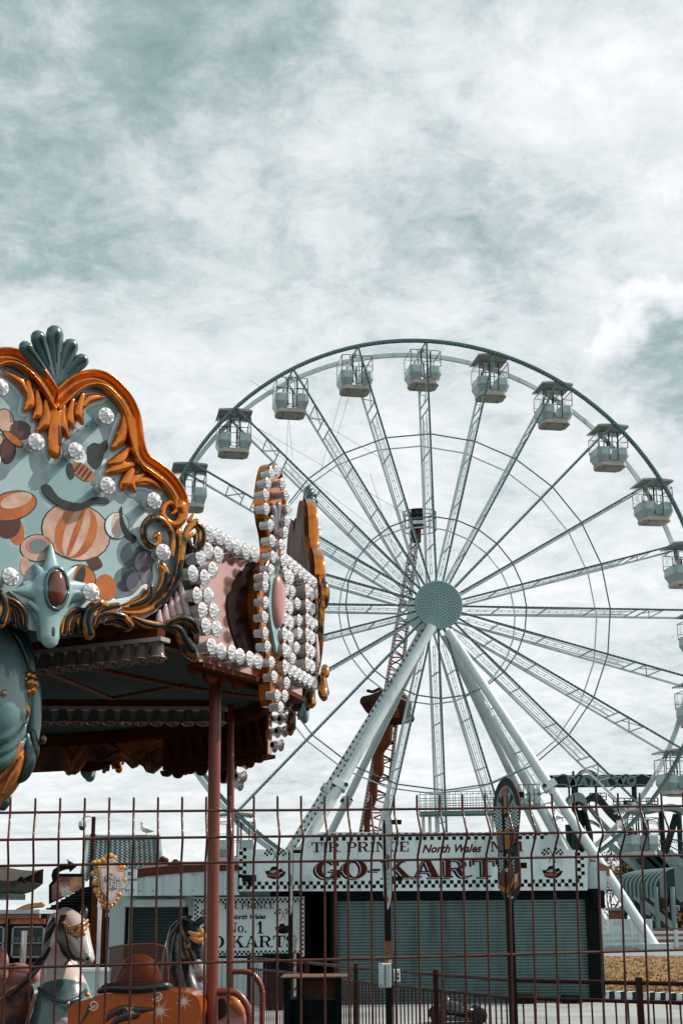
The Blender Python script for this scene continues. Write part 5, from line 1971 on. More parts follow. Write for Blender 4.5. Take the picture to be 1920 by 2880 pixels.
# camera pole
YC = 40.
cp = at(254, 2560, YC)
cl = thing('camera_pole', 'brown pole carrying a white dome camera above the tiled roof', 'pole', (cp.x, YC, 0))
b = MB()
tz = at(256, 2297, YC).z
b.tube((0, 0, 0), (0, 0, tz), .055, 12)
b.lathe([(.08, at(256, 2346, YC).z), (.08, at(256, 2350, YC).z)], 12)
obj('shaft', b, brown_st, cl)
b = MB()
dx = at(233, 2300, YC).x - cp.x
b.vt([(0, 0, tz - .06), (dx * .4, 0, tz + .02), (dx * .9, 0, tz - .02), (dx, 0, tz - .12)], .022, 8, 4)
obj('bracket', b, sign_w, cl)
b = MB()
b.lathe([(.05, tz - .10), (.10, tz - .14), (.115, tz - .26)], 14, M.Translation((dx, 0, 0)))
b.k = 1
b.ell((dx, 0, tz - .27), (.10, .10, .10), 14, 8)
obj('dome', b, [sign_w, horse_b], cl)
# dark arcade with picture panel and arrow
YD = 32.
da = thing('arcade_hut', 'dark timber arcade hut with sloping tiled roof behind the white horse', 'hut', (at(200, 2700, YD).x, YD, 0))
b = MB()
e0, e1 = at(118, 2566, YD), at(264, 2566, YD)
m0, m1 = at(236, 2496, YD + 1.5), at(268, 2490, YD + 1.5)
b.add([e0, e1, m1, m0, e0 + V((0, 3, 0)), e1 + V((0, 3, 0))], [(0, 1, 2, 3), (0, 3, 4), (1, 5, 2), (3, 2, 5, 4)])
for i in range(9):
    t = i / 9
    q0, q1 = e0.lerp(m0, t), e1.lerp(m1, t)
    b.beam(q0 + V((0, -.03, .02)), q1 + V((0, -.03, .02)), .05, .03)
obj('roof', b, dark_w, da, world=True)
b = MB()
b.beam(e0 + V((0, -.05, -.10)), e1 + V((0, -.05, -.10)), .05, .24)
b.span((e0.x + .25, YD + .1, 0), (e1.x + .05, YD + 2.6, e0.z - .1))
obj('wall', b, dark_w, da, world=True)
b = MB()
s0, s1 = at(246, 2598, YD - .1), at(268, 2720, YD - .1)
b.span((s0.x, YD - .1, s1.z), (s1.x, YD + .3, s0.z))
obj('stone_pier', b, mat('dark_stone', (.13, .08, .055), .8, var=.6, vs=9, bump=.6, bs=9, col2=(.03, .025, .02), c2s=12), da, world=True)
b = MB()
for u0, u1, m_ in ((262, 279, 0), (284, 299, 0)):
    s0, s1 = at(u0, 2490, YD - .6), at(u1, 2490, YD - .6)
    b = MB()
    b.span((s0.x, YD - .7, 0), (s1.x, YD - .55, s0.z))
    obj('post', b, brown_back, da, world=True)
XD = wallX(YD - .2)
bb = thing('picture_panel', 'framed painted picture panel on the dark hut roof', 'billboard', (at(185, 2530, YD - .2).x, YD - .2, at(185, 2540, YD - .2).z))
b = MB(XD)
fr = [pb(u, v, YD - .2) for u, v in ((138, 2542), (138, 2489), (166, 2457), (236, 2457), (236, 2496))]
b.prism(fr, -.12, 0)
obj('frame', b, dark_w, bb, world=True)
b = MB(XD)
b.prism([pb(u, v, YD - .2) for u, v in ((147, 2534), (147, 2492), (170, 2466), (232, 2466), (232, 2498))], .0, .012)
obj('picture', b, mat('carnival_picture', (.24, .10, .09), .4, var=.5, vs=3, col2=(.45, .24, .12), c2s=2.6, c2t=(.45, .55)), bb, world=True)
b = MB(XD)
for u, v, r_ in ((185, 2510, 11), (178, 2502, 8), (196, 2512, 7), (190, 2498, 6)):
    c_ = pb(u, v, YD - .2)
    rr = r_ * YD / F
    b.prism([(c_[0] + rr * cos(a) * (1 + .2 * cos(3 * a)), c_[1] + rr * sin(a)) for a in [2 * PI * i / 16 for i in range(16)]], .012, .016 + r_ * .0004)
obj('painted_cloud', b, mat('pale_picture_paint', (.5, .45, .42), .4, var=.3, vs=8), bb, world=True)
aw = thing('arrow_sign', 'dark curved arrow sign with bulb edge above the picture panel', 'sign', (at(180, 2478, YD - .4).x, YD - .4, at(180, 2480, YD - .4).z))
b = MB(wallX(YD - .4))
ar = [(148, 2478), (145, 2462), (150, 2446), (164, 2436), (180, 2433), (192, 2433), (190, 2421), (217, 2434), (196, 2452), (195, 2444), (180, 2446), (166, 2452), (158, 2464), (156, 2480)]
b.prism([pb(u, v, YD - .4) for u, v in ar], -.1, 0)
obj('arrow', b, dark_w, aw, world=True)
b = MB(wallX(YD - .4))
for i in range(11):
    c_ = pb(165 + i * 5 if i < 6 else 190 + (i - 6) * 5, 2434 if i < 6 else 2421 + (i - 6) * 3, YD - .4)
    b.ell((c_[0], c_[1] + .015, .0), (.018, .018, .018), 8, 5)
obj('bulb', b, fascia_m, aw, world=True)
# ticket kiosk
YK = 26.
XK = wallX(YK)
kk = thing('ticket_kiosk', 'ticket kiosk with orange token and wristband sign over its window', 'kiosk', (at(60, 2700, YK).x, YK, 0))
pk = lambda u, v: pb(u, v, YK)
b = MB(XK)
x0_, x1_ = pk(-260, 2600)[0], pk(131, 2600)[0]
zr = pk(60, 2570)[1]
b.span((x0_, 0, -3), (x1_, pk(60, 2716)[1], 0))
b.span((x0_, pk(60, 2610)[1], -3), (x1_, zr, -.02))
for u in (26, 132, -90):
    b.span((pk(u - 12, 2600)[0], 0, -.3), (pk(u, 2600)[0], zr, -.01))
b.span((x0_, 0, -3), (x1_, zr, -2.8))
obj('wall', b, mat('kiosk_dark_wall', (.010, .011, .011), .6), kk, world=True)
b = MB(XK)
b.span((x0_, zr, -3.1), (pk(118, 2560)[0], zr + .07, .18))
obj('roof', b, mat('kiosk_roof_sheet', (.36, .42, .44), .5, var=.15), kk, world=True)
b = MB(XK)
b.span((x0_, pk(60, 2583)[1], 0), (x1_ - .1, pk(60, 2571.5)[1], .14))
obj('fascia', b, mat('kiosk_pink_brown', (.22, .10, .08), .5, var=.15), kk, world=True)
b = MB(XK)
b.span((pk(32, 2599)[0], pk(60, 2599)[1], 0), (pk(129, 2584)[0], pk(60, 2584)[1], .10))
b.span((x0_, pk(-20, 2599)[1], 0), (pk(20, 2599)[0], pk(-20, 2584)[1], .10))
obj('sign_band', b, mat('kiosk_orange', (.22, .06, .022), .45, var=.1), kk, world=True)
b = MB(XK)
hs_ = .048
for u_, tx in ((81, 'BUY TOKENS &'),):
    put_text(b, tx, *pk(u_, 2588), hs_ * 1.15, .102, None, offset=.001)
put_text(b, 'WRISTBANDS HERE', *pk(80, 2595), hs_ * 1.15, .102, None, offset=.001)
put_text(b, 'BUY TOKENS &', *pk(-14, 2588), hs_ * 1.15, .102, None, offset=.001)
put_text(b, 'WRISTBANDS HERE', *pk(-26, 2595), hs_ * 1.15, .102, None, offset=.001)
obj('lettering', b, mat('kiosk_letter_orange', (.50, .20, .07), .5), kk, world=True)
for u0_, u1_ in ((32, 128), (-100, 16)):
    b = MB(XK)
    a_, c_ = pk(u0_, 2694), pk(u1_, 2604)
    for p_, q_ in (((a_[0], a_[1]), (a_[0] + .03, c_[1])), ((c_[0] - .03, a_[1]), (c_[0], c_[1])), ((a_[0], a_[1]), (c_[0], a_[1] + .03)), ((a_[0], c_[1] - .03), (c_[0], c_[1])), ((a_[0], pk(60, 2654)[1]), (c_[0], pk(60, 2651)[1]))):
        b.span((p_[0], p_[1], .0), (q_[0], q_[1], .05))
    w_ = obj('window', b, shut_m, kk, world=True)
    b = MB(XK)
    b.span((a_[0] + .031, a_[1] + .031, .015), (c_[0] - .031, c_[1] - .031, .022))
    obj('pane', b, mat('kiosk_glass', (.03, .045, .05), .08, alpha=.35, var=0, coat=.5), w_, world=True)
    b = MB(XK)
    for i in range(4):
        q0, q1 = pk(u0_ + 6 + i * 22, 2650), pk(u0_ + 23 + i * 22, 2634)
        b.span((q0[0], q0[1], -.02), (q1[0], q1[1], -.01))
    b.k = 1
    for i in range(3):
        q0, q1 = pk(u0_ + 4 + i * 29, 2689), pk(u0_ + 30 + i * 29, 2664)
        b.span((q0[0], q0[1], -.02), (q1[0], q1[1], -.01))
    b.k = 2
    q0, q1 = pk(u0_ + 42, 2632), pk(u0_ + 56, 2616)
    b.span((q0[0], q0[1], -.04), (q1[0], q1[1], -.03))
    obj('poster', b, [mat('white_price_card', (.26, .30, .30), .6, var=.7, vs=30), mat('orange_price_card', (.28, .12, .02), .6, var=.6, vs=25), orange_p], w_, world=True)
b = MB()
for i in range(16):
    q0 = at(62 + i * 3.7, 2561 - i * 1.3 + (i % 3), YK + 1.2)
    b.ell(q0, (.035, .035, .03), 7, 5)
b.vt([at(50, 2563, YK + 1.5), at(80, 2550, YK + 1.5), at(120, 2545, YK + 1.5)], .05, 8, 4)
obj('roof_lamp', b, mat('bronze_lamp', (.35, .14, .06), .3, metal=.5), kk, world=True)
# swept canopy tip at the far left
YS_ = 22.
st_ = thing('stall_canopy', 'stall with a swept brown canopy corner beyond the ticket kiosk', 'stall', (at(-40, 2600, YS_).x, YS_, 0))
b = MB()
vs = []
pr_ = [(-160, 2440, 2512), (-60, 2466, 2515), (0, 2476, 2512), (30, 2478, 2503), (54, 2475, 2487), (64, 2472, 2478)]
for u, va, vb in pr_:
    a_, c_ = at(u, va, YS_), at(u, vb, YS_)
    vs += [a_, c_, a_ + V((0, 1.5, .2)), c_ + V((0, 1.5, 0))]
fs = []
for i in range(len(pr_) - 1):
    o_ = 4 * i
    fs += [(o_, o_ + 1, o_ + 5, o_ + 4), (o_, o_ + 4, o_ + 6, o_ + 2), (o_ + 1, o_ + 3, o_ + 7, o_ + 5), (o_ + 2, o_ + 6, o_ + 7, o_ + 3)]
b.add(vs, fs)
obj('canopy', b, mat('brown_grey_canopy', (.045, .038, .03), .7, var=.5, vs=6), st_, world=True)
b = MB()
b.vt([at(54, 2476, YS_), at(62, 2470, YS_), at(68, 2480, YS_)], .025, 8, 4)
obj('finial', b, dark_w, st_, world=True)
b = MB()
a_ = at(-60, 2514, YS_)
b.tube((a_.x, YS_ + .7, 0), (a_.x, YS_ + .7, a_.z), .05, 8)
obj('post', b, dark_w, st_, world=True)
b = MB()
b.span((at(-160, 2512, YS_).x, YS_ + .1, at(0, 2528, YS_).z), (at(16, 2512, YS_).x, YS_ + 1.4, at(0, 2511, YS_).z))
obj('fascia', b, teal_dk, st_, world=True)
# low pale parapet behind the horse
pw = thing('low_wall', 'low pale wall with a ledge seen behind the white horse', 'wall', (at(240, 2800, 24.).x, 24., 0))
b = MB()
a_, c_ = at(30, 2734, 24.), at(306, 2734, 24.)
b.span((a_.x, 24., 0), (c_.x, 24.2, a_.z))
obj('body', b, wall_w, pw, world=True)
b = MB()
b.span((a_.x, 23.94, a_.z), (c_.x, 24.26, a_.z + .05))
obj('coping', b, white_pt, pw, world=True)
# ------------------------------------------------------------------ mesh fence in front
fl_, fr_ = at(0, 2287, 2.965), at(1920, 2267, 3.20)
ft = (fr_ - fl_).normalized()
lean = R(6)
fu = V((0, -sin(lean), cos(lean)))
fu = (fu - ft * fu.dot(ft)).normalized()
fn = ft.cross(fu)                     # towards the camera
fo = fl_ - ft * .6
fe = thing('mesh_fence', 'rust brown welded wire mesh fence with open spiked top and bent wires', 'fence', (fl_.lerp(fr_, .5).x, fl_.lerp(fr_, .5).y, 0))
s0 = (onpl(30, 2270, fl_, fn) - fl_).dot(ft)
def fp(s, h, o=0.): return fl_ + ft * s + fu * h + fn * o
i0, i1 = int(-(.5 + s0) / .05), int(((fr_ - fl_).length + .5 - s0) / .05)
hb_ = fl_.z / fu.z
for i in range(i0, i1):
    s = s0 + i * .05
    j = random.uniform(-.0007, .0007)
    b = MB()
    b.vt([fp(s, .0275, 0), fp(s, .004, 0), fp(s, -.010, .004), fp(s + j, -.042, .033), fp(s, -.0525, .037), fp(s, -.060, .034), fp(s, -.094, .005), fp(s, -.106, .0), fp(s + j, -.2, 0), fp(s, -.5, 0), fp(s, -hb_ + .05, 0)], .00245, 8, 2, 1, None, True)
    obj('vertical_wire', b, rust, fe, world=True)
for h, o_ in ((0, -.005), (-.0525, .031), (-.106, -.005), (-.306, -.005), (-.506, -.005), (-.706, -.005), (-.906, -.005), (-1.2, -.005), (-1.5, -.005)):
    b = MB()
    b.vt([fp(-.6, h, o_), fp(.3, h + .0006, o_), fp(.8, h - .0006, o_), fp(1.3, h, o_), fp(2.1, h, o_)], .0027, 8, 3, 1, None, False)
    obj('horizontal_wire', b, rust, fe, world=True)

# ------------------------------------------------------------------ barrier railing of the kart track
rl = thing('barrier_railing', 'brown steel barrier railing with close upright bars before the kart building', 'railing', (atz(1300, 2745, 1.1).x, atz(1300, 2745, 1.1).y, 0))
pts_u = [(700, 2694), (862, 2707), (1000, 2722), (1224, 2741), (1437, 2757), (1795, 2765), (2100, 2770)]
RP = [atz(u, v, 1.1) for u, v in pts_u]
for q0, q1 in zip(RP[:-1], RP[1:]):
    b = MB()
    for zz_, r_ in ((1.1, .019), (.945, .017), (.12, .016)):
        b.tube((q0.x, q0.y, zz_), (q1.x, q1.y, zz_), r_, 10)
    obj('rail', b, brown_st, rl, world=True)
    n_ = int((q1 - q0).length / .11)
    b = MB()
    for i in range(1, n_):
        c_ = q0.lerp(q1, i / n_)
        b.tube((c_.x, c_.y, .12), (c_.x, c_.y, .945), .0085, 5)
    obj('bar_infill', b, brown_st, rl, world=True)
for q0 in RP:
    b = MB()
    b.box((q0.x, q0.y, .575), (.055, .055, 1.15))
    b.box((q0.x, q0.y, .01), (.16, .16, .02))
    obj('post', b, brown_st, rl, world=True, bevel=.006)

# ------------------------------------------------------------------ shaped kart boards on poles
bd_dark = mat('tyre_print', (.018, .03, .033), .6, spec=.15, var=.3, vs=9)
bd_grey = mat('rim_print', (.22, .30, .31), .6, spec=.15, var=.3, vs=20)
bd_white = mat('white_print', (.5, .58, .58), .6, spec=.15, var=.15, vs=20)
bd_or = mat('orange_print', (.42, .13, .03), .6, spec=.15, var=.3, vs=14)
bd_tan = mat('tan_print', (.33, .18, .10), .6, spec=.15, var=.3, vs=14)
bd_pur = mat('grey_purple_print', (.12, .11, .14), .6, spec=.15, var=.3, vs=14)
bd_brn = mat('brown_print', (.13, .04, .02), .6, spec=.15, var=.3, vs=14)
BMAT = [bd_dark, bd_grey, bd_white, bd_or, bd_tan, bd_pur, bd_brn]
def kart_board(label, u, vt_, vb_, dep, td, hw, detail, mats, pole_label=None):
    Y = dep
    top, bot = at(u, vt_, Y), at(u, vb_, Y)
    H = top.z - bot.z
    t = V((td[0], td[1], 0)).normalized()
    X = frame((top.x, Y, top.z), t, (0, 0, 1))
    k = thing('kart_board', label, 'sign', (top.x, Y + .06, 0))
    prof_ = [(0, .06), (.03, .40), (.08, .66), (.15, .88), (.22, .97), (.30, .95), (.40, .84), (.48, .74), (.56, .72), (.66, .78), (.76, .80), (.84, .78), (.90, .66), (.95, .44), (.985, .22), (1., .06)]
    P = crom([(w * hw, -y * H) for y, w in prof_], 3)
    b = MB(X)
    b.prism(P + [(-x, y) for x, y in P[::-1]], -.012, 0, kside=6, kback=6)
    obj('board', b, mats, k, world=True)
    b = MB(X)
    def el(kk, cx, cy, rx, ry, z, a0=0, a1=360, inn=None):
        b.k = kk
        n = 24
        o_ = [(cx * hw + rx * hw * cos(R(a0 + (a1 - a0) * i / n)), -cy * H + ry * H * sin(R(a0 + (a1 - a0) * i / n))) for i in range(n + (a1 - a0 < 360))]
        if inn:
            q = [(cx * hw + rx * inn * hw * cos(R(a0 + (a1 - a0) * i / n)), -cy * H + ry * inn * H * sin(R(a0 + (a1 - a0) * i / n))) for i in range(n + 1)]
            o_ = o_ + q[::-1]
        b.prism(o_, 0, z)
    def po(kk, pts, z):
        b.k = kk
        b.prism([(x * hw, -y * H) for x, y in pts], 0, z)
    if detail:
        el(0, 0, .27, .96, .262, .003, -20, 200, .76)
        el(1, 0, .27, .74, .20, .002, -25, 205, .90)
        for a in (20, 55, 90, 125, 160):
            po(1, [(.10 * cos(R(a + 40)), .27 - .02 * sin(R(a))), (.66 * cos(R(a + 8)), .27 - .185 * sin(R(a + 8))), (.66 * cos(R(a - 8)), .27 - .185 * sin(R(a - 8))), (.12 * cos(R(a - 40)), .27 - .03 * sin(R(a)))], .004)
        el(0, 0, .25, .30, .075, .006)
        po(4, [(-.18, .105), (.16, .10), (.18, .28), (-.14, .30)], .010)
        po(3, [(-.10, .085), (.10, .085), (.12, .11), (-.12, .11)], .013)
        sq = .13
        for i in range(12):
            for j in range(15):
                x_, y_ = -.90 + i * .15, .235 + j * .0135
                lim = .93 - max(0, y_ - .30) * 1.15
                if abs(x_ + .075) > lim: continue
                if abs(x_ + .075) < .30 and y_ < .30: continue
                if (i + j) % 2 == 0:
                    po(2, [(x_, y_), (x_ + .15, y_ - .003), (x_ + .15, y_ + .0105), (x_, y_ + .0135)], .004)
        po(1, [(-.62, .30), (.66, .30), (.60, .335), (-.56, .335)], .006)
        po(4, [(-.70, .43), (-.30, .43), (-.26, .56), (-.64, .56)], .008)
        po(5, [(-.72, .46), (-.28, .46), (-.24, .58), (-.62, .58)], .012)
        po(3, [(-.16, .415), (.26, .415), (.22, .575), (-.10, .575)], .013)
        po(4, [(-.02, .42), (.08, .42), (.08, .56), (.02, .56)], .016)
        po(6, [(.34, .42), (.68, .41), (.66, .53), (.36, .55)], .010)
        po(5, [(.36, .45), (.70, .44), (.68, .50), (.38, .52)], .013)
        for i in range(6):
            for j in range(12):
                x_, y_ = -.74 + i * .10, .60 + j * .0135
                if (i + j) % 2 == 0 and i < 3:
                    po(2, [(x_ + .1, y_), (x_ + .22, y_ - .006), (x_ + .19, y_ + .008), (x_ + .07, y_ + .0135)], .004)
                if (i + j) % 2 == 0 and i > 3:
                    po(2, [(x_ + .6, y_ + .05), (x_ + .70, y_ + .044), (x_ + .68, y_ + .058), (x_ + .58, y_ + .063)], .004)
        el(0, .02, .635, .34, .05, .008)
        po(2, [(-.02, .615), (.10, .612), (.06, .66), (.0, .662)], .012)
        po(6, [(-.66, .80), (-.30, .70), (.34, .70), (.46, .80), (.30, .88), (-.42, .90)], .008)
        po(3, [(-.70, .81), (-.66, .85), (-.10, .875), (.36, .80), (.40, .84), (-.06, .925), (-.74, .875)], .012)
        po(2, [(-.26, .725), (.02, .722), (.0, .75), (-.24, .752)], .013)
        po(3, [(.40, .80), (.74, .76), (.72, .86), (.44, .90)], .010)
        po(2, [(.52, .78), (.70, .77), (.68, .83), (.52, .84)], .014)
        el(0, .14, .82, .14, .03, .016)
        for i in range(3):
            po(2, [(-.30 + i * .20, .945 - (i % 2) * .014), (-.12 + i * .20, .94 - (i % 2) * .014), (-.12 + i * .20, .955 - (i % 2) * .014), (-.30 + i * .20, .96 - (i % 2) * .014)], .006)
        put_text(b, '5', .61 * hw, -.806 * H, .085, .0165, None, offset=.003)
    else:
        po(2, [(-.5, .04), (.5, .04), (.62, .34), (.5, .42), (.1, .38), (-.3, .45), (-.6, .36)], .003)
        po(4, [(-.5, .48), (-.1, .46), (-.14, .60), (-.52, .61)], .004)
        po(6, [(.04, .46), (.5, .48), (.5, .60), (.08, .62)], .004)
        for i in range(6):
            for j in range(14):
                if (i + j) % 2 == 0:
                    x_, y_ = -.62 + i * .2, .60 + j * .016
                    po(2 if j % 3 else 1, [(x_, y_), (x_ + .2, y_ - .004), (x_ + .2, y_ + .012), (x_, y_ + .016)], .003)
        po(3, [(-.6, .86), (-.2, .84), (.3, .9), (.1, .93), (-.5, .91)], .006)
    obj('print', b, mats, k, world=True)
    b = MB()
    t_ = M.Translation((0, 0, 0))
    b.box((0, 0, (bot.z + H * .85) / 2), (.07, .07, bot.z + H * .85))
    obj('pole', b, dark_st, k)
    b = MB()
    b.box((.07, .0, bot.z + H * .86), (.2, .035, .05))
    b.box((.07, .0, bot.z + H * .30), (.2, .035, .05))
    obj('bracket', b, dark_st, k)
    return k, top, bot
kart_board('shaped kart board showing a wheel and racing kart, facing the fence', 1419, 2185, 2543, 13.05, (.40, -.92), .245, True, [bd_dark, bd_grey, bd_white, bd_or, bd_tan, bd_pur, bd_brn])
white_w = [bd_white, bd_grey, mat('weathered_white', (.5, .55, .55), .6, var=.25, vs=14), bd_or, bd_tan, bd_pur, mat('weathered_edge', (.12, .06, .04), .6)]
k2, t2, b2 = kart_board('weathered white kart board seen almost edge on, above a grey electric box', 1085, 2272, 2558, 16.0, (.30, -.95), .17, False, white_w)
kart_board('narrow faded kart board seen edge on beside the kart picture of the sign', 817, 2366, 2572, 22.6, (.22, -.97), .2, False, white_w)
# lower boards and boxes on the middle pole
c = at(1091, 2690, 15.9)
tb = thing('electric_box', 'pale grey electric box on the pole below the weathered board', 'electric box', at(1081, 2776, 15.85))
b = MB()
a_, e_ = at(1065, 2777, 15.85), at(1098, 2709, 15.85)
b.span((a_.x, 15.72, a_.z), (e_.x, 15.9, e_.z))
obj('body', b, sign_w, tb, world=True, bevel=.01)
b = MB()
b.span(((a_.x + e_.x) / 2 - .003, 15.712, a_.z + .01), ((a_.x + e_.x) / 2 + .003, 15.718, e_.z - .01))
for dz_ in (.03, .24):
    b.box((a_.x + .02, 15.715, a_.z + dz_), (.012, .01, .012))
obj('seam', b, ink, tb, world=True)
tb = thing('switch_box', 'small white switch box beside the grey electric box', 'switch box', at(1115, 2760, 15.85))
b = MB()
a_, e_ = at(1107, 2761, 15.85), at(1123, 2726, 15.85)
b.span((a_.x, 15.75, a_.z), (e_.x, 15.9, e_.z))
obj('body', b, white_pt, tb, world=True, bevel=.006)
b = MB()
for dz_ in (.04, .08):
    b.tube(((a_.x + e_.x) / 2 + .012, 15.74, a_.z + dz_), ((a_.x + e_.x) / 2 + .012, 15.752, a_.z + dz_), .011, 10)
obj('socket', b, ink, tb, world=True)
tb = thing('weathered_plate', 'rusty brown weathered plate on the pole above the electric box', 'plate', at(1091, 2712, 15.9))
b = MB()
a_, e_ = at(1082, 2710, 15.86), at(1101, 2647, 15.86)
b.span((a_.x, 15.84, a_.z), (e_.x, 15.87, e_.z))
obj('plate', b, mat('peeling_plate', (.22, .09, .04), .7, var=.5, vs=12, col2=(.36, .34, .31), c2s=10, c2t=(.55, .65)), tb, world=True)
tb = thing('weathered_post', 'short pale peeling post standing left of the electric box', 'post', (at(829, 2745, 18).x, 18, 0))
b = MB()
z_ = at(828, 2640, 18).z
b.box((0, 0, z_ / 2), (.032, .032, z_))
b.box((0, 0, z_ * .97), (.05, .05, .12))
obj('shaft', b, mat('peeling_post', (.36, .33, .28), .7, var=.4, vs=20, col2=(.14, .05, .03), c2s=14, c2t=(.5, .6)), tb)
# plank topped bin
YBn = 11.6
bn = thing('timber_bin', 'black boarded bin with a plank top standing by the railing', 'bin', (at(888, 2850, YBn).x, YBn, 0))
l_, r__ = at(800, 2760, YBn), at(962, 2760, YBn)
zt_b = at(880, 2750, YBn).z
b = MB()
b.span((l_.x + .02, YBn - .02, 0), (r__.x - .01, YBn + .5, zt_b - .16))
for i in range(7):
    b.span((l_.x + .015, YBn - .03, .1 + i * .14), (r__.x - .005, YBn - .021, .225 + i * .14))
obj('body', b, dark_w, bn, world=True)
b = MB()
for x_ in (l_.x + .02, l_.x + .12, r__.x - .03):
    b.box((x_, YBn - .05, zt_b / 2), (.05, .03, zt_b))
obj('batten', b, dark_w, bn, world=True)
b = MB()
b.span((l_.x - .03, YBn - .08, zt_b - .002), (r__.x + .05, YBn + .55, zt_b + .012))
obj('plank_top', b, mat('worn_plank', (.12, .062, .038), .7, var=.4, vs=14, bump=.3), bn, world=True, bevel=.005)
b = MB()
for i in range(22):
    x_ = l_.x + .14 + (r__.x - l_.x - .2) * i / 21
    b.box((x_, YBn + .0, zt_b - .08), (.012, .02, .15))
obj('slat', b, mat('brown_slat', (.045, .02, .013), .7, var=.4, vs=30), bn, world=True)
# go-kart parked behind the bars
kc = atz(1286, 2878, 0)
ka = thing('go_kart', 'glossy black go-kart parked behind the railing bars', 'go-kart', (kc.x, kc.y, 0))
b = MB()
b.vt([(-.34, 0, .16), (-.15, -.06, .24), (.10, -.06, .20), (.36, 0, .14)], [.09, .13, .11, .06], 14, 5, .8)
b.box((0, 0, .07), (.9, .5, .05))
obj('body', b, horse_b, ka)
b = MB()
b.vt([(-.12, .05, .25), (-.2, .06, .36), (-.24, .06, .42)], [.08, .09, .03], 12, 4)
obj('seat', b, strap_m, ka)
for x_ in (-.33, .33):
    for y_ in (-.3, .3):
        b = MB()
        b.lathe([(.05, -.06), (.125, -.055), (.135, -.03), (.135, .03), (.125, .055), (.05, .06)], 18, M.Translation((x_, y_, .135)) @ M.Rotation(PI / 2, 4, 'X'))
        obj('wheel', b, mat('kart_tyre', (.015, .016, .016), .7) if x_ < 0 and y_ < 0 else bpy.data.materials['kart_tyre'], ka)
b = MB()
b.vt([(.12 + .05 * cos(a), .0 + .12 * sin(a), .33 + .08 * cos(a)) for a in [2 * PI * i / 12 for i in range(13)]], .012, 8, 2)
b.tube((.12, 0, .33), (.22, 0, .2), .012, 8)
obj('steering_wheel', b, strap_m, ka)
# ------------------------------------------------------------------ field, path and white fence at the right
gz = MB()
A_, B_ = atz(1560, 2798), atz(1560, 2691)
gz.add([(A_.x - 3, A_.y, .004), (45, A_.y - 1, .004), (60, B_.y, .004), (A_.x + 1, B_.y, .004)], [(0, 1, 2, 3)])
struct('field', gz, grass_m)
random.seed(11)
tf = MB()
for i in range(5200):
    y_ = A_.y + 1 + (B_.y - A_.y - 2) * random.random() ** 1.5
    x_ = A_.x - 1 + random.random() * (y_ * .30)
    for q in range(4):
        a = random.uniform(0, 2 * PI)
        l_ = random.uniform(.03, .085)
        w_ = .018
        bx, by = x_ + random.uniform(-.08, .08), y_ + random.uniform(-.08, .08)
        tf.add([(bx - w_ * sin(a), by + w_ * cos(a), .004), (bx + w_ * sin(a), by - w_ * cos(a), .004), (bx + l_ * .6 * cos(a), by + l_ * .6 * sin(a), l_)], [(0, 1, 2)])
go_ = obj('dry_grass', tf, mat('dry_grass_blades', (.26, .165, .075), .9, var=.4, vs=1.5, col2=(.15, .10, .045), c2s=.8))
tag(go_, 'dry yellow grass growing on the field right of the kart building', 'grass', None, 'stuff')
pp_ = MB()
B2 = atz(1560, 2679)
pp_.add([(A_.x + 1, B_.y, .008), (60, B_.y, .008), (70, B2.y + 2, .008), (A_.x + 1, B2.y + 2, .008)], [(0, 1, 2, 3)])
struct('path', pp_, tarmac)
YW_ = 84.
wf = thing('white_rail_fence', 'white three rail post fence between the grass field and the wheel', 'fence', (at(1800, 2660, YW_).x, YW_, 0))
zt_f = at(1850, 2618, YW_).z
zb_f = at(1850, 2666, YW_).z
hF = max(.9, zt_f)
xa, xb = at(1600, 2640, YW_).x, at(2200, 2640, YW_).x
for hz_ in (.92, .60, .26):
    b = MB()
    b.span((xa, YW_ - .03, hF * hz_ - .09), (xb, YW_ + .02, hF * hz_ + .065))
    obj('rail', b, white_pt, wf, world=True)
for u in (1640, 1692, 1800, 1900, 2005, 2110):
    b = MB()
    x_ = at(u, 2640, YW_).x
    b.box((x_, YW_ - .06, hF * .53), (.2, .1, hF * 1.06))
    obj('post', b, white_pt, wf, world=True)
bk_ = MB()
bk_.add([(xa, 92, 0), (xb + 20, 92, 0), (xb + 20, 95, 1.0), (xa, 95, 1.0), (xb + 20, 99, 0), (xa, 99, 0)], [(0, 1, 2, 3), (3, 2, 4, 5)])
struct('terrain', bk_, mat('brown_earth', (.05, .026, .016), .95, var=.5, vs=1.2, bump=.5, bs=4))
# chevron kerb
kbk = mat('kerb_black', (.02, .025, .025), .7)
kwh = mat('kerb_white', (.58, .64, .64), .6, var=.1)
for (ua, va, ub, vb), lab in (((1692, 2819, 1790, 2822), 'black and white chevron kerb block at the corner of the kart building'), ((1808, 2822, 2040, 2832), 'longer black and white chevron kerb right of the railing post')):
    q0, q1 = atz(ua, va), atz(ub, vb)
    t = (q1 - q0)
    Ln = t.length
    t.normalize()
    kb = thing('chevron_kerb', lab, 'kerb', ((q0 + q1) / 2))
    X = frame(q0, t, (0, 0, 1))
    b = MB(X)
    n = int(Ln / .125)
    for i in range(n):
        b.k = i % 2
        a_, e_ = Ln * i / n, Ln * (i + 1) / n
        sk = .05
        pr_ = [(0, 0, 0), (.115, .02, sk), (.21, -.06, 0), (.215, -.25, 0)]
        vs = []
        for xx in (a_, e_):
            vs += [(xx + k_, z_, d_) for z_, d_, k_ in pr_]
        b.add(vs, [(0, 4, 5, 1), (1, 5, 6, 2), (2, 6, 7, 3)])
    obj('block', b, [kwh, kbk], kb, world=True)

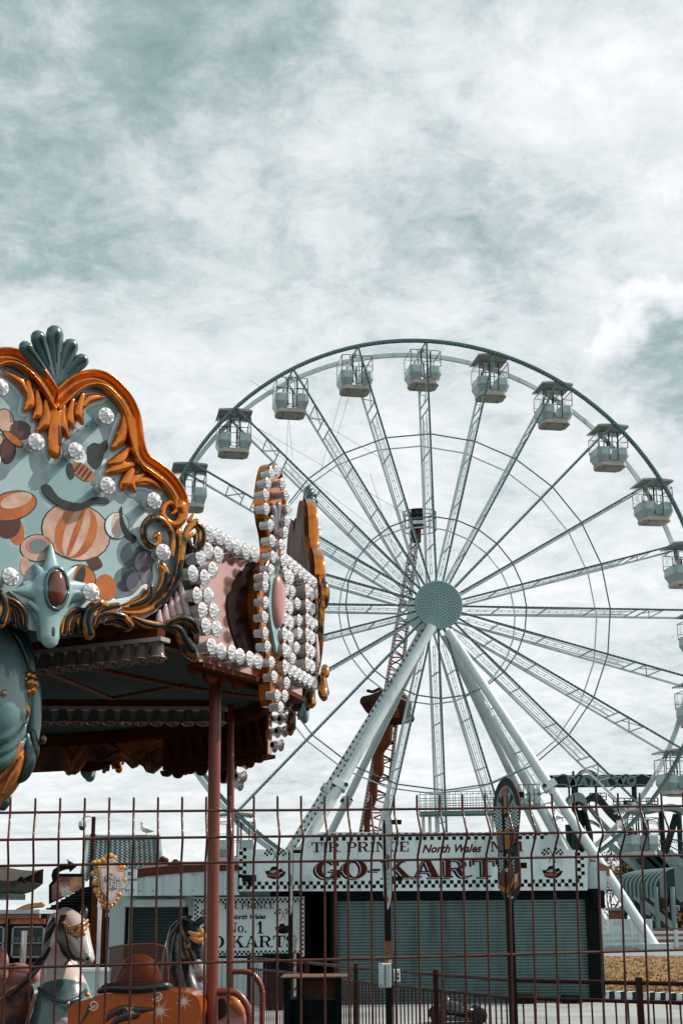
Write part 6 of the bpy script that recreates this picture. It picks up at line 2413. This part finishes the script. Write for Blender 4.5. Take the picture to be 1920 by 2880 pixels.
# ------------------------------------------------------------------ log flume behind the wheel
YG = 118.
q3 = lambda x, y, dy=0.: at(1520 + x * .2551, 2100 + y * .2551, YG + dy)
q4 = lambda x, y, Y=None: at(1640 + x * .17857, 2380 + y * .17857, Y or YG)
fl_m = mat('dark_flume_steel', (.018, .034, .035), .5, var=.3, vs=.4)
fl_g = mat('grey_flume_steel', (.24, .32, .325), .5, var=.2, vs=.4)
lf = thing('log_flume', 'dark steel log flume track with catwalks and a long dark lettered sign', 'log flume', (at(1740, 2600, YG).x, YG, 0))
b = MB(wallX(YG))
a_, c_ = pb(1547, 2214, YG), pb(1832, 2178, YG)
b.span((a_[0], a_[1], -.5), (c_[0], c_[1], 0))
sb = obj('sign_board', b, fl_m, lf, world=True)
b = MB(wallX(YG))
hgt = (c_[1] - a_[1])
put_text(b, 'WATER WO', *pb(1690, 2196, YG), hgt * .98, .05, None, offset=.06, space=1.12, shear=.15)
obj('sign_lettering', b, mat('grey_neon_letter', (.20, .28, .28), .4), sb, world=True)
b = MB(wallX(YG))
put_text(b, 'WATER WO', *pb(1690, 2196, YG), hgt * .98, .09, None, offset=-.035, space=1.12, shear=.15)
for i in range(40):
    u = 1550 + i * 7
    p0, p1 = pb(u, 2181 + 4 * sin(i), YG), pb(u + 8, 2182 + 4 * sin(i + 1), YG)
    b.k = 1
    b.vt([(p0[0], p0[1], .02), (p1[0], p1[1], .02)], .05, 5, 1)
    p0, p1 = pb(u, 2209 + 3 * cos(i * .8), YG), pb(u + 8, 2209 + 3 * cos(i * .8 + .8), YG)
    b.vt([(p0[0], p0[1], .02), (p1[0], p1[1], .02)], .05, 5, 1)
b.k = 0
obj('sign_wave', b, [fl_m, fl_g], sb, world=True)
def tb_(mb, pts, r, sub=4, n=6): mb.vt([q3(*p_) for p_ in pts], r, n, sub, 1, None, False)
b = MB()
for x0_, y0_, y1_, r_ in ((372, 440, 1170, .28), (1025, 440, 610, .22), (356, 270, 620, .10), (605, 450, 760, .10), (308, 440, 600, .08)):
    b.tube(q3(x0_, y0_, .3), q3(x0_ + 6, y1_, .3), r_, 8)
for x0_, y0_, x1_, y1_, r_ in ((420, 700, 440, 900, .32), (470, 700, 540, 960, .25), (1490, 750, 1380, 1130, .28), (1520, 760, 1540, 1180, .22), (300, 860, 320, 1170, .26)):
    b.tube(q3(x0_, y0_, 1), q3(x1_, y1_, 1), r_, 8)
    g0 = q3(x1_, y1_, 1)
    b.tube(g0, (g0.x, g0.y, 0), r_, 8)
for u in (1120, 1320):
    g0 = q3(u, 700, 1.5)
    b.tube(g0, (g0.x, g0.y, 0), .22, 8)
obj('support', b, fl_m, lf, world=True)
# humped channels
def channel(pts, w, d_, m_, nm='channel'):
    d_ *= .8
    P = crom([tuple(q3(*p_)) for p_ in pts], 6)
    vs, fs = [], []
    for p_ in P:
        for dz_, dy_ in ((d_, -w), (0, -w), (0, w), (d_, w), (d_ * .9, w * .92), (.12, w * .85), (.12, -w * .85), (d_ * .9, -w * .92)):
            vs.append((p_[0], p_[1] + dy_, p_[2] + dz_))
    for i in range(len(P) - 1):
        for k_ in range(8):
            fs.append((i * 8 + k_, i * 8 + (k_ + 1) % 8, (i + 1) * 8 + (k_ + 1) % 8, (i + 1) * 8 + k_))
    b = MB()
    b.add(vs, fs)
    return obj(nm, b, m_, lf, world=True)
channel([(280, 720), (310, 650), (380, 615), (450, 640), (490, 720)], 1.1, .9, fl_g)
channel([(500, 640), (560, 600), (640, 620), (740, 740), (860, 860), (1000, 1000), (1180, 1180), (1500, 1500)], .8, .7, fl_m)
channel([(520, 680), (640, 830), (780, 980), (980, 1180), (1200, 1380)], .4, .5, fl_g)
channel([(780, 720), (1000, 712), (1300, 716), (1400, 706), (1480, 716), (1545, 760)], .8, .6, fl_g)
b = MB()
for pts in ([(400, 310), (440, 268), (500, 254), (560, 268), (615, 300)], [(520, 808), (580, 824), (640, 862)], [(905, 604), (950, 596), (1010, 606)], [(1160, 816), (1250, 822), (1330, 870)], [(170, 770), (230, 784)], [(1300, 1080), (1400, 1030), (1500, 1030), (1568, 1060)]):
    b = MB()
    tb_(b, pts, .05)
    P = crom([tuple(q3(*p_)) for p_ in pts], 5)
    for p_ in P:
        b.tube(V(p_), V(p_) + V((.05, 0, -.28)), .035, 5)
    obj('chain_guard', b, fl_m, lf, world=True)
b = MB()
for x0_, x1_, y0_, y1_ in ((535, 720, 515, 590), (795, 1285, 570, 640), (1180, 1290, 570, 640)):
    b = MB()
    for t in (0, .5, 1):
        b.tube(q3(x0_, y0_ + (y1_ - y0_) * t), q3(x1_, y0_ + (y1_ - y0_) * t - 4), .04, 5)
    n = max(3, int((x1_ - x0_) / 60))
    for i in range(n + 1):
        x_ = x0_ + (x1_ - x0_) * i / n
        b.tube(q3(x_, y0_), q3(x_, y1_), .04, 5)
    obj('catwalk_rail', b, fl_m, lf, world=True)
b = MB()
for x0_, y0_, x1_, y1_ in ((735, 525, 900, 690), (540, 520, 530, 640), (760, 480, 830, 440), (820, 640, 830, 720), (1270, 1010, 1568, 1176), (1180, 940, 1400, 1120)):
    b.tube(q3(x0_, y0_), q3(x1_, y1_), .05, 5)
obj('catwalk_rail', b, fl_m, lf, world=True)
# long sloping beams and struts under the track
b = MB()
for x0_, y0_, x1_, y1_, w_ in ((420, -20, 1130, 620, .3), (640, 20, 1000, 420, .25), (860, 160, 1240, 520, .3), (1160, 150, 1560, 560, .35), (1340, 100, 1700, 420, .35), (1040, 20, 1480, 300, .3), (680, 690, 1440, 1290, .3), (930, 680, 1120, 860, .25), (920, 960, 1150, 1190, .2), (1420, 700, 1568, 840, .4)):
    b.beam(q4(x0_, y0_), q4(x1_, y1_), w_, w_ * 1.6)
obj('sloping_beam', b, fl_g, lf, world=True)
b = MB()
for x0_, y0_, x1_, y1_ in ((895, 690, 895, 1300), (1000, 660, 960, 920), (880, 940, 900, 1150), (1150, 900, 1060, 1100), (1120, 900, 1130, 1290), (1180, 640, 1260, 980), (1240, 700, 1300, 960), (1200, 980, 1420, 1290), (1060, 1130, 840, 1040), (700, 1000, 570, 1150), (700, 1000, 640, 1150), (960, 640, 1110, 870), (910, 720, 1110, 950), (820, 640, 820, 900)):
    b.beam(q4(x0_, y0_), q4(x1_, y1_), .22, .22)
for y_ in (945, 1210, 1260):
    b.beam(q4(830, y_), q4(1500, y_ - 6), .10, .16)
obj('lattice', b, fl_m, lf, world=True)
b = MB()
b.add([q4(540, 130, YG + 8), q4(1600, 130, YG + 8), q4(1600, 1330, YG + 8), q4(820, 1330, YG + 8), q4(640, 700, YG + 8)], [(0, 4, 3, 2, 1)])
dk_ = obj('station_back', b, mat('dark_station', (.012, .02, .02), .7, var=.4, vs=.5), lf, world=True)
b = MB()
for p_, q_ in (((860, 160), (1120, 400)), ((960, 100), (1300, 420))):
    b.beam(q4(*p_), q4(*q_), 1.6, .8)
obj('roof_slope', b, fl_m, lf, world=True)

# striped station awning
YA = 98.
aw_d = mat('awning_dark', (.03, .06, .06), .7, var=.1)
aw_l = mat('awning_light', (.20, .29, .29), .7, var=.1)
aw_ = thing('striped_awning', 'green and white striped barrel awning over the flume station', 'awning', (at(1850, 2600, YA).x, YA, 0))
E = crom([tuple(q4(x_, y_, YA)) for x_, y_ in ((1140, 608), (1190, 500), (1290, 400), (1420, 340), (1560, 318), (1700, 330), (1860, 420), (1900, 600))], 4)
Fc = crom([tuple(q4(x_, y_, YA + 9)) for x_, y_ in ((500, 606), (520, 520), (600, 450), (720, 405), (860, 378), (1000, 372), (1120, 420), (1180, 560))], 4)
n = 20
b = MB()
for i in range(n):
    b.k = i % 2
    for j in range(len(E) - 1):
        def g_(t, j_): return V(E[j_]).lerp(V(Fc[j_]), t)
        b.add([g_(i / n, j), g_(i / n, j + 1), g_((i + 1) / n, j + 1), g_((i + 1) / n, j)], [(0, 3, 2, 1)], True)
    p0, p1 = V(E[0]).lerp(V(Fc[0]), i / n), V(E[0]).lerp(V(Fc[0]), (i + 1) / n)
    mid = (p0 + p1) / 2
    b.add([p0, p1, p1 - V((0, 0, .75)), mid - V((0, 0, .95)), p0 - V((0, 0, .75))], [(0, 4, 3, 2, 1)])
obj('roof', b, [aw_l, aw_d], aw_, world=True)
b = MB()
zb_ = E[0][2]
m_ = len(E)
for j in range(m_ - 1):
    b.k = 1 if (j // 4) % 2 == 0 else 0
    b.add([V(E[j]), V(E[j + 1]), V((E[j + 1][0], E[j + 1][1], zb_ - .75 - .15 * (j % 2))), V((E[j][0], E[j][1], zb_ - .75 - .15 * ((j + 1) % 2)))], [(0, 3, 2, 1)])
obj('end_panel', b, [aw_l, aw_d], aw_, world=True)
b = MB()
for x_ in (1130, 1390):
    p0 = q4(x_, 640, YA - .2)
    b.tube((p0.x, p0.y, 0), p0, .16, 10)
for x_ in (900, 740):
    p0 = q4(x_, 640, YA + 6)
    b.tube((p0.x, p0.y, 0), p0, .14, 10)
obj('post', b, fl_g, aw_, world=True)
for (x0_, y0_, x1_, y1_), lab in (((1436, 930, 1508, 1015), 'white EXIT sign under the striped awning, right of the post'), ((1292, 960, 1348, 1035), 'smaller white EXIT sign under the awning, left of the post')):
    p0, p1 = q4(x0_, y1_, YA + .5), q4(x1_, y0_, YA + .5)
    ex = thing('exit_sign', lab, 'sign', (p0.x, p0.y, p0.z))
    b = MB(wallX(YA + .5))
    b.span((p0.x, p0.z, -.04), (p1.x, p1.z, 0))
    obj('board', b, white_pt, ex, world=True)
    b = MB(wallX(YA + .5))
    put_text(b, 'EXIT', (p0.x + p1.x) / 2, p0.z + (p1.z - p0.z) * .62, (p1.x - p0.x) * .36, .01, None, offset=.008)
    cxx, czz = (p0.x + p1.x) / 2, p0.z + (p1.z - p0.z) * .22
    w_ = (p1.x - p0.x) * .35
    b.add([(cxx - w_, czz - .03, .01), (cxx + w_ * .5, czz - .03, .01), (cxx + w_ * .5, czz + .03, .01), (cxx - w_, czz + .03, .01)], [(0, 1, 2, 3)])
    b.add([(cxx + w_ * .5, czz - .09, .012), (cxx + w_, czz, .012), (cxx + w_ * .5, czz + .09, .012)], [(0, 1, 2)])
    obj('lettering', b, ink, ex, world=True)
# brick cabin, crowd barrier and white base blocks at the foot of the wheel
p0, p1 = q4(500, 1150, 96), q4(625, 1010, 96)
bc_ = thing('brick_cabin', 'small red brown brick cabin behind the foot of the wheel', 'cabin', (p0.x, 96, 0))
b = MB()
b.span((p0.x, 96, 0), (p1.x, 98.5, p1.z))
obj('wall', b, mat('red_brick', (.22, .08, .05), .8, var=.3, vs=3, bump=.2), bc_, world=True)
b = MB()
b.span((p0.x - .15, 95.8, p1.z), (p1.x + .15, 98.7, p1.z + .18))
obj('roof', b, fl_g, bc_, world=True)
cb = thing('crowd_barrier', 'white painted crowd barrier around the foot of the wheel', 'barrier', (q4(660, 1300, 86).x, 86, 0))
b = MB()
l0, l1 = q4(280, 1150, 86), q4(1055, 1140, 86)
zt2_ = q4(600, 1160, 86).z
for zz_ in (zt2_, zt2_ * .55, .15):
    b.beam((l0.x, 86, zz_), (l1.x, 86, zz_), .06, .08)
n = 70
for i in range(n + 1):
    x_ = l0.x + (l1.x - l0.x) * i / n
    b.box((x_, 86, zt2_ / 2), (.03, .03, zt2_) if i % 14 else (.12, .12, zt2_ * 1.05))
obj('rail_panel', b, white_pt, cb, world=True)
for (x0_, x1_, y0_), lab in (((285, 440, 1250), 'white rounded base cover at the foot of the wheel leg'), ((490, 680, 1255), 'wide white base cover right of the first cover by the wheel leg')):
    p0, p1 = q4(x0_, 1370, 89), q4(x1_, y0_, 89)
    bs = thing('base_cover', lab, 'cover', ((p0.x + p1.x) / 2, 89, 0))
    b = MB()
    b.span((p0.x, 89, .0), (p1.x, 90.6, p1.z))
    obj('shell', b, white_pt, bs, world=True, bevel=.35)
    b = MB()
    b.span((p0.x + .3, 88.97, .3), (p0.x + .8, 89.0, p1.z * .6))
    obj('hatch', b, shut_m, bs, world=True)

# ------------------------------------------------------------------ swinging tower ride behind the wheel
YR_ = 122.
tw_o = mat('rust_orange_steel', (.24, .06, .014), .5, var=.3, vs=.6)
tw_b = mat('dark_brown_steel', (.04, .012, .007), .5, var=.3, vs=.6)
tw_w = mat('white_lamp_strip', (.5, .56, .57), .5)
tr_ = thing('tower_ride', 'tall rust brown lattice tower ride with hat shaped sign and top cage', 'tower ride', (at(1055, 2580, YR_).x, YR_, 0))
q5 = lambda x, y, dy=0.: at(800 + x * .38265, 1900 + y * .38265, YR_ + dy)
q4b = lambda x, y, dy=0.: at(900 + x * .38265, 1400 + y * .38265, YR_ + dy)
b = MB()
p0a, p0b, p1a, p1b = q5(560, 1140), q5(735, 1140), q4b(668, 330), q4b(712, 330)
base_a, base_b = V((p0a.x - .4, p0a.y - 1, 0)), V((p0b.x + .2, p0b.y - 1, 0))
n = 34
cols = []
for dy in (0, 2.2):
    for s_, e_ in ((p0a, p1a), (p0b, p1b)):
        s2_, e2_ = s_ + V((0, dy, 0)), e_ + V((0, dy * .4, 0))
        b.beam(s2_, e2_, .24, .24)
        b.beam(V((s2_.x, s2_.y, 0)), s2_, .26, .26)
        cols.append((s2_, e2_))
b.k = 0
for i in range(n):
    t0, t1 = i / n, (i + 1) / n
    a0, a1 = cols[0][0].lerp(cols[0][1], t0), cols[0][0].lerp(cols[0][1], t1)
    c0_, c1_ = cols[1][0].lerp(cols[1][1], t0), cols[1][0].lerp(cols[1][1], t1)
    b.beam(a0, c1_ if i % 2 else c0_, .11, .11)
    b.beam(a0 if i % 2 else c0_, c1_ if i % 2 else a1, .11, .11)
    a0, a1 = cols[2][0].lerp(cols[2][1], t0), cols[2][0].lerp(cols[2][1], t1)
    b.beam(c0_, a1, .09, .09)
b.k = 2
for s_, e_ in (cols[0], cols[1]):
    for i in range(90):
        if i % 1 == 0:
            c_ = s_.lerp(e_, (i + .5) / 90) + V((0, -.2, 0))
            b.box(c_, (.16, .12, .20))
obj('lattice_mast', b, [tw_o, tw_b, tw_w], tr_, world=True)
b = MB()
b.vt([q5(745, 350, -.8), q5(735, 470, -.8), q5(690, 560, -.8), q5(690, 700, -.8), q5(655, 790, -.8), q5(650, 900, -.8), q5(610, 1020, -.8), q5(605, 1150, -.8), q5(600, 1300, -.8), q5(598, 1800, -.8)], [.62, .6, .5, .45, .36, .34, .3, .26, .26, .26], 12, 6, .5, (0, -1, 0))
obj('snake_sign', b, mat('brown_snake', (.10, .028, .010), .5, var=.3, vs=1.5), tr_, world=True)
b = MB()
b.vt([q5(595, 190, -1.2), q5(650, 230, -1.2), q5(740, 270, -1.2), q5(840, 300, -1.2), q5(920, 315, -1.2)], [.5, .75, .9, .75, .4], 18, 6, .35, (0, -1, 0))
b.vt([q5(620, 185, -1.4), q5(700, 190, -1.4), q5(790, 180, -1.4), q5(850, 230, -1.4), q5(830, 290, -1.4)], [.5, .9, 1.1, 1.0, .8], 18, 6, .4, (0, -1, 0))
hb2 = obj('hat_sign', b, tw_b, tr_, world=True)
b = MB()
for i in range(12):
    for j in range(8):
        c_ = q5(690 + i * 12 + j * 2, 190 + j * 16, -1.95)
        b.box(c_, (.12, .06, .12))
obj('hat_lamp', b, tw_o, hb2, world=True)
b = MB()
b.vt([q5(612, 112, -1), q5(650, 118, -1), q5(700, 95, -1)], .14, 8, 5)
obj('top_spur', b, tw_b, tr_, world=True)
b = MB()
b.tube(q4b(700, 325), q4b(702, 200), .5, 10)
c0_, c1_ = q4b(665, 205), q4b(770, 110)
b.span((c0_.x, YR_ - 1.2, c0_.z), (c1_.x, YR_ + 1.2, c1_.z))
b.vt([q4b(700, 115), q4b(715, 96), q4b(740, 100)], .25, 8, 4)
obj('top_housing', b, tw_b, tr_, world=True)
b = MB()
for r_, dy in ((2.6, 0),):
    for zz_ in (112, 145, 240):
        cc_ = q4b(730, zz_)
        b.vt([(cc_.x + 1.45 * cos(a), YR_ + 1.45 * sin(a), cc_.z) for a in [2 * PI * i / 28 for i in range(29)]], .05, 5, 1, 1, None, False)
    for i in range(14):
        a = 2 * PI * i / 14
        cc_, dd_ = q4b(730, 112), q4b(730, 240)
        b.tube((cc_.x + 1.45 * cos(a), YR_ + 1.45 * sin(a), dd_.z), (cc_.x + 1.45 * cos(a), YR_ + 1.45 * sin(a), cc_.z), .03, 5)
obj('top_cage', b, cabin_fr, tr_, world=True)
b = MB()
b.beam(q4b(655, 182, -2.6), q4b(770, 178, -2.6), .25, .3)
obj('cage_rail', b, white_pt, tr_, world=True)

# ------------------------------------------------------------------ bare trees
twig = mat('bare_twig', (.10, .075, .055), .9, var=.4, vs=2)
leafm = mat('brown_beech_leaf', (.20, .10, .04), .85, var=.4, vs=1.5, col2=(.09, .06, .035), c2s=1.2)
def bare_tree(seed, H, leafy):
    rnd = random.Random(seed)
    tk, cr__, lv = MB(), MB(), MB()
    def grow(p_, d_, l_, r_, lev):
        n_ = 3
        q = V(p_)
        pts = [q.copy()]
        for i in range(n_):
            d_ = (d_ + V((rnd.uniform(-.22, .22), rnd.uniform(-.22, .22), rnd.uniform(-.02, .16)))).normalized()
            q = q + d_ * (l_ / n_)
            pts.append(q.copy())
        (tk if lev == 0 else cr__).vt([tuple(x_) for x_ in pts], [r_, r_ * .85, r_ * .7, r_ * .55], 6 if lev < 2 else 3, 1, 1, None, False)
        if lev >= 4:
            if leafy and rnd.random() < leafy:
                for _ in range(5):
                    c_ = pts[-1] + V((rnd.uniform(-.4, .4), rnd.uniform(-.4, .4), rnd.uniform(-.4, .3)))
                    a = V((rnd.uniform(-1, 1), rnd.uniform(-1, 1), rnd.uniform(-1, 1))).normalized() * .16
                    e_ = a.orthogonal().normalized() * .10
                    lv.add([c_ - a, c_ + e_, c_ + a, c_ - e_], [(0, 1, 2, 3)])
            return
        k_ = 4 if lev == 0 else 3
        for i in range(k_):
            t_ = rnd.uniform(.45, 1.) if i else 1.
            idx = min(3, max(1, int(t_ * 3 + .5)))
            a = rnd.uniform(0, 2 * PI)
            sp = rnd.uniform(.35, .85)
            nd = (d_ + V((cos(a) * sp, sin(a) * sp, rnd.uniform(-.05, .25)))).normalized()
            grow(pts[idx], nd, l_ * rnd.uniform(.62, .8), r_ * .52, lev + 1)
    grow((0, 0, 0), V((0, 0, 1)), H * .32, H * .022, 0)
    return tk, cr__, lv
TS = [
    (1765, 128, 9.0, .8, 'bare tree with brown leaves beside the lowest gondola'),
    (1822, 132, 8.5, .2, 'leafless tree standing beside the leaning flume support'),
    (1886, 134, 9.5, .1, 'leafless tree standing behind the curve of the flume'),
    (1716, 130, 8.0, .9, 'low brown leaved tree showing beside the end of the go-kart sign'),
    (1856, 127, 7.5, .9, 'brown leaved tree behind the striped awning top'),
    (1925, 127, 8.8, .6, 'tall brown leaved tree behind the far end of the striped awning'),
]
for i, (u, Y, H, lf_, lab) in enumerate(TS):
    tk, cr__, lv = bare_tree(31 + i, H, lf_)
    x_ = at(u, 2580, Y).x
    tt_ = thing('bare_tree', lab, 'tree', (x_, Y, 0), 0, 'bare trees behind the flume')
    obj('trunk', tk, twig, tt_)
    co = obj('crown', cr__, twig, tt_)
    if lv.v: obj('foliage', lv, leafm, co)
hd = MB()
random.seed(5)
for i in range(5000):
    x_ = random.uniform(20, 70)
    y_ = random.uniform(124, 128)
    z_ = abs(random.gauss(0, .5)) * (2.2 + 1.2 * sin(x_ * .7) + .6 * sin(x_ * 2.1))
    a = V((random.uniform(-1, 1), random.uniform(-1, 1), random.uniform(-1, 1))).normalized() * .22
    e_ = a.orthogonal().normalized() * .14
    c_ = V((x_, y_, min(z_, 3.6)))
    hd.add([c_ - a, c_ + e_, c_ + a, c_ - e_], [(0, 1, 2, 3)])
ho_ = obj('hedge', hd, leafm)
tag(ho_, 'brown winter hedge behind the flume and awning', 'hedge')
